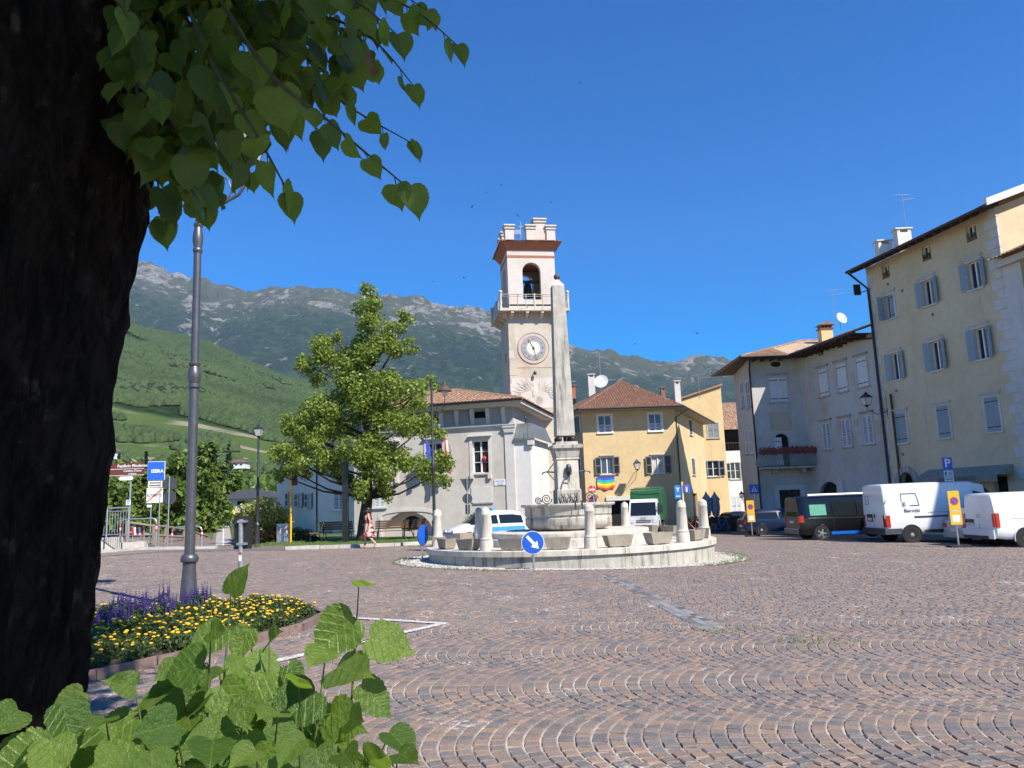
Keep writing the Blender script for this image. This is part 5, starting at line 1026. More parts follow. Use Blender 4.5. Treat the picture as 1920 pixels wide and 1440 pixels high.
for k in range(520):
    a = rr.choice((rr.uniform(2.6,4.4), rr.uniform(-.9,.2))); r = RING+rr.uniform(.5,1.05)*(1 if a > 2 else .9); x, y = fx+r*math.cos(a), fy+r*math.sin(a); h = rr.uniform(.03,.09); w_ = .006
    for q in range(3): b_ = rr.uniform(0,6.28); mb.add([(x-w_,y,gz(x, y)),(x+w_,y,gz(x, y)),(x+math.cos(b_)*h*.6,y+math.sin(b_)*h*.6,gz(x, y)+h)], [(0,1,2)])
for cx_, cy_, n_, sp_ in ((1530,1203,120,.35),(1342,1182,70,.25)):
    o_ = gnd(cx_, cy_)
    for k in range(n_):
        x, y = o_.x+rr.gauss(0,sp_), o_.y+rr.gauss(0,sp_*.7); h = rr.uniform(.015,.045); b_ = rr.uniform(0,6.28); mb.add([(x-.008,y,gz(x,y)),(x+.008,y,gz(x,y)),(x+math.cos(b_)*h,y+math.sin(b_)*h,gz(x,y)+h)], [(0,1,2)])
struct(mb.build('weeds', plain('weed_green', (.10,.14,.03), .8, .3)), 'stuff')
mb = MB()
for k in range(60): x, y, z = fx+.98+rr.uniform(-.1,.14), fy-2.7+rr.uniform(-.08,.05), ZR; b_ = rr.uniform(0,6.28); h = rr.uniform(.08,.3); mb.add([(x-.02,y,z),(x+.02,y,z),(x+math.cos(b_)*.1,y+math.sin(b_)*.1,z+h)], [(0,1,2)])
tag(mb.build('weed_tuft', leafm('weed_leaf', (.06,.10,.02), (.13,.17,.04), .3), loc=(fx+1,fy-2.7,ZR)), 'small green weed growing at the foot of the fountain step', 'weed')
# ---------------------------------------------------------------- signs
def disc(r, t=.012, n=28): return MB().lathe([(r,0),(r,t)], n)
def post(parent, h, r=.03, mat=None, z0=0, x=0, y=0): return MB().tube([(x,y,z0),(x,y,h)], r, 10).build('post', mat or M['steel'], parent, smooth=60, world=False)
def up(x, y, z, rz=0): return Matrix.Translation((x,y,z)) @ Matrix.Rotation(rz,4,'Z') @ RX90      # plate frame: x right, y up, z towards the viewer
def plate(parent, name, pts, M_, mat, t=.01): n = len(pts); return MB().add([(x,y,0) for x,y in pts]+[(x,y,t) for x,y in pts], [tuple(range(n-1,-1,-1)), tuple(range(n,2*n))]+[(i,(i+1)%n,(i+1)%n+n,i+n) for i in range(n)]).xf(M_).build(name, mat, parent, world=False)
def rectp(w, h): return [(-w/2,-h/2),(w/2,-h/2),(w/2,h/2),(-w/2,h/2)]
def arrow(l, w): return [(-w/2,-l/2),(w/2,-l/2),(w/2,l*.1),(w*1.5,l*.1),(0,l/2),(-w*1.5,l*.1),(-w/2,l*.1)]
p = gnd(1001, 1069); s = thing('keep_right_sign', 'round blue keep-right arrow sign on a short post before the fountain', 'road sign', p)
sc = 21*p.y/F_PX; zc = at(999,1017,p.y).z - p.z; post(s, zc, .03)
disc(sc, .012).xf(up(0,-.045,zc)).build('sign_face', M['white'], s, world=False); disc(sc*.95, .004).xf(up(0,-.058,zc)).build('blue_disc', M['blue'], s, world=False)
plate(s, 'white_arrow', arrow(sc*1.5, sc*.26), up(0,-.063,zc) @ Matrix.Rotation(math.radians(-138),4,'Z'), M['white'], .003)
p = gnd(792, 1050); s = thing('edge_on_sign', 'round sign on thin post seen edge-on at the left end of the fountain', 'road sign', p); zc = at(792,1003,p.y).z-p.z; post(s, zc, .028)
disc(.33).xf(up(.02,0,zc,math.radians(66))).build('sign_face', M['signback'], s, world=False); disc(.31,.005).xf(up(.035,-.004,zc,math.radians(66))).build('blue_disc', M['blue'], s, world=False)
# give-way post seen from behind
p = gnd(877,1012); p = Vector((at(878,1000,37).x, 37, 0)); p.z = gz(p.x, p.y); s = thing('give_way_sign', 'inverted triangle and round signs seen from behind on one post', 'road sign', p); k_ = 37/F_PX; Z_ = lambda y: at(878,y,37).z-p.z
post(s, Z_(893), .03); c = Z_(911); plate(s, 'triangle_plate', [(-.33,.34),(.33,.34),(0,-.33)], up(0,.05,c), M['signback']); disc(.24).xf(up(0,.05,Z_(935))).build('round_plate', M['signback'], s, world=False); plate(s, 'lower_plate', rectp(.22,.44), up(0,.05,Z_(955)), M['signback']); plate(s, 'small_plate', rectp(.26,.3), up(0,-.04,Z_(975)), plain('green_plate', (.25,.33,.14)))
# no-entry and no-stopping
Y_ = 46; p = Vector((at(1112,960,Y_).x, Y_, 0)); p.z = gz(p.x, p.y); Z_ = lambda y: at(1112,y,Y_).z-p.z; s = thing('no_entry_sign', 'red no-entry disc above a no-stopping disc on one post', 'road sign', p); post(s, Z_(912), .03)
disc(.24).xf(up(0,-.045,Z_(918))).build('red_disc', M['red'], s, world=False); plate(s, 'white_bar', rectp(.36,.095), up(0,-.062,Z_(918)), M['white'], .004); plate(s, 'small_plate', rectp(.16,.08), up(0,-.04,Z_(928)), M['white'])
disc(.24).xf(up(0,-.045,Z_(938))).build('red_ring', M['red'], s, world=False); disc(.19,.004).xf(up(0,-.06,Z_(938))).build('blue_disc', M['blue'], s, world=False)
for a in (45,-45): plate(s, 'red_bar', rectp(.40,.05), up(0,-.066,Z_(938)) @ Matrix.Rotation(math.radians(a),4,'Z'), M['red'], .002)
# dead-end signs by the yellow house
Y_ = 37.0; p = Vector((at(1282,960,Y_).x, Y_, 0)); p.z = gz(p.x, p.y); Z_ = lambda y: at(1282,y,Y_).z-p.z; s = thing('dead_end_sign', 'two blue dead-end and direction plates on one pale post', 'road sign', p); post(s, Z_(903), .055, M['yel2'])
a = math.radians(12); plate(s, 'left_plate', rectp(.28,.62), up(-.22,-.03,Z_(922),-a), plain('light_blue_sign', (.03,.25,.62), .4)); plate(s, 'white_mark', rectp(.06,.16), up(-.22,-.045,Z_(918),-a), M['white'], .004); plate(s, 'white_mark', rectp(.16,.05), up(-.22,-.046,Z_(915),-a), M['white'], .005); plate(s, 'white_text_block', rectp(.2,.05), up(-.22,-.045,Z_(930),-a), M['white'], .004)
plate(s, 'right_plate', rectp(.36,.36), up(.2,-.03,Z_(916),a), M['blue']); plate(s, 'white_stem', rectp(.07,.22), up(.2,-.045,Z_(918),a), M['white'], .004); plate(s, 'red_top', rectp(.2,.06), up(.2,-.046,Z_(912),a), M['red'], .004)
# parking sign
Y_ = 33.5; p = Vector((at(1782,925,Y_).x, Y_, 0)); p.z = gz(p.x, p.y); Z_ = lambda y: at(1779,y,Y_).z-p.z; s = thing('parking_sign', 'blue parking sign with white plates behind the white vans', 'road sign', p); post(s, Z_(860), .03)
plate(s, 'blue_plate', rectp(.42,.52), up(0,-.045,Z_(869)), M['blue']); text('letter_p', 'P', .5, M['white'], s, up(0,-.058,Z_(869)), .003, bold=.012)
plate(s, 'white_plate', rectp(.40,.25), up(0,-.045,Z_(888)), M['white']); plate(s, 'blue_square', rectp(.09,.16), up(-.12,-.057,Z_(888)), M['blue'], .003)
plate(s, 'lower_plate', rectp(.40,.27), up(0,-.045,Z_(901)), M['white'])
for k in range(3): plate(s, 'text_line', rectp(.17,.025), up(.08,-.057,Z_(888)+.06-.06*k), M['signback'], .002)
for k in range(2): plate(s, 'text_line', rectp(.3,.04), up(0,-.057,Z_(901)+.06-.11*k), M['signback'], .002)
# pedestrian crossing sign
Y_ = 47.0; p = Vector((at(1419,980,Y_).x, Y_, 0)); p.z = gz(p.x, p.y); Z_ = lambda y: at(1417,y,Y_).z-p.z; s = thing('crossing_sign', 'square blue pedestrian crossing sign at the grey house corner', 'road sign', p); post(s, Z_(910), .03)
plate(s, 'blue_plate', rectp(.56,.56), up(0,-.045,Z_(917)), M['blue']); plate(s, 'white_triangle', [(-.19,-.15),(.19,-.15),(0,.19)], up(0,-.058,Z_(917)), M['white'], .003)
plate(s, 'walker_legs', [(-.09,-.13),(-.06,-.13),(0,-.03),(.06,-.13),(.09,-.13),(.03,.02),(-.03,.02)], up(0,-.064,Z_(917)), M['black'], .002); disc(.03,.002,10).xf(up(0,-.064,Z_(917)+.08)).build('walker_head', M['black'], s, world=False); plate(s, 'walker_body', rectp(.06,.09), up(0,-.0645,Z_(917)+.02), M['black'], .002)
# yellow temporary no-parking boards on weighted feet
def tempsign(px, py, top, lab, rz=0):
    p = gnd(px, py); s = thing('temporary_no_parking_sign', lab, 'road sign', p, rz, 'temporary no-parking boards'); H_ = at(px, top, p.y).z - p.z; h = H_*.60; w_ = .40
    post(s, H_*.99, .03); MB().slab([(-.35,-.2),(.35,-.2),(.35,.2),(-.35,.2)], 0, .07).build('foot', M['rubber'], s, world=False)
    plate(s, 'yellow_board', rectp(w_,h), up(0,-.045,H_-h/2), M['yellow'], .012); c = H_-h*.30
    disc(w_*.36,.003).xf(up(0,-.058,c)).build('red_ring', M['red'], s, world=False); disc(w_*.28,.003).xf(up(0,-.0615,c)).build('blue_disc', M['blue'], s, world=False); plate(s, 'red_bar', rectp(w_*.6,.045), up(0,-.065,c) @ Matrix.Rotation(math.radians(-45),4,'Z'), M['red'], .002)
    plate(s, 'text_strip', rectp(w_*.6,.06), up(0,-.058,H_-h*.60), M['kerb'], .002); plate(s, 'white_notice', rectp(w_*.62,h*.20), up(0,-.058,H_-h*.82), M['white'], .003); return s
tempsign(1798,1026,920,'yellow no-parking board between the two white vans'); tempsign(1411,1006,938,'yellow no-parking board beside the dark blue car')
# small rectangular sign seen from behind in the flower bed
p = gnd(451,1140); s = thing('bed_sign', 'black rectangular sign seen from behind on a grey post in the flower bed', 'road sign', p); Z_ = lambda y: at(447,y,p.y).z-p.z
MB().tube([(0,0,-.05),(-.02,0,Z_(974))], .042, 12).build('post', M['steel'], s, smooth=60, world=False); plate(s, 'back_plate', rectp(.30,.56), up(.0,.06,Z_(999),.25), M['black'], .02)
for y in (978, 1020): MB().box((-.07,-.05,Z_(y)-.02),(.09,.055,Z_(y)+.02)).build('clamp', M['steel'], s, world=False)
plate(s, 'sticker', rectp(.05,.11), up(-.005,-.045,Z_(1046)), M['white'], .003); plate(s, 'red_sticker', rectp(.045,.05), up(-.004,-.0465,Z_(1038)), M['red'], .003)
# ---------------------------------------------------------------- vehicles (local x forward, y to the left, z up)
def paint(name, c, rough=.25, coat=.6): return plain(name, c, rough, .04, 2, coat=coat)
M.update(p_black=paint('black_car_paint', (.006,.006,.008), .22, 0), p_white=paint('white_van_paint', (.74,.75,.76), .35, .4), p_blue=paint('dark_blue_car_paint', (.012,.02,.05)), p_silver=paint('silver_car_paint', (.45,.45,.43)), p_green=paint('green_truck_body', (.012,.10,.035), .4, .2), plastic=plain('black_plastic', (.03,.03,.032), .6), carglass=glassm('car_glass', (.012,.016,.018), .04), policeblue=plain('light_blue_stripe', (.06,.32,.68), .35), seam=plain('panel_gap', (.01,.01,.01), .8), greenshade=plain('green_window_blind', (.09,.33,.22), .6), plate_w=plain('number_plate', (.55,.56,.56), .5))
M['white_seam'] = plain('van_panel_gap', (.22,.22,.23), .7)
def wheel(parent, x, y, r, w=.2, side=-1, alloy=True):
    wl_ = MB(); Rm = Matrix.Translation((x, y, r)) @ Matrix.Rotation(math.pi/2*(1 if side < 0 else -1), 4, 'X')
    wl_.lathe([(r*.62,0),(r*.93,-.0),(r,.03),(r,w-.03),(r*.93,w),(r*.62,w)], 28, cap=False).xf(Rm @ Matrix.Translation((0,0,-w))); t = wl_.build('wheel', M['rubber'], parent, smooth=40, world=False)
    m = MB().lathe([(r*.66,.005),(r*.63,-.01),(r*.56,-.045)], 28, cap=False).lathe([(r*.15,-.03),(r*.15,.0),(r*.10,.006)], 14)
    for k in range(5):
        a = 2*math.pi*k/5; ca, sa = math.cos(a), math.sin(a)
        m.add([(ca*r*.1-sa*d*.8, sa*r*.1+ca*d*.8, -.008) for d in (-.05,.05)] + [(ca*r*.62-sa*d, sa*r*.62+ca*d, -.012) for d in (.045,-.045)], [(0,1,2,3),(3,2,1,0)])
    m.xf(Rm).build('rim', M['alloy'], t, world=False); MB().lathe([(r*.6,-.05),(r*.6,-.049)], 24).xf(Rm).build('brake_disc', M['plastic'], t, world=False); return t
def loft(parent, st, glass, wind, mats, cap=True):
    """st: stations (x, w, zb, zbelt, zw0, zw1, zroof, wr); glass: station intervals with side windows; wind: intervals that are windscreen"""
    P = []
    for (x, w, zb, ze, z0, z1, zr, wr) in st:
        P.append([(w*.90,zb),(w*.985,zb+.10),(w,zb+.28),(w,ze),(w*.985,z0),(wr+(w*.985-wr)*.18,z1),(wr*.97,zr-.055),(wr*.86,zr-.012),(0,zr)])
    body, gl, wi = MB(), {}, MB(); n = len(P[0])
    for s in (-1, 1):
        for i in range(len(st)-1):
            for j in range(n-1):
                q = [(st[i][0], s*P[i][j][0], P[i][j][1]), (st[i+1][0], s*P[i+1][j][0], P[i+1][j][1]), (st[i+1][0], s*P[i+1][j+1][0], P[i+1][j+1][1]), (st[i][0], s*P[i][j+1][0], P[i][j+1][1])]
                if s > 0: q.reverse()
                (wi if (i in wind and j >= 4) else gl.setdefault((i, s), MB()) if (i in glass and j == 4) else body).quad(*q)
    for i, f in ((0, 1), (len(st)-1, -1)):
        pts = [(st[i][0], -p[0], p[1]) for p in P[i]] + [(st[i][0], p[0], p[1]) for p in reversed(P[i][:-1])]
        body.poly(pts if f < 0 else pts[::-1])
    for i in range(len(st)-1): body.quad((st[i][0],-P[i][0][0],P[i][0][1]),(st[i][0],P[i][0][0],P[i][0][1]),(st[i+1][0],P[i+1][0][0],P[i+1][0][1]),(st[i+1][0],-P[i+1][0][0],P[i+1][0][1]))
    def weld(o):
        import bmesh
        bm = bmesh.new(); bm.from_mesh(o.data); bmesh.ops.remove_doubles(bm, verts=bm.verts, dist=.0005); bm.to_mesh(o.data); bm.free()
        o.data.polygons.foreach_set('use_smooth', [True]*len(o.data.polygons)); o.data.set_sharp_from_angle(angle=math.radians(38)); return o
    b = weld(body.build('body', mats, parent, world=False))
    for g in gl.values(): weld(g.build('side_window', M['carglass'], parent, world=False))
    if wi.f: weld(wi.build('windscreen', M['carglass'], parent, world=False))
    return b
def slabx(parent, name, x, y0, y1, z0, z1, mat, t=.012, lean=0): return MB().add([(x-t,y0,z0),(x-t,y1,z0),(x-t+lean,y1,z1),(x-t+lean,y0,z1),(x+.02,y0,z0),(x+.02,y1,z0),(x+.02+lean,y1,z1),(x+.02+lean,y0,z1)], [(0,3,2,1),(0,1,5,4),(2,3,7,6),(1,2,6,5),(3,0,4,7)]).build(name, mat, parent, world=False)
def side(parent, name, x0, x1, z0, z1, y, mat, t=.008, lean=0): return MB().add([(x0,y-t,z0),(x1,y-t,z0),(x1,y-t+lean,z1),(x0,y-t+lean,z1),(x0,y+.02,z0),(x1,y+.02,z0),(x1,y+.02+lean,z1),(x0,y+.02+lean,z1)], [(0,1,2,3),(0,4,5,1),(1,5,6,2),(2,6,7,3),(3,7,4,0)]).build(name, mat, parent, world=False)
def arch(parent, x, y, r, mat):      # flared wheel-arch lip and the dark well inside it
    MB().lathe([(r,0),(r,.01)], 28).xf(Matrix.Translation((x,y-.001,r*.93)) @ RX90).build('wheel_well', M['seam'], parent, world=False)
    MB().tube([(x+(r+.015)*math.cos(a), y-.004, r*.93+(r+.015)*math.sin(a)) for a in [math.pi*(-.08+1.16*k/16) for k in range(17)]], .022, 6).build('arch_lip', mat, parent, smooth=60, world=False)
def van_at(name, label, pxr, Yn, W_, rz=0, cat='van', z=None):
    x = at(pxr, 985, Yn).x; y = Yn + W_/2; return thing(name, label, cat, (x, y, gz(x+2, y)+.0), rz)
# black passenger van with awning
v = van_at('black_van', 'black passenger van with a roof awning and green window blind', 1500, 34.6, 1.9); hw = .95
loft(v, [(0,.90,.34,.95,1.05,1.62,1.88,.76),(.05,.93,.30,.98,1.06,1.66,1.93,.79),(.35,.95,.26,.99,1.07,1.68,1.96,.80),(1.45,.95,.24,.99,1.07,1.69,1.97,.81),(1.52,.95,.24,.99,1.07,1.69,1.97,.81),(2.55,.95,.24,.99,1.07,1.69,1.97,.81),(2.62,.95,.24,.99,1.07,1.69,1.97,.81),(3.3,.95,.24,.99,1.07,1.66,1.94,.79),(4.12,.93,.25,.99,1.06,1.09,1.16,.84),(4.72,.88,.28,.82,.88,.90,.95,.78),(4.89,.78,.34,.66,.70,.72,.76,.70)], {2,4,6,7}, {7}, M['p_black'])
side(v, 'window_blind', .50, 1.22, 1.11, 1.58, -.925, M['greenshade'], .014, .075)
slabx(v, 'tailgate_window', .0, -.70, .70, 1.08, 1.70, M['carglass'], .012, .035); slabx(v, 'rear_bumper', -.06, -.92, .92, .32, .55, M['p_black']); slabx(v, 'number_plate', .0, -.26, .26, .78, .89, M['plate_w'], .02); slabx(v, 'blue_bumper_trim', -.075, -.9, .9, .52, .56, M['policeblue'])
for s_ in (-1,1): slabx(v, 'tail_light', .01, s_*.93-.0, s_*.78, .82, 1.10, M['lens'], .03)
side(v, 'tail_light_side', .03, .20, .82, 1.12, -.945, M['lens'], .012)
side(v, 'sill_trim', 1.35, 3.25, .27, .40, -.935, plain('blue_sill', (.01,.12,.5), .3), .02)
for xs_ in (1.5, 2.6): side(v, 'panel_gap', xs_, xs_+.012, .42, 1.66, -.948, M['seam'], .003, .10 if False else 0)
side(v, 'belt_crease', .25, 4.1, .965, .985, -.949, M['plastic'], .004); side(v, 'slide_rail', .4, 1.5, 1.0, 1.02, -.948, M['chrome'], .006)
side(v, 'door_handle', 2.66, 2.84, .93, .97, -.95, M['plastic'], .03)
MB().tube([(.5,-.80,1.99),(3.0,-.80,1.99)], .065, 10).build('awning_case', plain('awning_aluminium', (.62,.62,.62), .4, .05, 4, .2), v, smooth=60, world=False)
for x_ in (.93, 3.95): arch(v, x_, -.95, .36, M['p_black']); wheel(v, x_, -.98, .335); wheel(v, x_, .98, .335, side=1)
MB().box((3.35,-1.13,1.05),(3.47,-.93,1.27)).build('mirror', M['p_black'], v, world=False)
# white panel van with a company name
v = van_at('panel_van', 'tall white panel van with a square line logo on its side', 1662, 31.1, 2.0)
loft(v, [(0,.93,.42,1.05,1.2,1.98,2.28,.82),(.04,.97,.40,1.06,1.2,2.0,2.33,.86),(.3,1.0,.38,1.06,1.2,2.02,2.36,.88),(2.0,1.0,.36,1.06,1.2,2.03,2.37,.89),(3.55,1.0,.36,1.06,1.2,2.02,2.36,.88),(3.6,1.0,.36,1.06,1.2,1.98,2.34,.88),(4.1,1.0,.36,1.1,1.2,1.85,2.22,.85),(4.85,.98,.36,1.1,1.2,1.24,1.30,.88),(5.3,.92,.38,.95,1.0,1.02,1.05,.8),(5.42,.82,.42,.75,.8,.82,.85,.72)], {5,6}, {6}, M['p_white'])
slabx(v, 'rear_bumper', -.08, -.98, .98, .36, .62, M['plastic']); side(v, 'bumper_corner', -.07, .62, .38, .60, -.985, M['signback'], .02)
slabx(v, 'door_gap', -.002, -.008, .008, .65, 2.2, M['white_seam'], .004, .02); slabx(v, 'plate_recess', .0, .10, .62, .86, 1.16, M['plastic'], .012); slabx(v, 'number_plate', -.003, .16, .56, .90, 1.02, M['plate_w'], .02); slabx(v, 'door_handle', .0, -.12, -.02, 1.02, 1.16, M['plastic'], .02)
for s_ in (-1,1): slabx(v, 'tail_light', .01, s_*.95, s_*.80, .66, 1.12, M['lens'], .03)
side(v, 'tail_light_side', .02, .18, .66, 1.12, -.985, M['lens'], .02)
for z_ in (1.0, 1.62): MB().box((-.03,-.98,z_),(.1,-.9,z_+.12)).build('hinge', M['chrome'], v, world=False)
LM = lambda x, z, y=-1.012: Matrix.Translation((x,y,z)) @ RX90
M['print'] = plain('grey_print', (.05,.05,.055), .6)
for a_, b_ in (((.72,1.62),(.72,1.95)),((.72,1.95),(1.32,1.95)),((1.32,1.95),(1.40,1.48)),((1.40,1.48),(1.02,1.48))):
    MB().tube([(a_[0],-1.006+(a_[1]-1.2)*.10,a_[1]),(b_[0],-1.006+(b_[1]-1.2)*.10,b_[1])], .011, 4).build('logo_line', M['print'], v, world=False)
TL = Matrix.Rotation(math.radians(-6),4,'X')
text('logo_letter', 'B', .25, M['print'], v, Matrix.Translation((.80,-.990,1.53)) @ RX90 @ TL, .004); text('company_name', 'Barozzi', .21, M['print'], v, Matrix.Translation((1.08,-1.000,1.285)) @ RX90, .004)
for s_ in (1,): 
    for a_, b_ in (((.35,1.55),(.35,1.9)),((.35,1.9),(.62,1.9)),((.62,1.9),(.62,1.55)),((.62,1.55),(.45,1.55))): MB().tube([(-.012+.012*(a_[1]-1),a_[0],a_[1]),(-.012+.012*(b_[1]-1),b_[0],b_[1])], .010, 4).build('logo_line', M['print'], v, world=False)
side(v, 'rub_strip', 1.15, 2.45, 1.0, 1.06, -1.0, M['plastic'], .02); side(v, 'sill', 1.5, 3.6, .40, .52, -1.0, M['plastic'], .014)
for x_ in (2.35, 3.5): side(v, 'panel_gap', x_, x_+.014, .6, 2.0, -1.002, M['white_seam'], .002, .095)
side(v, 'pressed_line', 1.7, 3.5, 1.185, 1.20, -1.0, M['white_seam'], .003)
for x_ in (.98, 4.55): arch(v, x_, -1.0, .37, M['plastic']); wheel(v, x_, -1.02, .345); wheel(v, x_, 1.02, .345, side=1)
# second white van, cut by the picture edge
v = van_at('delivery_van', 'low white delivery van at the edge of the picture, rear doors towards the square', 1867, 27.2, 1.92)
loft(v, [(0,.86,.40,.98,1.08,1.62,1.84,.74),(.05,.93,.36,1.0,1.09,1.66,1.89,.79),(.35,.96,.32,1.0,1.09,1.68,1.92,.81),(2.4,.96,.3,1.0,1.09,1.69,1.93,.82),(2.5,.96,.3,1.0,1.09,1.69,1.93,.82),(3.35,.96,.3,1.0,1.09,1.66,1.9,.8),(4.15,.94,.3,1.0,1.08,1.12,1.2,.84),(4.8,.88,.33,.84,.9,.92,.97,.78),(4.96,.78,.38,.68,.72,.74,.78,.7)], {4,5}, {5}, M['p_white'])
slabx(v, 'rear_bumper', -.07, -.93, .93, .34, .66, M['p_white']); slabx(v, 'bumper_step', -.08, -.6, .93, .32, .44, M['plastic']); slabx(v, 'plate_recess', .0, .30, .80, .80, 1.0, M['plastic'], .012); slabx(v, 'number_plate', -.003, .30, .80, .76, .87, M['plate_w'], .02); slabx(v, 'door_gap', -.002, -.006, .006, .66, 1.75, M['white_seam'], .004, .02)
MB().tube([(-.02,.09*math.cos(k*math.pi/8),1.12+.06*math.sin(k*math.pi/8)) for k in range(16)], .008, 4, closed=True).build('badge', M['chrome'], v, world=False)
for s_ in (-1,1): slabx(v, 'tail_light', .01, s_*.94, s_*.82, .74, 1.2, M['lens'], .03)
side(v, 'tail_light_side', .03, .16, .74, 1.22, -.945, M['lens'], .02); slabx(v, 'brake_light', .03, -.15, .15, 1.80, 1.83, M['plastic'], .012)
side(v, 'pressed_line', .5, 4.0, 1.0, 1.02, -.955, M['white_seam'], .006)
for x_ in (.98, 4.05): arch(v, x_, -.96, .37, M['p_white']); wheel(v, x_, -.98, .345); wheel(v, x_, .98, .345, side=1)
def car(name, label, loc, rz, mat, L=4.5, H=1.47, wag=True, W2=.88, cat='car', police=False):
    v = thing(name, label, cat, loc, rz); h = H/1.47
    r0 = [(0,W2*.9,.34,.72,.82,.86*h,.90*h,W2*.74),(.06,W2*.97,.28,.80,.88,.90*h,.95*h,W2*.78)]
    r1 = [(.30 if wag else .75,W2*.99,.25,.84,.90,1.20*h,1.36*h,W2*.66),(.75 if wag else 1.1,W2,.22,.85,.91,1.27*h,1.45*h,W2*.70)]
    r2 = [(L*.40,W2,.2,.85,.91,1.28*h,1.47*h,W2*.71),(L*.42,W2,.2,.85,.91,1.28*h,1.47*h,W2*.71),(L*.60,W2,.2,.85,.91,1.24*h,1.42*h,W2*.69),(L*.77,W2*.99,.2,.85,.90,.92,.97,W2*.80),(L*.95,W2*.92,.24,.66,.70,.72,.76,W2*.74),(L,W2*.82,.30,.52,.56,.58,.62,W2*.66)]
    loft(v, r0+r1+r2, {2,3,5,6}, {6}, mat)
    rw = r1[0][0]; MB().add([(.10,-W2*.66,.93*h),(.10,W2*.66,.93*h),(rw-.02,W2*.60,1.30*h),(rw-.02,-W2*.60,1.30*h)], [(0,3,2,1)]).build('rear_window', M['carglass'], v, world=False)
    for s_ in (-1,1):
        slabx(v, 'tail_light', .02, s_*W2*.93, s_*W2*.62, .66, .82, M['lens'], .03); MB().box((L-.24,s_*W2*.62-.13,.56),(L-.02,s_*W2*.62+.13,.68)).build('headlight', M['lensw'], v, world=False); MB().box((L*.66,s_*(W2+.02)-.06,.90),(L*.66+.1,s_*(W2+.02)+.1*s_,1.04)).build('mirror', mat, v, world=False)
        for x_ in (L*.19, L*.80):
            if s_ < 0: arch(v, x_, -W2, .335, mat)
            wheel(v, x_, s_*(W2+.02), .315, side=s_)
    slabx(v, 'number_plate', .0, -.26, .26, .50, .61, M['plate_w'], .03); MB().box((L-.01,-.26,.38),(L+.03,.26,.49)).build('front_plate', M['plate_w'], v, world=False); MB().box((L-.06,-.5,.27),(L+.012,.5,.36)).build('grille', M['plastic'], v, world=False)
    slabx(v, 'rear_bumper', -.03, -W2*.92, W2*.92, .28, .48, mat)
    return v
Y_ = 44.5; x_ = at(1398,985,Y_).x; car('dark_blue_car', 'dark blue estate car parked behind the black van', (x_, Y_+.9, gz(x_+2,Y_)), 0, M['p_blue'], 4.7)
x_ = at(1812,985,29.4).x; car('silver_car', 'light silver car mostly hidden between the two white vans', (x_, 30.2, gz(x_+2,30)), 0, M['p_silver'], 3.9, 1.5)
x_ = at(1400,975,62).x; car('far_car', 'dark car parked far back by the loggia house', (x_-1.5, 63, gz(x_,63)), math.radians(35), M['p_black'], 4.2)
# small police car with its door open
Y_ = 36.5; pc = at(985,985,Y_); rzp = math.radians(180+24)
v = car('police_car', 'small white and light blue police car with a front door open', (pc.x-.15, Y_+.6, gz(pc.x,Y_)-.02), rzp, M['p_white'], 3.7, 1.52)
for s_ in (-1,1): MB().box((.25,s_*.885-.006,.50),(2.0,s_*.885+.006,.78)).build('blue_stripe', M['policeblue'], v, world=False)
dr = MB(); dr.box((0,-.03,.32),(-1.0,.03,.86)); dv = dr.xf(Matrix.Translation((2.75,.90,0)) @ Matrix.Rotation(math.radians(-62),4,'Z')).build('open_door', M['p_white'], v, world=False)
Td = Matrix.Translation((2.75,.90,0)) @ Matrix.Rotation(math.radians(-62),4,'Z'); MB().tube([(-.02,0,.86),(-.55,-.02,1.36),(-.92,-.02,1.38),(-1.0,0,.86)], .028, 6).xf(Td).build('window_frame', M['p_white'], dv, world=False); MB().add([(-.05,0,.86),(-.55,-.02,1.34),(-.90,-.02,1.36),(-.97,0,.86)], [(0,1,2,3)]).xf(Td).build('door_glass', M['carglass'], dv, world=False); MB().box((-.9,.03,.66),(-.7,.05,.70)).xf(Td).build('door_handle', M['plastic'], dv, world=False)
MB().box((1.5,-.45,1.53),(1.7,.45,1.62)).build('light_bar', M['policeblue'], v, world=False)
# refuse truck
Y_ = 52.5; p = Vector((at(1207,975,Y_).x, Y_, 0)); p.z = gz(p.x,p.y); v = thing('refuse_truck', 'refuse truck with white cab and green body parked by the yellow house', 'truck', p, math.radians(-90-16))
cabw = .98
cb = MB(); st = [(0,.45,2.22,.98),(-.1,.45,2.25,1.0),(-1.55,.45,2.25,1.0),(-1.6,.45,2.2,.98)]
cb.add([(-1.6,-cabw,.45),(0,-cabw,.45),(.05,-cabw,1.15),(-.28,-cabw*.93,2.1),(-.5,-cabw*.88,2.26),(-1.6,-cabw*.88,2.26),(-1.6,cabw,.45),(0,cabw,.45),(.05,cabw,1.15),(-.28,cabw*.93,2.1),(-.5,cabw*.88,2.26),(-1.6,cabw*.88,2.26)], [(0,1,2,3,4,5),(11,10,9,8,7,6),(1,7,8,2),(2,8,9,3),(3,9,10,4),(4,10,11,5),(0,5,11,6),(0,6,7,1)])
cb.build('cab', M['p_white'], v, world=False)
MB().add([(.062,-.86,1.18),(.062,.86,1.18),(-.255,.82,2.04),(-.255,-.82,2.04)], [(0,1,2,3)]).build('windscreen', M['carglass'], v, world=False)
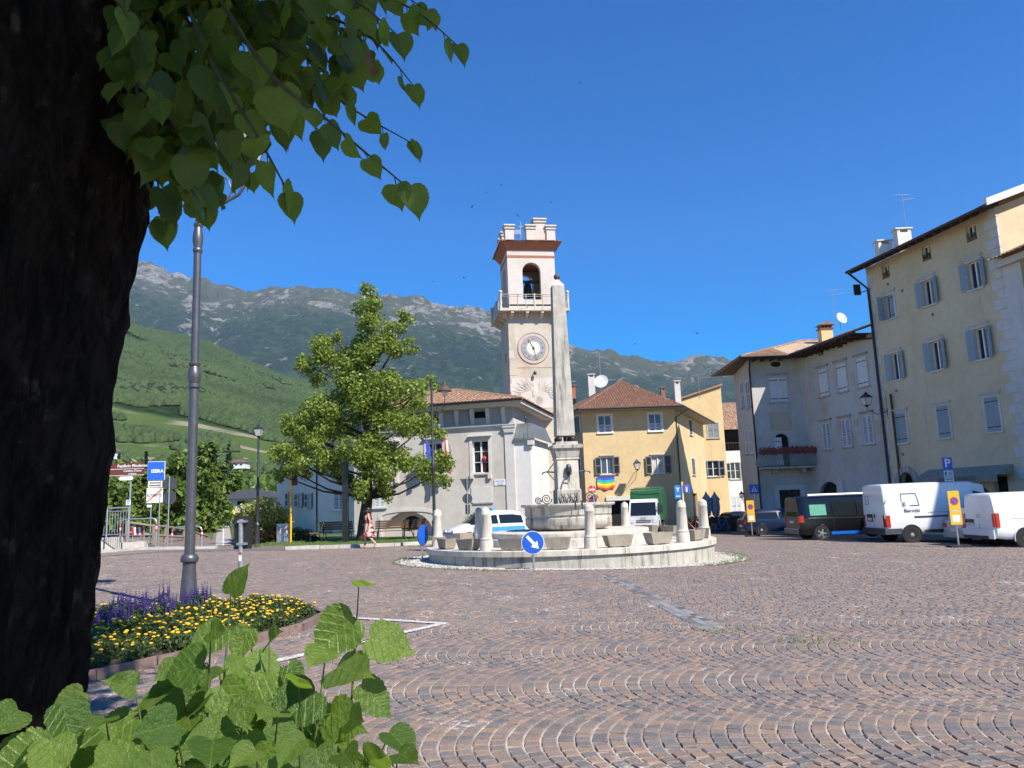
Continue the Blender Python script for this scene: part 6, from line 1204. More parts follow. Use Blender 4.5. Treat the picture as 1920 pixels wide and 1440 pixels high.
for s_ in (-1,1):
    MB().add([(-1.2,s_*(cabw+.006),1.2),(-.12,s_*(cabw+.006),1.2),(-.38,s_*(cabw*.945+.008),1.98),(-1.2,s_*(cabw*.945+.008),1.98)], [(0,1,2,3),(3,2,1,0)]).build('side_window', M['carglass'], v, world=False)
    MB().box((-.06,s_*.78-.17,.72),(.07,s_*.78+.17,.98)).build('headlight', M['lensw'], v, world=False); MB().box((.05,s_*1.22-.1,1.35),(.12,s_*1.22+.1,1.85)).tube([(-.1,s_*.98,1.9),(.08,s_*1.2,1.85)], .02, 5).build('mirror', M['plastic'], v, world=False)
    wheel(v, -.55, s_*.98, .38, .22, s_); wheel(v, -3.9, s_*.98, .38, .3, s_); MB().lathe([(.44,0),(.44,.01)], 24).xf(Matrix.Translation((-.55,s_*(cabw+.004),.40)) @ RX90).build('wheel_well', M['seam'], v, world=False)
MB().box((.0,-.95,.38),(.10,.95,.66)).build('bumper', M['p_white'], v, world=False); MB().box((.06,-.5,.70),(.075,.5,.76)).box((.068,-.5,.82),(.08,.5,.88)).build('grille', M['plastic'], v, world=False); text('maker_name', 'ISUZU', .14, M['print'], v, Matrix.Translation((.075,0,1.02)) @ Matrix.Rotation(math.pi/2,4,'Z') @ RX90, .004)
MB().tube([(.05,-.5,1.17),(-.02,-.1,1.42)], .012, 4).tube([(.05,.2,1.17),(-.02,.6,1.42)], .012, 4).build('wiper', M['plastic'], v, world=False)
MB().box((-5.6,-.45,.55),(-1.65,.45,.75)).build('chassis', M['plastic'], v, world=False)
bd = MB(); pf = [(-1.75,.80),(-4.9,.80),(-5.6,1.2),(-5.9,2.2),(-5.3,3.0),(-4.6,3.12),(-2.0,2.85),(-1.75,2.6)]
bd.prism(pf, -1.05, 1.05); bd.build('hopper_body', M['p_green'], v, world=False)
for x_ in (-2.6,-3.4,-4.2): MB().box((x_-.04,-1.075,.85),(x_+.04,1.075,2.85)).build('body_rib', M['p_green'], v, world=False)
MB().box((-2.1,-1.0,2.62),(-1.7,.95,2.72)).box((-1.86,-1.0,2.2),(-1.7,-.6,2.7)).tube([(-1.7,-1.0,2.95),(-1.7,1.0,2.95)], .05, 6).build('lift_frame', M['p_green'], v, world=False)
# bicycles by the hedge
def bicycle(loc, rz, mat, label, lean=.1):
    t = thing('bicycle', label, 'bicycle', loc, rz, 'bicycles parked by the hedge'); t.rotation_euler = (lean, 0, rz); r = .34
    for x in (-.52,.52):
        w = MB().tube([(x+r*math.cos(a*math.pi/14),0,r+r*math.sin(a*math.pi/14)) for a in range(28)], .018, 5, closed=True).build('wheel', M['rubber'], t, world=False); m = MB()
        for k in range(10): a = k*math.pi/5; m.tube([(x,0,r),(x+(r-.02)*math.cos(a),0,r+(r-.02)*math.sin(a))], .004, 3)
        m.build('spoke', M['steel'], w, world=False)
    MB().tube([(-.52,0,r),(-.08,0,.30),(.36,0,.80),(-.2,0,.86),(-.08,0,.30)], .022, 6).tube([(-.52,0,r),(-.2,0,.80)], .016, 5).tube([(.52,0,r),(.38,0,.78),(.33,0,1.0)], .02, 6).build('frame', mat, t, world=False)
    MB().tube([(.36,-.28,1.02),(.33,-.1,1.03),(.33,.1,1.03),(.36,.28,1.02)], .015, 5).build('handlebar', M['steel'], t, world=False); MB().lathe([(.02,0),(.1,.02),(.08,.06),(.02,.07)], 10, (-.23,0,.92), sx=1.3, sy=.7).build('saddle', M['black'], t, world=False); MB().tube([(-.2,0,.84),(-.23,0,.93)], .014, 5).build('seat_post', M['steel'], t, world=False)
Y_ = 49; p = at(1352,985,Y_); bicycle((p.x,Y_,gz(p.x,Y_)), math.radians(25), plain('blue_frame', (.02,.12,.4), .35), 'blue bicycle standing in front of the dark hedge'); p = at(1300,985,Y_); bicycle((p.x,Y_,gz(p.x,Y_)), math.radians(160), plain('red_frame', (.35,.06,.03), .35), 'red bicycle seen between the right-hand bollards')
# ---------------------------------------------------------------- street furniture
def lantern(parent, c, s=1.0, base=True):      # four-sided glazed lantern hanging or standing at c
    x, y, z = c; q = math.sqrt(2)
    rot = Matrix.Translation((x,y,z)) @ Matrix.Rotation(math.pi/4,4,'Z')
    MB().lathe([(.11*s*q,0),(.19*s*q,.34*s)], 4, cap=False).xf(rot).build('lantern_glass', M['lampglass'], parent, world=False)
    for k in range(4): a = math.pi/4+k*math.pi/2; MB().tube([(x+.11*s*q*math.cos(a),y+.11*s*q*math.sin(a),z),(x+.19*s*q*math.cos(a),y+.19*s*q*math.sin(a),z+.34*s)], .012*s, 4).build('lantern_bar', M['iron'], parent, world=False)
    MB().lathe([(.20*s*q,.34*s),(.21*s*q,.36*s),(.08*s*q,.50*s),(.05*s*q,.56*s),(.01,.62*s)], 4).xf(rot).build('lantern_roof', M['iron'], parent, world=False)
    if base: MB().lathe([(.03*s,-.1*s),(.06*s,-.06*s),(.11*s*q,.0)], 8, (x,y,z)).build('lantern_base', M['iron'], parent, world=False)
# large lamp post in the flower bed
p = gnd(353,1140); L1 = thing('street_lamp', 'tall grey lamp post with ringed shaft rising from the flower bed', 'street lamp', p); Z_ = lambda y: at(356,y,p.y).z-p.z
zs = {k: Z_(k) for k in (1055,1030,722,705,685,468,445,425)}
MB().lathe([(.18,-.1),(.155,.05),(.128,.45),(.108,zs[1055]-.06),(.112,zs[1055]),(.145,zs[1055]+.02),(.155,zs[1055]+.07),(.14,zs[1055]+.12),(.105,zs[1055]+.15)], 28).build('base', M['irongrey'], L1, smooth=40, world=False)
MB().lathe([(.090,zs[1055]+.12),(.082,zs[722]-.06)], 24, cap=False).build('lower_shaft', M['irongrey'], L1, smooth=60, world=False)
def knuckle(z0, z1, r): return [(r,z0-.08),(r*1.35,z0-.05),(r*1.35,z0),(r*1.12,z0+.02),(r*1.5,z0+(z1-z0)*.35),(r*1.45,z0+(z1-z0)*.6),(r*1.0,z1-.03),(r*1.3,z1),(r*1.3,z1+.04),(r*.95,z1+.06)]
MB().lathe(knuckle(zs[722],zs[685],.080), 24).build('lower_knuckle', M['irongrey'], L1, smooth=40, world=False); MB().lathe([(.074,zs[685]),(.066,zs[468])], 24, cap=False).build('upper_shaft', M['irongrey'], L1, smooth=60, world=False)
MB().lathe(knuckle(zs[468],zs[425],.064), 24).build('upper_knuckle', M['irongrey'], L1, smooth=40, world=False); zt_ = Z_(250); MB().lathe([(.054,zs[425]),(.048,zt_)], 20).build('top_shaft', M['irongrey'], L1, smooth=60, world=False)
for sx in (-1,1):
    za = Z_(345); MB().tube([(sx*.05,0,za-.45),(sx*.45,0,za-.42),(sx*.75,0,za-.25),(sx*.90,0,za),(sx*.92,0,za+.35)], .032, 8).tube([(sx*.05,0,za+.25),(sx*.3,0,za+.22),(sx*.55,0,za+.05),(sx*.62,0,za-.15),(sx*.55,0,za-.33)], .018, 6).build('arm', M['irongrey'], L1, smooth=60, world=False); lantern(L1, (sx*.92,0,za+.42), 1.35)
# smaller lamps
def lamp_pole(px, py, ptop, Y, label, arm=False):
    x = at(px, py, Y).x; q = Vector((x, Y, gz(x,Y))); t = thing('street_lamp', label, 'street lamp', q); h = at(px, ptop, Y).z - q.z
    MB().lathe([(.13,0),(.12,.3),(.095,.9),(.10,.95),(.12,1.0),(.075,1.1)], 16).build('base', M['iron'], t, smooth=40, world=False)
    MB().lathe([(.07,1.0),(.06,h*.45),(.085,h*.46),(.085,h*.49),(.05,h*.5),(.045,h*(1 if arm else .9))], 14).build('shaft', M['iron'], t, smooth=40, world=False)
    if arm:
        MB().tube([(0,0,h*.80),(.15,0,h*.785),(.42,0,h*.80),(.55,0,h*.85),(.56,0,h*.92)], .02, 6).tube([(0,0,h*.86),(.18,0,h*.845),(.25,0,h*.83),(.18,0,h*.815)], .012, 5).build('arm', M['iron'], t, smooth=60, world=False); m = plain('rust_lamp_hood', (.10,.055,.04), .6)
        MB().lathe([(.30,h*.925),(.31,h*.93),(.16,h*.955),(.06,h*.965),(.03,h*.985)], 16, (.56,0,0)).build('lamp_hood', m, t, smooth=40, world=False); MB().lathe([(.12,h*.90),(.14,h*.925)], 12, (.56,0,0)).build('lamp_glass', M['lampglass'], t, world=False)
    else: lantern(t, (0,0,h*.9), h*.1/.62)
    return t
lamp_pole(482, 1024, 795, 36.5, 'slim black lantern lamp standing by the photinia shrub'); lamp_pole(815, 1005, 712, 32.5, 'black lamp post with a hooded side arm in front of the palazzo', True)
# wall lanterns
def wall_lamp(w, px, py, label, out=1.0, s=1.0, scroll=False):
    u, z = w.px(px, py); o = w.P(u, 0, z); t = thing('wall_lantern', label, 'wall lamp', o, w.ang)
    if scroll: MB().tube([(0,0,0),(0,-out*.5,-.15),(0,-out,.15),(0,-out,.35)], .02, 5).tube([(0,-.3-.22*math.cos(k*.5),.05+.22*(1-k/16)*math.sin(k*.5)) for k in range(14)], .016, 5).tube([(0,0,-.4),(0,0,.9)], .025, 5).build('bracket', M['iron'], t, world=False); lantern(t, (0,-out,.4), s)
    else: MB().tube([(0,0,0),(0,-out,.1)], .025, 5).tube([(0,0,-.55),(0,-out*.9,.06)], .02, 5).build('bracket', M['iron'], t, world=False); lantern(t, (0,-out,.2), s)
wall_lamp(wy, 1190, 886, 'black lantern on a bracket between the windows of the yellow corner house', 1.3, 1.25); wall_lamp(wcb, 1664, 772, 'black lantern on a scrolled bracket near the downpipes of the grey house', 1.3, 1.25, True)
wall_lamp(wrt, 1399, 938, 'small black lantern at the far corner of the grey house', .3, .8)
# dark square column, yellow pole, info board
Y_ = 36.2; x_ = at(648,1000,Y_).x; q = Vector((x_,Y_,gz(x_,Y_))); t = thing('dark_column', 'plain black square column standing left of the tree trunk', 'pole', q); hh = at(648,868,Y_).z-q.z
MB().box((-.13,-.13,.02),(.13,.13,hh)).build('shaft', M['black'], t, world=False); MB().box((-.2,-.2,0),(.2,.2,.019)).build('foot_plate', M['iron'], t, world=False); MB().box((-.16,-.16,hh+.001),(.16,.16,hh+.05)).build('cap', M['iron'], t, world=False)
q = gnd(545,1023); t = thing('bus_stop_pole', 'thin yellow pole with a black box at its top', 'pole', q); hh = at(545,886,q.y).z-q.z; MB().tube([(0,0,0),(0,0,hh)], .05, 10).build('shaft', M['yellow'], t, smooth=60, world=False); MB().box((.06,-.04,hh-.62),(.30,.04,hh+.05)).build('sign_box', M['black'], t, world=False)
q = gnd(530,1022); t = thing('info_board', 'grey notice board on two legs beside the yellow pole', 'notice board', q); hh = at(530,982,q.y).z-q.z
MB().box((-.28,-.04,.1),(.28,.04,hh)).build('panel', M['steel'], t, world=False); MB().box((-.23,-.055,hh*.55),(.23,-.041,hh*.92)).build('notice', M['quoin'], t, world=False)
for i in range(3):
    for k in range(3): MB().box((-.2+k*.14,-.062,hh*.58+i*hh*.11),(-.1+k*.14,-.056,hh*.66+i*hh*.11)).build('paper', M['friez'], t, world=False)
for sx in (-.2,.2): MB().box((sx-.03,-.03,0),(sx+.03,.03,.099)).build('leg', M['steel'], t, world=False)
# benches
def bench(px, Y, rz, label):
    x = at(px, 1000, Y).x; t = thing('park_bench', label, 'bench', (x, Y, gz(x,Y)+.12), rz, 'wooden benches on the lawn'); w = .8
    for k in range(4): MB().box((-w,-.38+k*.115,.42),(w,-.28+k*.115,.455)).build('seat_slat', M['wood'], t, world=False)
    for k in range(4): y = .10+k*.035; z = .54+k*.105; MB().add([(-w,y,z),(w,y,z),(w,y+.03,z+.085),(-w,y+.03,z+.085),(-w,y+.03,z),(w,y+.03,z),(w,y+.06,z+.085),(-w,y+.06,z+.085)], [(0,1,2,3),(5,4,7,6),(0,4,5,1),(3,2,6,7),(0,3,7,4),(1,5,6,2)]).build('back_slat', M['wood'], t, world=False)
    for sx in (-.62,.62): MB().tube([(sx,-.36,0),(sx,-.33,.41),(sx,.05,.41),(sx,.12,.5),(sx,.26,.98)], .024, 6).tube([(sx,.22,0),(sx,.05,.41)], .024, 6).build('leg_frame', M['iron'], t, world=False)
bench(596, 37.2, math.radians(-75), 'wooden bench seen end-on at the left of the lawn'); bench(632, 38.2, math.radians(180), 'wooden bench with its back to the square beside the black column'); bench(734, 37.6, math.radians(200), 'wooden bench right of the walking woman, below the blind arch'); bench(779, 38.5, math.radians(255), 'wooden bench seen from its end just left of the fountain ring')
# lawn with kerb
kp = [gnd(*q) for q in ((535,1031),(600,1029),(670,1027),(740,1024),(800,1021),(850,1016))]
for i, (a, b) in enumerate(zip(kp, kp[1:])):
    n_ = max(1, int((b-a).length/1.0))
    for k in range(n_):
        p0, p1 = a+(b-a)*k/n_, a+(b-a)*(k+.985)/n_; nn = Vector((-(b-a).y,(b-a).x,0)).normalized()*.28; z0, z1 = gz(p0.x,p0.y)-.05, gz(p0.x,p0.y)+.13
        MB().add([p0,p1,p1+nn,p0+nn], [(0,1,2,3)]); m = MB(); m.slab([(p0.x,p0.y),(p1.x,p1.y),((p1+nn).x,(p1+nn).y),((p0+nn).x,(p0+nn).y)], z0, z1)
        if i == 0 and k == 0: kerb_root = m.build('lawn_kerb', M['kerb']); struct(kerb_root)
        else: m.build('kerb_stone', M['kerb'], kerb_root)
lp_ = [(p_.x, p_.y+.26) for p_ in kp] + [(kp[-1].x+1, 42), (kp[0].x-3, 44)]
M['lawn'] = plain('lawn_ground', (.07,.11,.025), .95, .35, 5, 0, .4); struct(MB().add([(x, y, gz(x,y)+.115) for x, y in lp_], [tuple(range(len(lp_)))]).build('lawn', M['lawn']))
m = MB(); rr = random.Random(8)
for k in range(9000):
    x = rr.uniform(kp[0].x-2, kp[-1].x+.5); y = rr.uniform(34.6, 40)
    if y < interp([(p_.x, p_.y+.3) for p_ in kp], x): continue
    a = rr.uniform(0,6.28); h = rr.uniform(.04,.10); z = gz(x,y)+.11; m.add([(x-.012,y,z),(x+.012,y,z),(x+.03*math.cos(a),y+.03*math.sin(a),z+h)], [(0,1,2)])
struct(m.build('grass', plain('grass_blade', (.10,.16,.035), .8, .35)), 'stuff')
# road along the kerb at the left and the cycle path rising behind
m = MB(); c = [gnd(165,1046), gnd(300,1036), gnd(440,1033), gnd(536,1032)]
struct(MB().add([(v.x,v.y,gz(v.x,v.y)+.006) for v in c] + [(v.x,v.y+1.6,gz(v.x,v.y)+.006) for v in reversed(c)], [tuple(range(8))]).build('road_strip', M['asphalt']))
kr = None
pv_ = [gnd(150,1040), gnd(262,1031), gnd(404,1029)]
for a, b in zip(pv_, pv_[1:]):
    n_ = int((b-a).length/.9)+1
    for k in range(n_):
        p0, p1 = a+(b-a)*k/n_, a+(b-a)*(k+.985)/n_; m = MB().slab([(p0.x,p0.y),(p1.x,p1.y),(p1.x,p1.y+.25),(p0.x,p0.y+.25)], gz(p0.x,p0.y)-.05, gz(p0.x,p0.y)+.10)
        if kr is None: kr = m.build('pavement_kerb', M['kerb']); struct(kr)
        else: m.build('kerb_stone', M['kerb'], kr)
c1, c2 = gnd(403,1029), gnd(536,1031)
M['path'] = plain('pale_asphalt', (.34,.31,.29), .95, .1, 2)
pth = []
for t_ in range(13):
    Y = 37.5 + t_*6; f = t_/12; xl, xr = at(404+f*9, 1000, Y).x, at(434-f*9, 1000, Y).x; z = gz(-14,37) + .02 + (Y-37)*.0125; pth += [(xl,Y,z),(xr,Y,z)]
struct(MB().add(pth, [(2*i,2*i+1,2*i+3,2*i+2) for i in range(12)]).build('cycle_path', M['path']))
struct(MB().add([((pth[2*i][0]+pth[2*i+1][0])/2+d,pth[2*i][1],pth[2*i][2]+.006) for i in range(13) for d in (-.04,.04)], [(2*i,2*i+1,2*i+3,2*i+2) for i in range(12)]).build('path_line', M['white']))
bank = []
for i in range(13): bank += [(-75, 37.5+i*6, pth[2*i][2]+.4), (pth[2*i][0]-.2, 37.5+i*6, pth[2*i][2]-.02)]
for i in range(13): pass
struct(MB().add(bank, [(2*i,2*i+1,2*i+3,2*i+2) for i in range(12)]).build('left_bank_ground', M['lawn']))
bank = []
for i in range(13): bank += [(pth[2*i+1][0]+.1, 37.5+i*6, pth[2*i][2]-.02), (pth[2*i+1][0]+7+i*.5, 37.5+i*6, pth[2*i][2]-.1)]
struct(MB().add(bank, [(2*i,2*i+1,2*i+3,2*i+2) for i in range(12)]).build('right_bank_ground', M['lawn']))
# parapet, railing, hoops, barrier panel, wooden fence
def base_at(px, py): return gnd(px, py)
a, b = gnd(150,1034), gnd(262,1030); zt2 = at(200,1010,a.y).z
pw_ = thing('parapet_wall', 'low pale concrete wall with a step at the far left kerb', 'wall', (a.x,a.y,gz(a.x,a.y)))
mid = a+(b-a)*.55; MB().slab([(a.x,a.y+.4),(mid.x,mid.y+.4),(mid.x,mid.y+.8),(a.x,a.y+.8)], gz(a.x,a.y)-.1, at(190,1009,a.y).z).build('wall_body', M['kerb'], pw_); MB().slab([(mid.x,mid.y+.4),(b.x,b.y+.4),(b.x,b.y+.8),(mid.x,mid.y+.8)], gz(a.x,a.y)-.1, at(230,1017,b.y).z).build('step', M['kerb'], pw_)
rl_ = thing('railing', 'galvanised railing with upright bars on the low concrete wall', 'railing', (a.x,a.y+.6,zt2)); y_ = a.y+.6; x0_, x1_ = at(160,980,y_).x, at(241,980,y_).x; zr0, zr1 = at(200,1003,y_).z, at(200,953,y_).z
for zz_, r_ in ((zr1,.035),(zr1-.15,.02),(zr0,.02)): MB().tube([(x0_,y_,zz_),(x1_,y_,zz_)], r_, 8).build('rail', M['steel'], rl_)
for k in range(17): x = x0_+(x1_-x0_)*k/16; MB().tube([(x,y_,zr0 if k % 8 else zr0-.3),(x,y_,zr1 if k % 8 == 0 else zr1-.15)], .035 if k % 8 == 0 else .012, 6).build('post' if k % 8 == 0 else 'bar', M['steel'], rl_)
def hoop(x0p, x1p, ytop, ybot, label, Y=None):
    g0 = gnd((x0p+x1p)/2, ybot); Y = g0.y if Y is None else Y; xa, xb = at(x0p,ybot,Y).x, at(x1p,ybot,Y).x; z0, z1 = at((x0p+x1p)/2,ybot,Y).z, at((x0p+x1p)/2,ytop,Y).z; t = thing('hoop_barrier', label, 'barrier', ((xa+xb)/2,Y,z0), 0, 'steel hoop barriers'); r = .18
    MB().tube([(xa,Y,z0),(xa,Y,z1-r),(xa+r*.3,Y,z1-r*.3),(xa+r,Y,z1),(xb-r,Y,z1),(xb-r*.3,Y,z1-r*.3),(xb,Y,z1-r),(xb,Y,z0)], .035, 8).tube([(xa,Y,z0+(z1-z0)*.45),(xb,Y,z0+(z1-z0)*.45)], .025, 6).build('hoop', M['steel'], t, smooth=60)
    for x in (xa, xb):
        for k in range(3): MB().tube([(x,Y,z0+(z1-z0)*(.55+.09*k)),(x,Y,z0+(z1-z0)*(.64+.09*k))], .038, 8).build('reflective_band', M['red'] if k % 2 == 0 else M['white'], t)
hoop(150,198,955,1010,'hoop barrier by the railing next to the big trunk'); hoop(224,292,973,1029,'wide hoop barrier in front of the red and white striped panel'); hoop(322,378,988,1029,'hoop barrier partly hidden by the tall lamp post')
g0 = gnd(262,1027); Y = g0.y+.35; xa, xb = at(249,1020,Y).x, at(271,1020,Y).x; z0, z1 = g0.z, at(260,986,Y).z; t = thing('barrier_panel', 'wire barrier panel with a red and white striped board', 'barrier', ((xa+xb)/2,Y,z0))
MB().tube([(xa,Y,z0),(xa-.06,Y,z1),(xb-.06,Y,z1),(xb,Y,z0)], .025, 6, closed=True).build('frame', M['steel'], t)
for k in range(8): MB().tube([(xa+(xb-xa)*(k+.5)/8,Y,z0+.03),(xa-.05+(xb-xa)*(k+.5)/8,Y,z1-.4)], .008, 4).build('wire', M['steel'], t)
for k in range(5): w_ = (xb-xa-.02)/5; MB().add([(xa-.04+k*w_,Y-.04,z1-.42),(xa-.04+(k+1)*w_,Y-.04,z1-.42),(xa-.08+(k+1)*w_,Y-.04,z1-.05),(xa-.08+k*w_,Y-.04,z1-.05),(xa-.04+k*w_,Y-.02,z1-.42),(xa-.04+(k+1)*w_,Y-.02,z1-.42),(xa-.08+(k+1)*w_,Y-.02,z1-.05),(xa-.08+k*w_,Y-.02,z1-.05)], [(0,1,2,3),(4,7,6,5),(0,4,5,1),(3,2,6,7)]).build('stripe', M['red'] if k % 2 == 0 else M['white'], t)
fpts = [(238,976,1020,39.5),(288,983,1024,40),(310,984,1026,41.5),(345,990,1024,44),(378,1000,1022,47),(398,1008,1020,50)]
t = thing('wooden_fence', 'rustic round-pole wooden fence curving towards the cycle path', 'fence', at(320,1020,42)); tops = []
for (px, y1, y0, Y) in fpts:
    A_, B_ = at(px,y0,Y), at(px,y1,Y); tops.append((A_, B_)); MB().tube([A_-Vector((0,0,.5)),B_], .09, 8).build('post', M['greywood'], t, smooth=60)
for (a0, b0), (a1_, b1_) in zip(tops, tops[1:]):
    for f in (.15,.5,.92): MB().tube([a0+(b0-a0)*f, a1_+(b1_-a1_)*f], .065, 8).build('rail', M['greywood'], t, smooth=60)
# direction and town signs
def sign_post(px, yb, ytop, Y, label):
    x = at(px,yb,Y).x; z = at(px,yb,Y).z; return thing('sign_post', label, 'road sign', (x,Y,z)), (lambda q, w: (at(w,q,Y).x-x, at(w,q,Y).z-z))
Y_ = 36.5; t, f = sign_post(241,1015,865,Y_,'brown tourist direction signs on a tall post above the railing'); post(t, f(866,241)[1], .045)
for (yc, h_, body, sz) in ((874,11,'Panificio Moderno',.19),(886,11,"Cantina d'Isera\na Isera",.14)):
    dx, dz = f(yc,239); w_ = 66*Y_/F_PX; hh = h_*Y_/F_PX*1.03; bx = plate(t, 'brown_board', rectp(w_,hh), up(dx,-.07,dz,.03), M['brown'], .02)
    plate(t, 'board_edge', [(-w_/2,-hh/2),(w_/2,-hh/2),(w_/2,-hh/2+.018),(-w_/2,-hh/2+.018)], up(dx,-.092,dz,.03), M['white'], .003); text('lettering', body, sz, M['white'], t, up(dx+.28,-.094,dz,.03), .002, bold=.004 if sz > .15 else .002)
    plate(t, 'arrow', [(x_*-1,y_) for x_, y_ in [(.10,-.012),(-.02,-.012),(.03,-.07),(-.0,-.07),(-.07,0),(-.0,.07),(.03,.07),(-.02,.012),(.10,.012)]][::1] and [(-.07,0),(0,-.07),(.03,-.07),(-.02,-.014),(.11,-.014),(.11,.014),(-.02,.014),(.03,.07),(0,.07)], up(dx-w_/2+.14,-.093,dz,.03), M['white'], .003)
    plate(t, 'pictogram', [(-.05,-.03),(.05,-.04),(.06,.0),(.0,.05),(-.06,.02)], up(dx-w_/2+.38,-.093,dz,.03), M['white'], .003)
    if sz < .15: plate(t, 'pictogram', [(-.02,-.07),(.02,-.07),(.02,.01),(.008,.07),(-.008,.07),(-.02,.01)], up(dx-w_/2+.58,-.093,dz,.03), M['white'], .003)
dx, dz = f(897,238); plate(t, 'white_board', [(-.36,0),(-.28,-.09),(.28,-.09),(.36,0),(.28,.09),(-.28,.09)], up(dx,-.07,dz), M['white'], .02); dx, dz = f(942,242); plate(t, 'small_plate', rectp(.22,.24), up(dx,-.06,dz), M['white'], .01); plate(t, 'plate_mark', rectp(.16,.05), up(dx,-.072,dz+.06), M['bluetxt'], .003); plate(t, 'plate_mark', rectp(.12,.025), up(dx,-.072,dz-.04), M['bluetxt'], .003)
t, f = sign_post(297,1028,867,36,'blue and white town boundary signs on twin posts'); rz_ = math.radians(22)
for px_ in (281,297): dx, _ = f(1000,px_); post(t, f(868 if px_ > 290 else 945,px_)[1], .03, None, 0, dx, .03)
dx, dz = f(883,294); wI = .70; plate(t, 'blue_board', rectp(wI,.84), up(dx,-.05,dz,rz_), M['blue'], .02); plate(t, 'white_border', rectp(wI*1.05,.88), up(dx,-.035,dz,rz_), M['white'], .01); text('town_name', 'ISERA', .22, M['white'], t, up(dx+.06,-.075,dz-.02,rz_), .002, sx=.95, bold=.006); plate(t, 'crest', rectp(.12,.26), up(dx-.26,-.085,dz+.0,rz_) @ Matrix.Translation((0,0,.0)), M['steel'], .004)
dx, dz = f(908,292); plate(t, 'white_plate', rectp(.60,.30), up(dx,-.05,dz,rz_), M['quoin'], .015)
for k in (-.06,.06): plate(t, 'text_line', rectp(.48,.05), up(dx,-.068,dz+k,rz_), M['signback'], .003)
dx, dz = f(929,291); plate(t, 'white_board', rectp(.68,.66), up(dx,-.05,dz,rz_), M['white'], .015); text('town_name', 'ROVERETO', .17, M['black'], t, up(dx,-.072,dz,rz_), .002, sx=.72, bold=.004); plate(t, 'red_diagonal', rectp(.86,.07), up(dx,-.0665,dz,rz_) @ Matrix.Rotation(math.radians(43),4,'Z'), plain('faded_red', (.45,.12,.06), .5), .002)
dx, dz = f(947,281); plate(t, 'small_plate', rectp(.2,.2), up(dx,-.05,dz,rz_), M['white'], .01)
t, f = sign_post(314,1028,893,36,'octagonal and round signs seen from behind on one leaning post'); MB().tube([(0,0,0),(f(893,318)[0],0,f(893,318)[1])], .035, 8).build('post', M['steel'], t, smooth=60, world=False)
dx, dz = f(906,318); plate(t, 'octagon_plate', [(.33*math.cos(math.pi/8+k*math.pi/4),.33*math.sin(math.pi/8+k*math.pi/4)) for k in range(8)], up(dx,.06,dz), M['signback'], .015); dx, dz = f(933,317); disc(.31,.015).xf(up(dx,.06,dz)).build('round_plate', M['signback'], t, world=False)
# flags on the palazzo, parasols, birds
for px, py, lab, cols, ln_ in ((812,840,'blue flag with stars on the palazzo wall above the arch', [(.02,.06,.40)], 1.1),(846,834,'red and white flag hanging beside the palazzo window', [(.45,.03,.03),(.75,.74,.70),(.40,.03,.03)], 1.7)):
    u, z = wp.px(px, py); o = wp.P(u,0,z); t = thing('wall_flag', lab, 'flag', o, wp.ang); MB().tube([(0,0,-.35),(-.05,-1.15,.55)], .022, 6).build('pole', M['steel'], t, world=False); m = MB(); mats = [plain('flag_cloth', c, .8, .1) for c in cols]
    for k in range(10):
        for j in range(6):
            fpt = lambda a_, b_: (-.045+.05*math.sin(a_*1.3)*(1+b_*.4)+.03*b_*.2, -1.1+a_*.075+.03*math.sin(b_*2+a_), .5-a_*.05-b_*ln_/6-.02*math.sin(a_*2))
            m.quad(fpt(k,j+1), fpt(k+1,j+1), fpt(k+1,j), fpt(k,j), min(len(cols)-1, int(k/10*len(cols))))
    m.build('cloth', mats, t, smooth=180, world=False)
M['parasol'] = plain('grey_parasol_cloth', (.24,.26,.30), .85, .12, 4)
for px, lab in ((1327,'closed grey parasol, the one nearer the yellow house'),(1343,'closed grey parasol, the one nearer the annex edge')):
    Y = 54.5; x = at(px,970,Y).x; z = gz(x,Y); h = at(px,921,Y).z-z; t = thing('closed_parasol', lab, 'parasol', (x,Y,z), 0, 'closed parasols'); MB().tube([(0,0,0),(0,0,h)], .03, 8).build('pole', M['steel'], t, world=False); MB().slab([(-.3,-.3),(.3,-.3),(.3,.3),(-.3,.3)], 0, .08).build('foot', M['kerb'], t, world=False)
    m = MB(); n = 16; pr = [(.05,h*.36),(.20,h*.42),(.27,h*.60),(.24,h*.76),(.30,h*.80),(.10,h*.92),(.01,h)]; vs = []
    for r, zz in pr: vs += [(r*(1+.22*(-1)**k)*math.cos(2*math.pi*k/n), r*(1+.22*(-1)**k)*math.sin(2*math.pi*k/n), zz) for k in range(n)]
    m.add(vs, [(i*n+k, i*n+(k+1)%n, (i+1)*n+(k+1)%n, (i+1)*n+k) for i in range(6) for k in range(n)]); m.build('folded_cloth', M['parasol'], t, world=False)
BIR = [(1087,155,'high in the empty sky right of the tower'),(912,361,'above left of the tower, nearer the roof'),(940,347,'just above and left of the tower vane'),(885,388,'left of the tower, the lowest of three'),(970,404,'close to the weather vane'),(1033,380,'just above the tallest merlon'),(812,528,'above the ridge left of the tower'),(870,521,'between the ridge and the tower balcony'),(1190,645,'in front of the ridge right of the obelisk'),(1307,625,'over the gap between tower and grey house')]
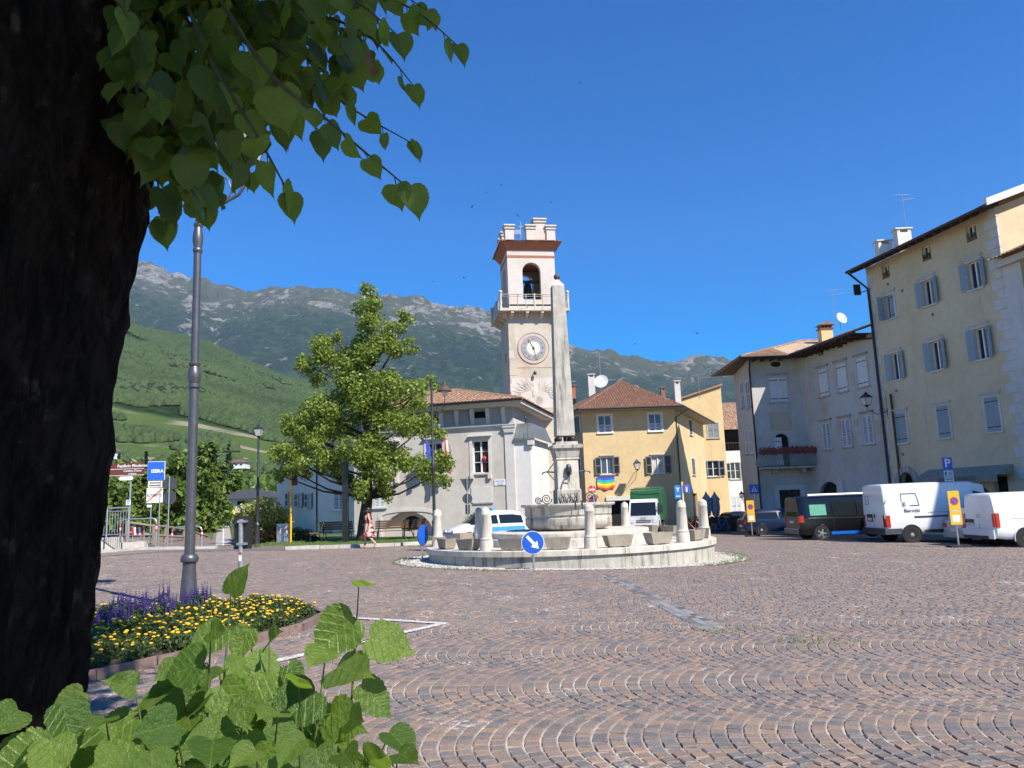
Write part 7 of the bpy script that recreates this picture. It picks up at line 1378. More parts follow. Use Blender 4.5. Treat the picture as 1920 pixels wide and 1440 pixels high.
for i, (px, py, w_) in enumerate(BIR):
    o = at(px, py, 60); t = MB(); s_ = .20; b_ = random.uniform(-.8,.8)
    t.lathe([(.003,-.11),(.022,-.05),(.025,.03),(.012,.08),(.003,.12)], 8); t.xf(Matrix.Rotation(math.pi/2,4,'Y'))
    for sd3 in (-1,1): t.add([(.04,0,0),(-.03,0,0),(-.10,sd3*s_,.04),(-.05,sd3*s_*.5,.03),(.05,sd3*s_*.45,.03)], [(0,1,3,4),(3,2,4)])
    t.add([(-.09,0,0),(-.17,.03,0),(-.14,0,0),(-.17,-.03,0)], [(0,1,2,3)]); t.xf(Matrix.Translation(o) @ Matrix.Rotation(i*1.3,4,'Z') @ Matrix.Rotation(b_,4,'X')); tag(t.build('swift', M['black'], loc=o), 'dark swift flying ' + w_, 'bird', 'swifts in the sky')
# far low building with a dark roof beside the cycle path, villas on the slope
def villa(px, py, Y, w, h, lab, wallm, roofm, rise=1.6, name='villa'):
    o = at(px, py, Y); t = thing(name, lab, 'house', o); x, y, z = o; m = MB(); m.box((x-w/2,y,z-.6),(x+w/2,y+w*.8,z+h)); m.build('wall', wallm, t); e = w*.08
    MB().add([(x-w/2-e,y-e,z+h),(x+w/2+e,y-e,z+h),(x+w/2+e,y+w*.8+e,z+h),(x-w/2-e,y+w*.8+e,z+h),(x-w*.12,y+w*.4,z+h+rise),(x+w*.12,y+w*.4,z+h+rise)], [(0,1,5,4),(1,2,5),(2,3,4,5),(3,0,4),(3,2,1,0)]).build('roof', roofm, t)
    for k in range(3): MB().box((x-w*.36+k*w*.28,y-.06,z+h*.35),(x-w*.22+k*w*.28,y,z+h*.75)).build('window', M['glass'], t)
villa(443, 876, 330, 7.5, 2.0, 'small far villa with red roof among the trees on the slope', M['whitewall'], M['tile_red']); villa(188, 858, 300, 9, 2.6, 'far villa with red roof seen beside the trunk', M['whitewall'], M['tile_red']); villa(455, 953, 82, 7, 1.0, 'low dark-roofed building beyond the photinia shrub', M['whitewall'], plain('dark_roof', (.05,.05,.055), .7), 1.0, 'low_building')
# ---------------------------------------------------------------- people
def person(loc, rz, label, sc, dress=None, top=None, legs=None, vox=.009, pose='walk', hair=(.03,.018,.012)):
    t = thing('person', label, 'person', loc, rz); t.scale = (sc,)*3; m = MB(); T_ = m.tube
    # local: walks towards +x, height 1.65
    hip = .86
    T_([(0,0,.80),(0,0,.92),(.01,0,1.08),(.02,0,1.24),(.02,0,1.36)], [.145,.15,.12,.15,.10], 14); T_([(.0,-.13,1.35),(.01,0,1.38),(.0,.13,1.35)], [.055,.07,.055], 10)
    T_([(.02,0,1.34),(.03,0,1.46)], [.055,.05], 10); m.ball((.045,0,1.545), .092, 14, 10, sz=1.22); m.ball((.075,0,1.50), .065, 10, 8); T_([(.125,0,1.55),(.155,0,1.525),(.128,0,1.515)], [.012,.018,.012], 6)
    for s in (-1,1): m.ball((.035,s*.092,1.54), .024, 8, 5, sz=1.4)
    def leg(s, k, a, toe): T_([(0,s*.085,hip), (k[0],s*.085,k[1]), (a[0],s*.08,a[1])], [.095,.062,.036], 10); T_([(a[0],s*.08,a[1]),(a[0]*.7+k[0]*.3,s*.08,a[1]*.7+k[1]*.3)], [.04,.058], 8); T_([(a[0]-.05,s*.08,a[1]-.045),(a[0]+.03,s*.08,a[1]-.03),toe], [.033,.036,.026], 8)
    if pose == 'walk': leg(-1, (.16,.47), (.20,.085), (.36,-.08,.035)); leg(1, (-.04,.46), (-.30,.17), (-.23,.08,.035))
    else: leg(-1, (.28,.62), (.18,.26), (.32,-.08,.22)); leg(1, (.22,.52), (.05,.12), (.2,.08,.08))
    def arm(s, e, h):
        T_([(0,s*.165,1.345), e, h], [.046,.037,.026], 8); d = (Vector(h)-Vector(e)).normalized(); c = Vector(h)+d*.05; T_([h, c], [.028,.034], 8)
        for k in range(4): b = c + Vector((.02*(k-1.5),0,0)) + d*.015; T_([b, b+d*.04*(1.1-.08*abs(k-1.2)), b+d*.065+Vector((.012,0,0))], .0095, 5)
        T_([c+Vector((.03,0,0)), c+Vector((.05,0,0))+d*.035], .010, 5)
    if pose == 'walk': arm(-1, (.0,-.22,1.10), (.20,-.20,1.00)); arm(1, (-.10,.22,1.10), (-.04,.23,.86))
    else: arm(-1, (.18,-.22,1.15), (.42,-.24,1.02)); arm(1, (.18,.22,1.15), (.42,.24,1.02))
    b = m.build('body', M['skin'], t, world=False); md = b.modifiers.new('remesh', 'REMESH'); md.mode = 'VOXEL'; md.voxel_size = vox; md.use_smooth_shade = True; sm = b.modifiers.new('smooth', 'SMOOTH'); sm.iterations = 4; sm.factor = .5
    hm_ = plain('hair', hair, .5, .2, 30); h_ = MB(); h_.lathe([(.10,-.10),(.112,-.03),(.108,.05),(.075,.105),(.01,.125)], 14, (.022,0,1.565), cap=False); h_.tube([(-.06,-.05,1.50),(-.07,0,1.48),(-.06,.05,1.50)], .045, 8); h_.build('hair', hm_, t, smooth=180, world=False)
    if dress:
        d = MB(); n = 28; rings = [(1.38,.125,.085,.015),(1.30,.165,.125,.015),(1.22,.17,.15,.015),(1.06,.15,.135,.01),(.95,.185,.175,.0),(.80,.20,.19,0),(.66,.235,.20,.0),(.52,.28,.21,-.02),(.50,.282,.212,-.02)]; vs = []
        for i, (z, rx, ry, ox) in enumerate(rings):
            fl = max(0, (i-4)/4)
            for k in range(n): a = 2*math.pi*k/n; w = 1+.07*fl*math.sin(5*a+i*.4); vs.append((ox+rx*w*math.cos(a)*(.95 if i < 4 else 1), ry*w*math.sin(a)*(1.15 if i < 4 else 1), z+.02*fl*math.sin(3*a)))
        d.add(vs, [(i*n+k, i*n+(k+1)%n, (i+1)*n+(k+1)%n, (i+1)*n+k) for i in range(len(rings)-1) for k in range(n)]); d.build('dress', dress, t, smooth=180, world=False)
        for s in (-1,1): MB().tube([(.08,s*.10,1.30),(.05,s*.115,1.40),(-.06,s*.10,1.34)], .018, 6).build('dress_strap', dress, t, world=False)
        MB().box((.10,-.07,1.545),(.135,.07,1.575)).build('sunglasses', M['black'], t, world=False)
    if top:
        d = MB(); d.tube([(0,0,.86),(0,0,.95),(.01,0,1.1),(.02,0,1.26),(.02,0,1.40)], [.165,.165,.14,.165,.09], 14); d.tube([(.02,-.02,1.36),(0,-.17,1.34),(.05,-.21,1.22)], [.07,.062,.056], 8); d.tube([(.02,.02,1.36),(0,.17,1.34),(.05,.21,1.22)], [.07,.062,.056], 8); d.build('shirt', top, t, smooth=60, world=False)
    if legs: MB().lathe([(.165,.74),(.17,.88)], 14).build('shorts', legs, t, world=False)
    for s, a in ((-1,(.24,.03)),(1,(-.25,.045))):
        if pose == 'walk': MB().box((a[0]-.11,s*.08-.045,a[1]-.035),(a[0]+.12,s*.08+.045,a[1]-.012)).build('sandal', M['wood'], t, world=False)
    return t
def dressm():
    m, nt, b = _mat('red_floral_dress'); tc = N(nt,'ShaderNodeTexCoord'); v = N(nt,'ShaderNodeTexVoronoi'); v.inputs['Scale'].default_value = 9; nt.links.new(tc.outputs['Object'], v.inputs['Vector'])
    sc_ = N(nt,'ShaderNodeSeparateColor'); nt.links.new(v.outputs['Color'], sc_.inputs[0]); c = mixc(nt, math_(nt,'GREATER_THAN', sc_.outputs[0], .55), (.42,.05,.05), (.62,.45,.36)); c = mixc(nt, math_(nt,'GREATER_THAN', sc_.outputs[1], .72), c, (.12,.02,.03)); nt.links.new(c, b.inputs['Base Color']); b.inputs['Roughness'].default_value = .85; return m
q = gnd(692,1028); person((q.x,q.y,q.z+.006), math.radians(178), 'woman in a red patterned sleeveless dress walking left past the tree', 1.0, dress=dressm())
iy = 5; o = Vector(pth[2*iy]); o2 = Vector(pth[2*iy+1]); c_ = o*.25+o2*.75
person((c_.x,c_.y+9,c_.z+.11), math.radians(90), 'distant pedestrian in dark clothes on the cycle path', 1.02, top=plain('dark_shirt', (.05,.03,.04)), legs=M['black'], vox=.016)
cy = person((c_.x+.5,c_.y,c_.z+.25), math.radians(90), 'cyclist in a yellow top riding away on the cycle path', 1.0, top=plain('yellow_vest', (.62,.70,.05)), legs=M['black'], vox=.016, pose='ride')
bicycle((c_.x+.5,c_.y+.1,c_.z), math.radians(90), M['iron'], 'dark bicycle ridden by the cyclist in the yellow top', 0)
# ---------------------------------------------------------------- vegetation
def leaves(mb, c, n, spread, size, rng, shell=.55, flat=.8, rnd0=0, rnd1=1, up=.35):
    """n folded leaf faces scattered in an ellipsoid, denser near its surface"""
    for _ in range(n):
        d = Vector((rng.gauss(0,1), rng.gauss(0,1), rng.gauss(0,1))); d.normalize(); r = shell + (1-shell)*rng.random()**.6
        if rng.random() < .18: r *= rng.random()
        p = Vector((c[0]+d.x*r*spread[0], c[1]+d.y*r*spread[1], c[2]+d.z*r*spread[2]))
        nn = (d*.9 + Vector((rng.gauss(0,.6), rng.gauss(0,.6), rng.gauss(0,.6)+up))).normalized(); t = nn.orthogonal().normalized(); t.rotate(Matrix.Rotation(rng.uniform(0,6.28), 3, nn)); b = nn.cross(t)
        s = size*rng.uniform(.6,1.25); rr = rnd0+(rnd1-rnd0)*rng.random()
        mb.add([p - t*s*.5, p + b*s*.36 + nn*s*.1, p + t*s*.62, p - b*s*.36 + nn*s*.1], [(0,1,2),(0,2,3)], 0, rr)
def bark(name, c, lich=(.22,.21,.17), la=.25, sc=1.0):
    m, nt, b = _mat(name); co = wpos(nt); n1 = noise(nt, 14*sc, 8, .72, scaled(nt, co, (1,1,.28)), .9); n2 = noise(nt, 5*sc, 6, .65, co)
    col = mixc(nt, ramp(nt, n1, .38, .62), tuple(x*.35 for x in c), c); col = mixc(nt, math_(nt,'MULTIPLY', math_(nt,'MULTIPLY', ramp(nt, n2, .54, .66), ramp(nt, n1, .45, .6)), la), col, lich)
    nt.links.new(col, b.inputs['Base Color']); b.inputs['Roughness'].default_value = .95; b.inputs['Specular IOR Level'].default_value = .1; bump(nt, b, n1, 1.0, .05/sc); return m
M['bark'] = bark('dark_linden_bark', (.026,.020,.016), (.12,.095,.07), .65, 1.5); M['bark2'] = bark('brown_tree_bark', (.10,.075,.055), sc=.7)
# ---- conical tree before the palazzo
TY = 37.4; q = Vector((at(683,1012,TY).x, TY, 0)); q.z = gz(q.x,TY)+.1
tr_ = thing('broadleaf_tree', 'bright green irregular conical tree standing on the lawn before the palazzo', 'tree', q); rng = random.Random(21)
BL = [(695,541,22),(687,571,30),(695,601,32),(762,597,22),(744,612,20),(725,635,32),(770,648,20),(742,648,26),(691,650,34),(687,680,32),(624,631,20),(601,646,24),(575,684,25),(612,676,28),(646,672,28),(650,699,30),(597,714,18),(695,725,45),(740,725,38),(777,740,34),(807,722,20),(650,732,38),(612,762,38),(586,774,30),(549,796,28),(575,807,34),(624,800,38),(680,770,44),(725,777,38),(762,792,34),(798,800,30),(819,819,22),(522,849,24),(549,860,34),(522,890,18),(594,849,38),(624,867,34),(669,837,42),(710,837,40),(680,875,38),(725,875,36),(762,860,28),(792,875,28),(826,867,26),(832,903,19),(807,897,20),(676,920,24),(710,912,24),(732,931,15),(657,905,22),(571,886,20),(540,880,22),(640,890,20)]
cr = MB(); limbs = []
for px, py, r in BL:
    hw = interp([(530,1.0),(650,2.2),(760,3.4),(860,4.2),(940,2.0)], py)
    for side_ in ((0,) if r < 24 else (-1, 1)):
        Y = TY + (side_*rng.uniform(.35,.8)*hw*.55 if side_ else rng.uniform(-.4,.4)*hw*.5); c = at(px, py, Y); rad = r*Y/F_PX
        n_ = int(390*(rad/.75)**2)+80
        for k in range(5):
            d = Vector((rng.gauss(0,1),rng.gauss(0,1),rng.gauss(0,1))).normalized()*rad*.55; leaves(cr, c+d, n_//5, (rad*.58,rad*.58,rad*.5), .15, rng, .35)
        limbs.append(c)
M['treeleaf'] = leafm('tree_leaf', (.10,.155,.02), (.32,.385,.075), .40, rough=.4)
cr.build('crown', M['treeleaf'], tr_)
axis = [at(683,1018,TY), at(684,975,TY), at(689,935,TY), at(689,860,TY), at(690,760,TY), at(691,650,TY), at(694,560,TY)]; axis[0].z = q.z - .1
MB().tube(axis, [.40,.29,.24,.19,.14,.08,.03], 14).build('trunk', M['bark2'], tr_, smooth=60)
for c in limbs[::2]:
    zz = min(max(c.z - 1.1 - rng.random()*.8, axis[2].z), axis[-2].z); k = max(i for i in range(len(axis)-1) if axis[i].z <= zz); f = (zz-axis[k].z)/(axis[k+1].z-axis[k].z); s0 = axis[k]+(axis[k+1]-axis[k])*f
    MB().tube([s0, s0*.5+c*.5+Vector((0,0,-.25)), c], [.075,.05,.02], 6).build('limb', M['bark2'], tr_, smooth=60)
cr_n = len(cr.f)
# ---- trees and shrubs in the background at the left
def bushy(name, label, cat, px, ybase, Y, ytop, hw, mat, n, size, seed, group=None, conif=False, trunk=True):
    rng = random.Random(seed); b = at(px, ybase, Y); tp = at(px, ytop, Y); R_ = hw*Y/F_PX; H_ = tp.z-b.z; t = thing(name, label, cat, b, 0, group); m = MB(); k_ = 12
    for k in range(k_):
        f = (k+.5)/k_; rr = R_*(1-f*.95) if conif else R_*math.sqrt(max(.05, 1-(f*1.25-.55)**2/.85))
        for j in range(3 if not conif else 2):
            a = rng.uniform(0,6.28); off = rr*rng.uniform(.3,.72); c = (b.x+math.cos(a)*off, b.y+math.sin(a)*off, b.z+H_*f); s = rr*rng.uniform(.42,.6); leaves(m, c, n//(k_*3), (s,s,s*(.55 if conif else .8)), size, rng, .4)
    m.build('foliage' if cat != 'tree' else 'crown', mat, t)
    if trunk: MB().tube([b-Vector((0,0,.5)), b+Vector((0,0,H_*.5)), tp-Vector((0,0,H_*.08))], [R_*.09,R_*.06,R_*.015], 8).build('trunk', M['bark2'], t)
    return t
M['bgleaf'] = leafm('background_leaf', (.055,.10,.018), (.17,.235,.05), .32); M['bgdark'] = leafm('dark_needle', (.014,.03,.012), (.04,.07,.022), .15); M['photinia'] = leafm('photinia_leaf', (.14,.17,.03), (.55,.50,.14), .3); M['photred'] = leafm('photinia_red_leaf', (.16,.05,.02), (.30,.20,.05), .3); M['hedge'] = leafm('dark_hedge_leaf', (.010,.024,.008), (.035,.06,.018), .15)
BT = [(192,1003,47,893,52,'bushy pale green tree behind the railing beside the big trunk'),(262,1010,50,884,42,'bushy tree behind the brown direction signs'),(318,1012,53,862,44,'bushy tree behind the town boundary signs'),(372,1010,57,832,46,'tallest bushy tree behind the tall lamp post'),(404,1000,66,872,30,'leafy tree on the left edge of the cycle path'),(440,985,92,884,26,'tree on the right edge of the cycle path'),(345,1000,75,850,40,'tree rising between the lamp post and the boundary signs'),(230,1000,70,868,48,'tree far behind the brown signs')]
for i, (px, yb, Y, yt, hw, lab) in enumerate(BT): bushy('background_tree', lab, 'tree', px, yb, Y, yt, hw, M['bgleaf'], 2600, .28+Y*.0022, 40+i, 'trees beyond the railing')
for i, (px, yb, Y, yt, hw, lab) in enumerate([(392,905,210,826,22,'dark conifer on the slope, left of a pair'),(428,905,220,832,20,'dark conifer on the slope, right of a pair'),(272,905,200,846,10,'slim dark cypress on the slope behind the signs'),(222,900,205,850,9,'slim dark cypress on the slope near the trunk')]): bushy('conifer', lab, 'tree', px, yb, Y, yt, hw, M['bgdark'], 1200, .8, 70+i, 'dark conifers on the slope', True)
t = thing('photinia_shrub', 'large rounded yellow-green and reddish shrub beside the slim lamp', 'shrub', at(490,1022,38.6)); m, m2 = MB(), MB(); rng = random.Random(9)
for px, py, r, red in ((470,962,22,0),(500,955,24,0),(522,968,20,0),(460,985,18,0),(490,985,24,0),(520,990,20,1),(465,1005,16,0),(490,1008,18,1),(515,1010,18,1),(535,985,12,0),(450,972,10,0)):
    rad = r*38.6/F_PX
    for dy in (-.35,.35): leaves(m2 if red else m, at(px,py,38.6)+Vector((0,dy,0)), int(900*rad), (rad,rad,rad), .13, rng, .5)
m.build('foliage', M['photinia'], t); m2.build('reddish_foliage', M['photred'], t); MB().tube([at(490,1025,38.6),at(490,985,38.6)], .06, 6).build('stem', M['bark2'], t)
t = thing('dark_shrub', 'dark green shrub beside the end-on bench', 'shrub', at(570,1022,38.6)); m = MB()
for px, py, r in ((556,1003,15),(575,1005,14),(588,1012,10),(565,1012,14),(596,1014,7)): rad = r*38.6/F_PX; leaves(m, at(px,py,38.6), int(900*rad), (rad,rad,rad), .11, rng, .5)
m.build('foliage', M['bgdark'], t); MB().tube([at(568,1022,38.6),at(568,1005,38.6)], .05, 6).build('stem', M['bark2'], t)
# clipped hedge by the parasols
hY = 52.0; x0h, x1h = at(1290,975,hY).x, at(1402,975,hY).x; z0h = gz(x0h,hY); zth = at(1345,966,hY).z; t = thing('clipped_hedge', 'dark clipped hedge below the closed parasols', 'hedge', ((x0h+x1h)/2,hY,z0h)); m = MB(); rng = random.Random(14)
for k in range(16): leaves(m, (x0h+(x1h-x0h)*(k+.5)/16, hY, (z0h+zth)/2), 190, ((x1h-x0h)/26,.4,(zth-z0h)/2), .10, rng, .75)
m.build('foliage', M['hedge'], t); MB().box((x0h+.1,hY-.3,z0h),(x1h-.1,hY+.3,zth-.12)).build('branch_core', M['soil'], t)
m = MB(); rng = random.Random(31)      # wooded strip along the valley bottom
for k in range(230):
    px = rng.uniform(60, 640); Y = rng.uniform(105, 330); o = at(px, 968, Y); z = rng.uniform(-2.0, .5)+ (Y-100)*.02; r = rng.uniform(2.2,4.6); rv = rng.random()*.6
    for j in range(4): leaves(m, (o.x+rng.uniform(-.6,.6)*r, o.y+rng.uniform(-.6,.6)*r, z+r*rng.uniform(.5,1.5)), 55, (r*.7,r*.7,r*.75), 1.0, rng, .5, rnd0=rv, rnd1=rv+.4)
struct(m.build('valley_woods', M['bgleaf']), 'stuff')
# ---- flower bed
bed = [gnd(*p_) for p_ in ((60,1300),(300,1246),(440,1214),(560,1183),(603,1160),(572,1146),(480,1139),(350,1144),(200,1160),(60,1185))]
cen = sum(bed, Vector())/len(bed); n = len(bed)
struct(MB().add([(v.x,v.y,gz(v.x,v.y)+.06) for v in bed], [tuple(range(n))]).build('bed_soil_ground', M['soil'])); M['edging'] = plain('porphyry_edging', (.20,.135,.115), .8, .25, 9, 0, .3); er = None
for i in range(n):
    a, b = bed[i], bed[(i+1)%n]; k_ = max(1, int((b-a).length/.5))
    for k in range(k_):
        p0, p1 = a+(b-a)*k/k_, a+(b-a)*(k+.985)/k_; o_ = (p0-cen).normalized()*.09; m = MB().slab([(p0.x,p0.y),(p1.x,p1.y),(p1.x+o_.x,p1.y+o_.y),(p0.x+o_.x,p0.y+o_.y)], gz(p0.x,p0.y)-.05, gz(p0.x,p0.y)+.10)
        if er is None: er = m.build('bed_kerb', M['edging']); struct(er)
        else: m.build('edging_stone', M['edging'], er)
M['bedleaf'] = leafm('bed_plant_leaf', (.025,.05,.012), (.085,.125,.04), .25); M['salvia'] = plain('salvia_purple', (.032,.014,.13), .7, .3, 60); M['marigold'] = plain('marigold_yellow', (.80,.47,.02), .7, .2, 60)
def proto(kind, seed):
    rng = random.Random(seed); f, b = MB(), MB(); name = kind
    if kind == 'salvia':
        leaves(f, (0,0,.14), 150, (.16,.16,.15), .07, rng, .3)
        for k in range(4):
            x, y = rng.uniform(-.13,.13), rng.uniform(-.13,.13); h0, h1 = rng.uniform(.14,.2), rng.uniform(.34,.5)
            for j in range(9): z = h0+(h1-h0)*j/8; s = .026*(1-j/11); b.ball((x+rng.uniform(-.006,.006),y+rng.uniform(-.006,.006),z), s, 6, 4)
    else:
        leaves(f, (0,0,.12), 170, (.17,.17,.13), .055, rng, .3)
        for k in range(2 if seed % 2 else 3): x, y = rng.uniform(-.15,.15), rng.uniform(-.15,.15); b.lathe([(.010,-.018),(.025,-.004),(.030,.008),(.018,.018),(.005,.02)], 8, (x,y,rng.uniform(.17,.27)))
    lab = {'salvia':'purple salvia with upright spikes in the flower bed','marigold':'low marigold with yellow pompom flowers in the flower bed'}[kind]
    t = thing(kind, lab, 'flower', (0,0,0), 0, kind+' plants in the flower bed'); f.build('foliage', M['bedleaf'], t, world=False); o_ = b.build('blooms', M['salvia' if kind == 'salvia' else 'marigold'], t, world=False, smooth=60); o_['kind'] = 'stuff'; return t
pr_ = {k: [proto(k, 100+i) for i in range(3)] for k in ('salvia','marigold')}; used = set(); rng = random.Random(2)
def inbed(x, y):
    c = False
    for i in range(n):
        a, b = bed[i], bed[(i+1)%n]
        if (a.y > y) != (b.y > y) and x < (b.x-a.x)*(y-a.y)/(b.y-a.y)+a.x: c = not c
    return c
bx0, bx1, by0, by1 = min(v.x for v in bed), max(v.x for v in bed), min(v.y for v in bed), max(v.y for v in bed); lamp_xy = gnd(353,1140); cnt = 0; y = by0+.12
while y < by1:
    x = bx0+.1
    while x < bx1:
        X, Y = x+rng.uniform(-.06,.06), y+rng.uniform(-.06,.06); x += .25
        if not inbed(X, Y) or not all(inbed(X+dx, Y+dy) for dx, dy in ((.13,0),(-.13,0),(0,.1),(0,-.1))): continue
        px, py = proj((X,Y,.1))
        if px < 60 or px > 620 or (Vector((X,Y))-Vector(lamp_xy[:2])).length < .27: continue
        sal = px < 415 and Y > interp([(60,9.6),(160,10.2),(300,11.3),(415,12.6)], px) and rng.random() < .72
        if rng.random() < .14: continue
        k = 'salvia' if sal else 'marigold'; i = rng.randrange(3); t = pr_[k][i]
        if (k, i) in used: t = clone(t)
        used.add((k, i)); t.location = (X, Y, gz(X,Y)+.05); t.rotation_euler = (0,0,rng.uniform(0,6.28)); s = rng.uniform(.62,.95); t.scale = (s,s,s*rng.uniform(.9,1.1)); cnt += 1
    y += .24
print('bed plants', cnt)
# ---- great linden at the left: trunk, boughs, crown overhead, leafy twigs
LT = Vector((-1.62, 2.3, gz(-1.6))); lin = thing('linden_tree', 'huge dark linden trunk with hanging leafy boughs at the left edge', 'tree', LT)
edge = [(1600,.50,140),(1440,.46,146),(1300,.44,152),(1000,.425,186),(700,.42,216),(430,.43,268),(200,.50,306),(0,.56,330),(-300,.62,360),(-700,.6,330)]; NA = 170; vs, fs = [], []; rows = []
for py, r, px in edge: e = at(px, py, 2.3); rows.append((e.x - r - .035, e.y, e.z, r))
ring = []
for i in range(len(rows)-1):
    a, b = rows[i], rows[i+1]; k_ = max(2, int((b[2]-a[2])/.025)); ring += [tuple(a[j]+(b[j]-a[j])*k/k_ for j in range(4)) for k in range(k_)]
for (x, y, z, r) in ring:
    for k in range(NA):
        a = 2*math.pi*k/NA; d = mnoise.fractal(Vector((math.cos(a)*5.5, math.sin(a)*5.5, z*1.6)), 1.0, 2.0, 5)*.022 + (1-abs(mnoise.noise(Vector((math.cos(a)*9, math.sin(a)*9, z*1.7))))*2.2)**2*.026 + mnoise.noise(Vector((math.cos(a)*30, math.sin(a)*30, z*9)))*.012 + .02*math.sin(3*a+z) - .03
        vs.append((x+(r+d)*math.cos(a), y+(r+d)*math.sin(a), z))
for i in range(len(ring)-1):
    for k in range(NA): fs.append((i*NA+k, i*NA+(k+1)%NA, (i+1)*NA+(k+1)%NA, (i+1)*NA+k))
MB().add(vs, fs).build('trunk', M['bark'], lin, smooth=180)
def leafmesh(seed):
    rng = random.Random(seed); half = [(0,0),(.09,-.05),(.22,-.08),(.35,-.04),(.44,.06),(.49,.19),(.485,.33),(.45,.46),(.39,.58),(.31,.70),(.21,.80),(.10,.89),(.03,1.0),(0,1.10)]
    half = [(x*rng.uniform(.95,1.05)*wd, y) for wd in [rng.uniform(.82,1.08)] for x, y in half]
    pts = []
    for (a, b) in zip(half, half[1:]): pts.append(a); m_ = ((a[0]+b[0])/2, (a[1]+b[1])/2); (pts.append((a[0]*.4+b[0]*.6, a[1]*.4+b[1]*.6)), pts.append(((a[0]*.35+b[0]*.65)*.935, a[1]*.35+b[1]*.65+.004))) if a[0] > .05 else None
    pts.append(half[-1]); vs, fs = [], []; cup = rng.uniform(.05,.30); dr = rng.uniform(.05,.35); asym = rng.uniform(.85,1.1); wv = rng.uniform(.01,.03)
    def Z(x, y): return abs(x)*cup - dr*y*y*.5 + wv*math.sin(9*y+6*abs(x)) 
    N_ = len(pts)
    for s in (-1, 1):
        o = len(vs)
        for i, (x, y) in enumerate(pts): X = x*s*(asym if s > 0 else 1); vs.append((X, y, Z(X, y))); ym = max(0, min(1.1, y)); vs.append((0, ym, Z(0, ym)))
        for i in range(N_-1): q_ = (o+2*i, o+2*i+1, o+2*i+3, o+2*i+2); fs.append(q_ if s < 0 else q_[::-1])
    me = bpy.data.meshes.new('leaf'); me.from_pydata(vs, [], fs); me.materials.append(M['linleaf']); me.polygons.foreach_set('use_smooth', [True]*len(fs)); return me
M['linleaf'] = leafm('linden_leaf', (.05,.098,.018), (.14,.205,.04), .46, True, .36); LM_ = [leafmesh(i) for i in range(6)]; M['twig'] = plain('green_brown_twig', (.07,.06,.03), .8, .2, 30)
def leaf_at(root, p, tipdir, nrm, s, rng, pool=None):
    y = tipdir.normalized(); z = (nrm - y*nrm.dot(y)); z = z.normalized() if z.length > 1e-4 else y.orthogonal().normalized(); x = y.cross(z)
    o = bpy.data.objects.new('leaf', rng.choice(pool or LM_)); COL.objects.link(o); o.parent = root; Mx = Matrix((( x.x,y.x,z.x,p.x),(x.y,y.y,z.y,p.y),(x.z,y.z,z.z,p.z),(0,0,0,1)))
    o.matrix_local = Matrix.Translation(-ORG[root.name]) @ Mx @ Matrix.Diagonal((s*rng.uniform(.9,1.1),s,s,1)); ORG[o.name] = ORG[root.name]
def spline(P, k=8):
    out = []
    for i in range(len(P)-1):
        a, b, c, d = P[max(0,i-1)], P[i], P[i+1], P[min(len(P)-1,i+2)]
        for j in range(k): t = j/k; out.append(.5*((2*b)+(-a+c)*t+(2*a-5*b+4*c-d)*t*t+(-a+3*b-3*c+d)*t**3))
    return out+[P[-1]]
rng = random.Random(17)
TW_ = [[(600,-40),(760,10),(858,85)],[(500,-20),(680,60),(775,160)],[(480,60),(640,190),(772,268)],[(470,90),(620,230),(765,352)],[(400,60),(520,150),(598,248)],[(380,80),(480,250),(543,365)],[(350,80),(420,220),(470,325)],[(300,60),(360,250),(388,390)],[(250,100),(285,280),(308,415)],[(220,60),(245,160),(262,255)],
 [(450,-60),(600,40),(700,125)],[(400,-60),(520,0),(625,70)],[(380,-20),(480,60),(565,130)],[(330,0),(400,80),(455,170)],[(330,-60),(390,0),(425,70)],[(270,0),(320,80),(355,175)],[(230,-20),(270,80),(300,190)],[(360,-80),(440,-20),(510,50)],[(420,0),(550,90),(645,165)],[(260,120),(310,210),(335,310)],[(200,-40),(225,50),(245,150)],[(520,-70),(650,-10),(745,65)],[(350,120),(400,210),(432,300)],[(290,140),(330,250),(362,345)],[(560,-60),(700,-40),(800,20)],[(300,-60),(330,10),(345,90)],[(500,-60),(560,10),(600,50)],[(240,-60),(260,0),(275,60)]]
hub = at(250,-260,2.3)
for i, T_ in enumerate(TW_):
    Y0 = rng.uniform(1.75,2.55); P_ = [hub + Vector((rng.uniform(-.05,.05),rng.uniform(-.15,.15),0))] + [at(px, py, Y0+rng.uniform(-.1,.1)) for px, py in T_]; S = spline(P_); MB().tube(S, [.006*(1-k/len(S))+.0014 for k in range(len(S))], 6).build('twig', M['twig'], lin, smooth=60)
    L_ = sum((S[k+1]-S[k]).length for k in range(len(S)-1)); acc, nxt, k_ = 0, L_*.40, 0
    for k in range(len(S)-1):
        acc += (S[k+1]-S[k]).length
        if acc < nxt: continue
        nxt = acc + rng.uniform(.045,.07); td = (S[k+1]-S[k]).normalized(); sd = (-1)**k_; k_ += 1; f = acc/L_
        tip = td*.55 + td.cross(Vector((0,0,1)))*sd*.5 + Vector((rng.gauss(0,.25),rng.gauss(0,.3),-.85)); nr = Vector((rng.gauss(0,.5), -.55+rng.gauss(0,.55), .75)); s = rng.choice((rng.uniform(.06,.085), rng.uniform(.08,.115)))*(1 if f < .9 else .75); pt = S[k]+tip.normalized()*.025
        MB().tube([S[k], pt], .0014, 4).build('petiole', M['twig'], lin); leaf_at(lin, pt, tip, nr, s, rng)
    leaf_at(lin, S[-1], (S[-1]-S[-3])+Vector((0,0,-.05)), Vector((0,-.5,.8)), rng.uniform(.06,.085), rng)
lm = MB(); rng = random.Random(91)      # deeper layers of the hanging foliage
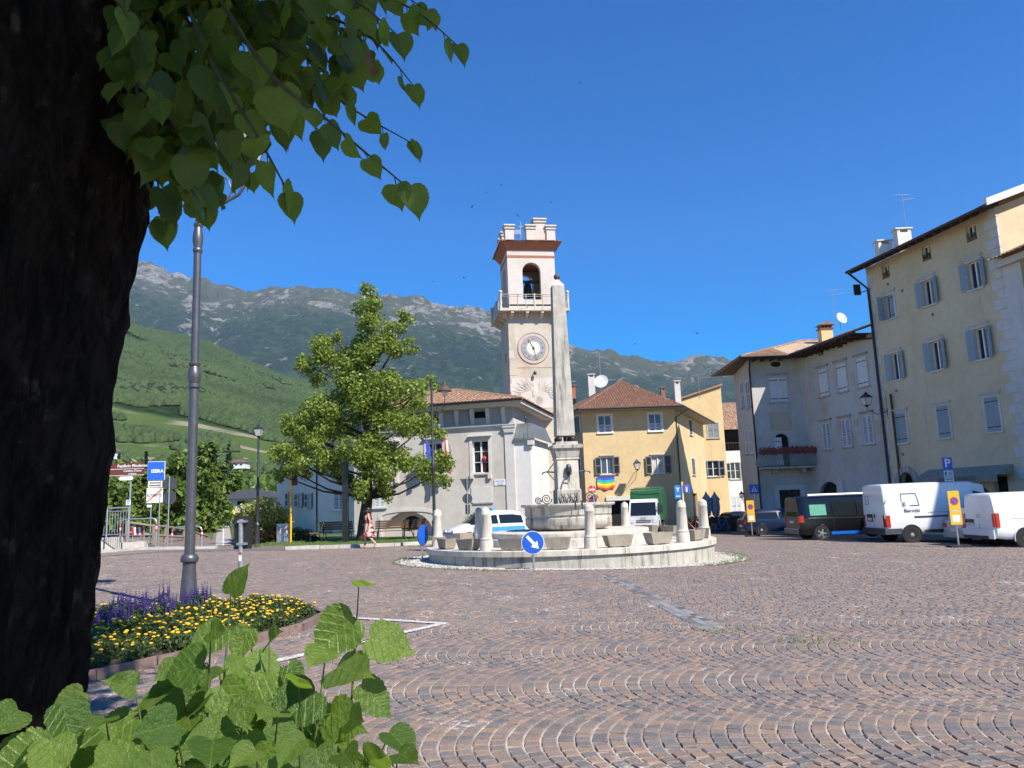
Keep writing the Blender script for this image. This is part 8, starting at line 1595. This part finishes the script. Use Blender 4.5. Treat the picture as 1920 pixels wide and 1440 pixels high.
for k in range(560):
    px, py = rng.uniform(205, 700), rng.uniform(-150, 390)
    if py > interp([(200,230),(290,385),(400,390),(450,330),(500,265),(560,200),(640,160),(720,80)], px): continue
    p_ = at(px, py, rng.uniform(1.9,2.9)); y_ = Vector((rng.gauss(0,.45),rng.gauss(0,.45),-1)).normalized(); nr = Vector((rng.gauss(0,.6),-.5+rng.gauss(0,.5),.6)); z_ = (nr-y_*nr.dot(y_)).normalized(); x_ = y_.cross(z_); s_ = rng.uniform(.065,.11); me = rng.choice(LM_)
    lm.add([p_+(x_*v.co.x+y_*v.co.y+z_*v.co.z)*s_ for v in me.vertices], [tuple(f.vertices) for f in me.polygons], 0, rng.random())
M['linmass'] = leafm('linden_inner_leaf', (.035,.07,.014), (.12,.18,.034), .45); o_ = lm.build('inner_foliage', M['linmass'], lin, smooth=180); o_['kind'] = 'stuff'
MB().add(*[[(0,0,0),(.012,.004,-.03),(.03,.01,-.075),(.005,.012,-.09),(-.02,.0,-.07),(-.01,-.004,-.03)],[(0,1,5),(1,2,3),(1,3,5),(3,4,5)]]).xf(Matrix.Translation(at(690,88,2.1))).build('dry_leaf', plain('dry_leaf', (.16,.09,.05), .8, .3, 40), lin)
# crown above the picture: it shades the trunk, the shoots and part of the bed
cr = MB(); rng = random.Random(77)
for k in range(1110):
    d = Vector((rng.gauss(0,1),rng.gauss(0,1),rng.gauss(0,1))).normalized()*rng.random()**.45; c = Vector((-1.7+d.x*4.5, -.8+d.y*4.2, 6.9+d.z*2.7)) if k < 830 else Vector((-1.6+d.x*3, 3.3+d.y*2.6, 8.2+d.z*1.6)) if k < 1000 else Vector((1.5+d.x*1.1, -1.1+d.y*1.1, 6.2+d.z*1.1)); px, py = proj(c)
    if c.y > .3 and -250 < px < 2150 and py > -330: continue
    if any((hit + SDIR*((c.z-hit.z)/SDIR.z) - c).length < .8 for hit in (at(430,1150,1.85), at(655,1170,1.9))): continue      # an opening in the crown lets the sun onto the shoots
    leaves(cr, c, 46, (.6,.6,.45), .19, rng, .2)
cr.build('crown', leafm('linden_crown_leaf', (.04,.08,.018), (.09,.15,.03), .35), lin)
for k in range(9): a = k*.7; e = Vector((-1.5+math.cos(a)*3, .9+math.sin(a)*2.4, 6.0+(k%3)*.9)); MB().tube([(ring[-1][0],ring[-1][1],ring[-1][2]-.4), Vector((ring[-1][0],ring[-1][1],5.0))*.5+e*.5, e], [.2,.1,.03], 8).build('bough', M['bark'], lin, smooth=60)
# ---- leafy shoots at the foot of the linden
sp0 = Vector((-.75, 2.0, gz(0))); sh = thing('linden_shoots', 'large-leaved bright green shoots sprouting at the bottom left corner', 'shrub', sp0); rng = random.Random(5)
ST = [((672,1112,1.95),11),((432,1125,1.9),9),((395,1195,1.75),8),((335,1262,1.85),8),((505,1215,1.9),8),((610,1230,1.85),8),((560,1300,1.75),8),((725,1385,1.85),9),((655,1360,1.8),8),((455,1320,1.6),7),((255,1300,1.7),7),((120,1335,1.6),7),((40,1345,1.55),6),((330,1370,1.5),7),((560,1400,1.55),7),((745,1425,1.75),7),((200,1360,1.6),6),((400,1400,1.5),6),((640,1425,1.6),6),((480,1420,1.5),6),((100,1400,1.5),6),((290,1420,1.45),6),((470,1190,2.0),7),((540,1260,1.95),7),((300,1320,1.8),7),((420,1270,1.85),7),((600,1340,1.9),7),((160,1310,1.85),6),((690,1440,1.7),6),((380,1340,1.7),7),((520,1350,1.65),7),((220,1410,1.55),6),((60,1420,1.5),6)]
M['shootleaf'] = leafm('shoot_leaf', (.05,.105,.018), (.16,.24,.045), .46, True, .34); SL_ = []
for me in LM_: c_ = me.copy(); c_.materials[0] = M['shootleaf']; SL_.append(c_)
M['shootstem'] = plain('green_shoot_stem', (.10,.13,.04), .6, .2, 30); total = 0
for (px, py, Y), nl in ST:
    tip = at(px, py, Y); root = Vector((tip.x*.55-.30+rng.uniform(-.12,.12), 2.05+rng.uniform(-.15,.15), gz(0))); lean = Vector((tip.x-root.x, 0, 0))
    mid = root*.42+tip*.58 - lean*.16 + Vector((0,rng.uniform(-.05,.05),.07)); S = spline([root, mid, tip], 14); m_ = len(S); MB().tube(S, [.0055*(1-k/m_)+.0014 for k in range(m_)], 6).build('stem', M['shootstem'], sh, smooth=60)
    pos, acc, nxt = [], 0, .0
    for k in range(m_-1, 3, -1):
        if acc >= nxt and len(pos) < nl+1: pos.append(k); nxt = acc + rng.uniform(.04,.072)
        acc += (S[k]-S[k-1]).length
    for j, k in enumerate(pos):
        if total >= 299: break
        total += 1; td = (S[k]-S[k-1]).normalized(); sd = (-1)**j; big = rng.uniform(.045,.07) if j == 0 else rng.uniform(.07,.10) if j < 3 else rng.choice((rng.uniform(.075,.10), rng.uniform(.10,.14)))
        out = Vector((sd*rng.uniform(.5,1), rng.uniform(-.7,.35), rng.uniform(-.1,.35))); pd = (out.normalized()*.8+td*.45).normalized() if j else td; pt = S[k]+pd*(.015 if j < 2 else rng.uniform(.03,.06))
        tipd = pd*.55+Vector((rng.gauss(0,.22),-.15+rng.gauss(0,.2),-.62+rng.gauss(0,.2))); nr = Vector((rng.gauss(.15,.42),-.9+rng.gauss(0,.38),.62+rng.gauss(0,.25)))
        MB().tube([S[k], S[k]*.5+pt*.5+Vector((0,0,.006)), pt], .0015, 4).build('petiole', M['shootstem'], sh); leaf_at(sh, pt, tipd, nr, big*1.28, rng, SL_)
# ---------------------------------------------------------------- air
mb = MB(); mb.box((-7500,-400,-6),(7500,5900,2100))
hz = mb.build('haze', []); struct(hz, 'stuff')
hm = bpy.data.materials.new('haze_air'); hm.use_nodes = True; nt = hm.node_tree; nt.nodes.remove(nt.nodes['Principled BSDF'])
pv = nt.nodes.new('ShaderNodeVolumePrincipled'); pv.inputs['Color'].default_value = (.50,.70,1,1); pv.inputs['Density'].default_value = 0.000042; pv.inputs['Anisotropy'].default_value = 0.0
nt.links.new(pv.outputs[0], nt.nodes['Material Output'].inputs['Volume']); hz.data.materials.append(hm)
SC.cycles.volume_bounces = 0; SC.cycles.volume_max_steps = 64
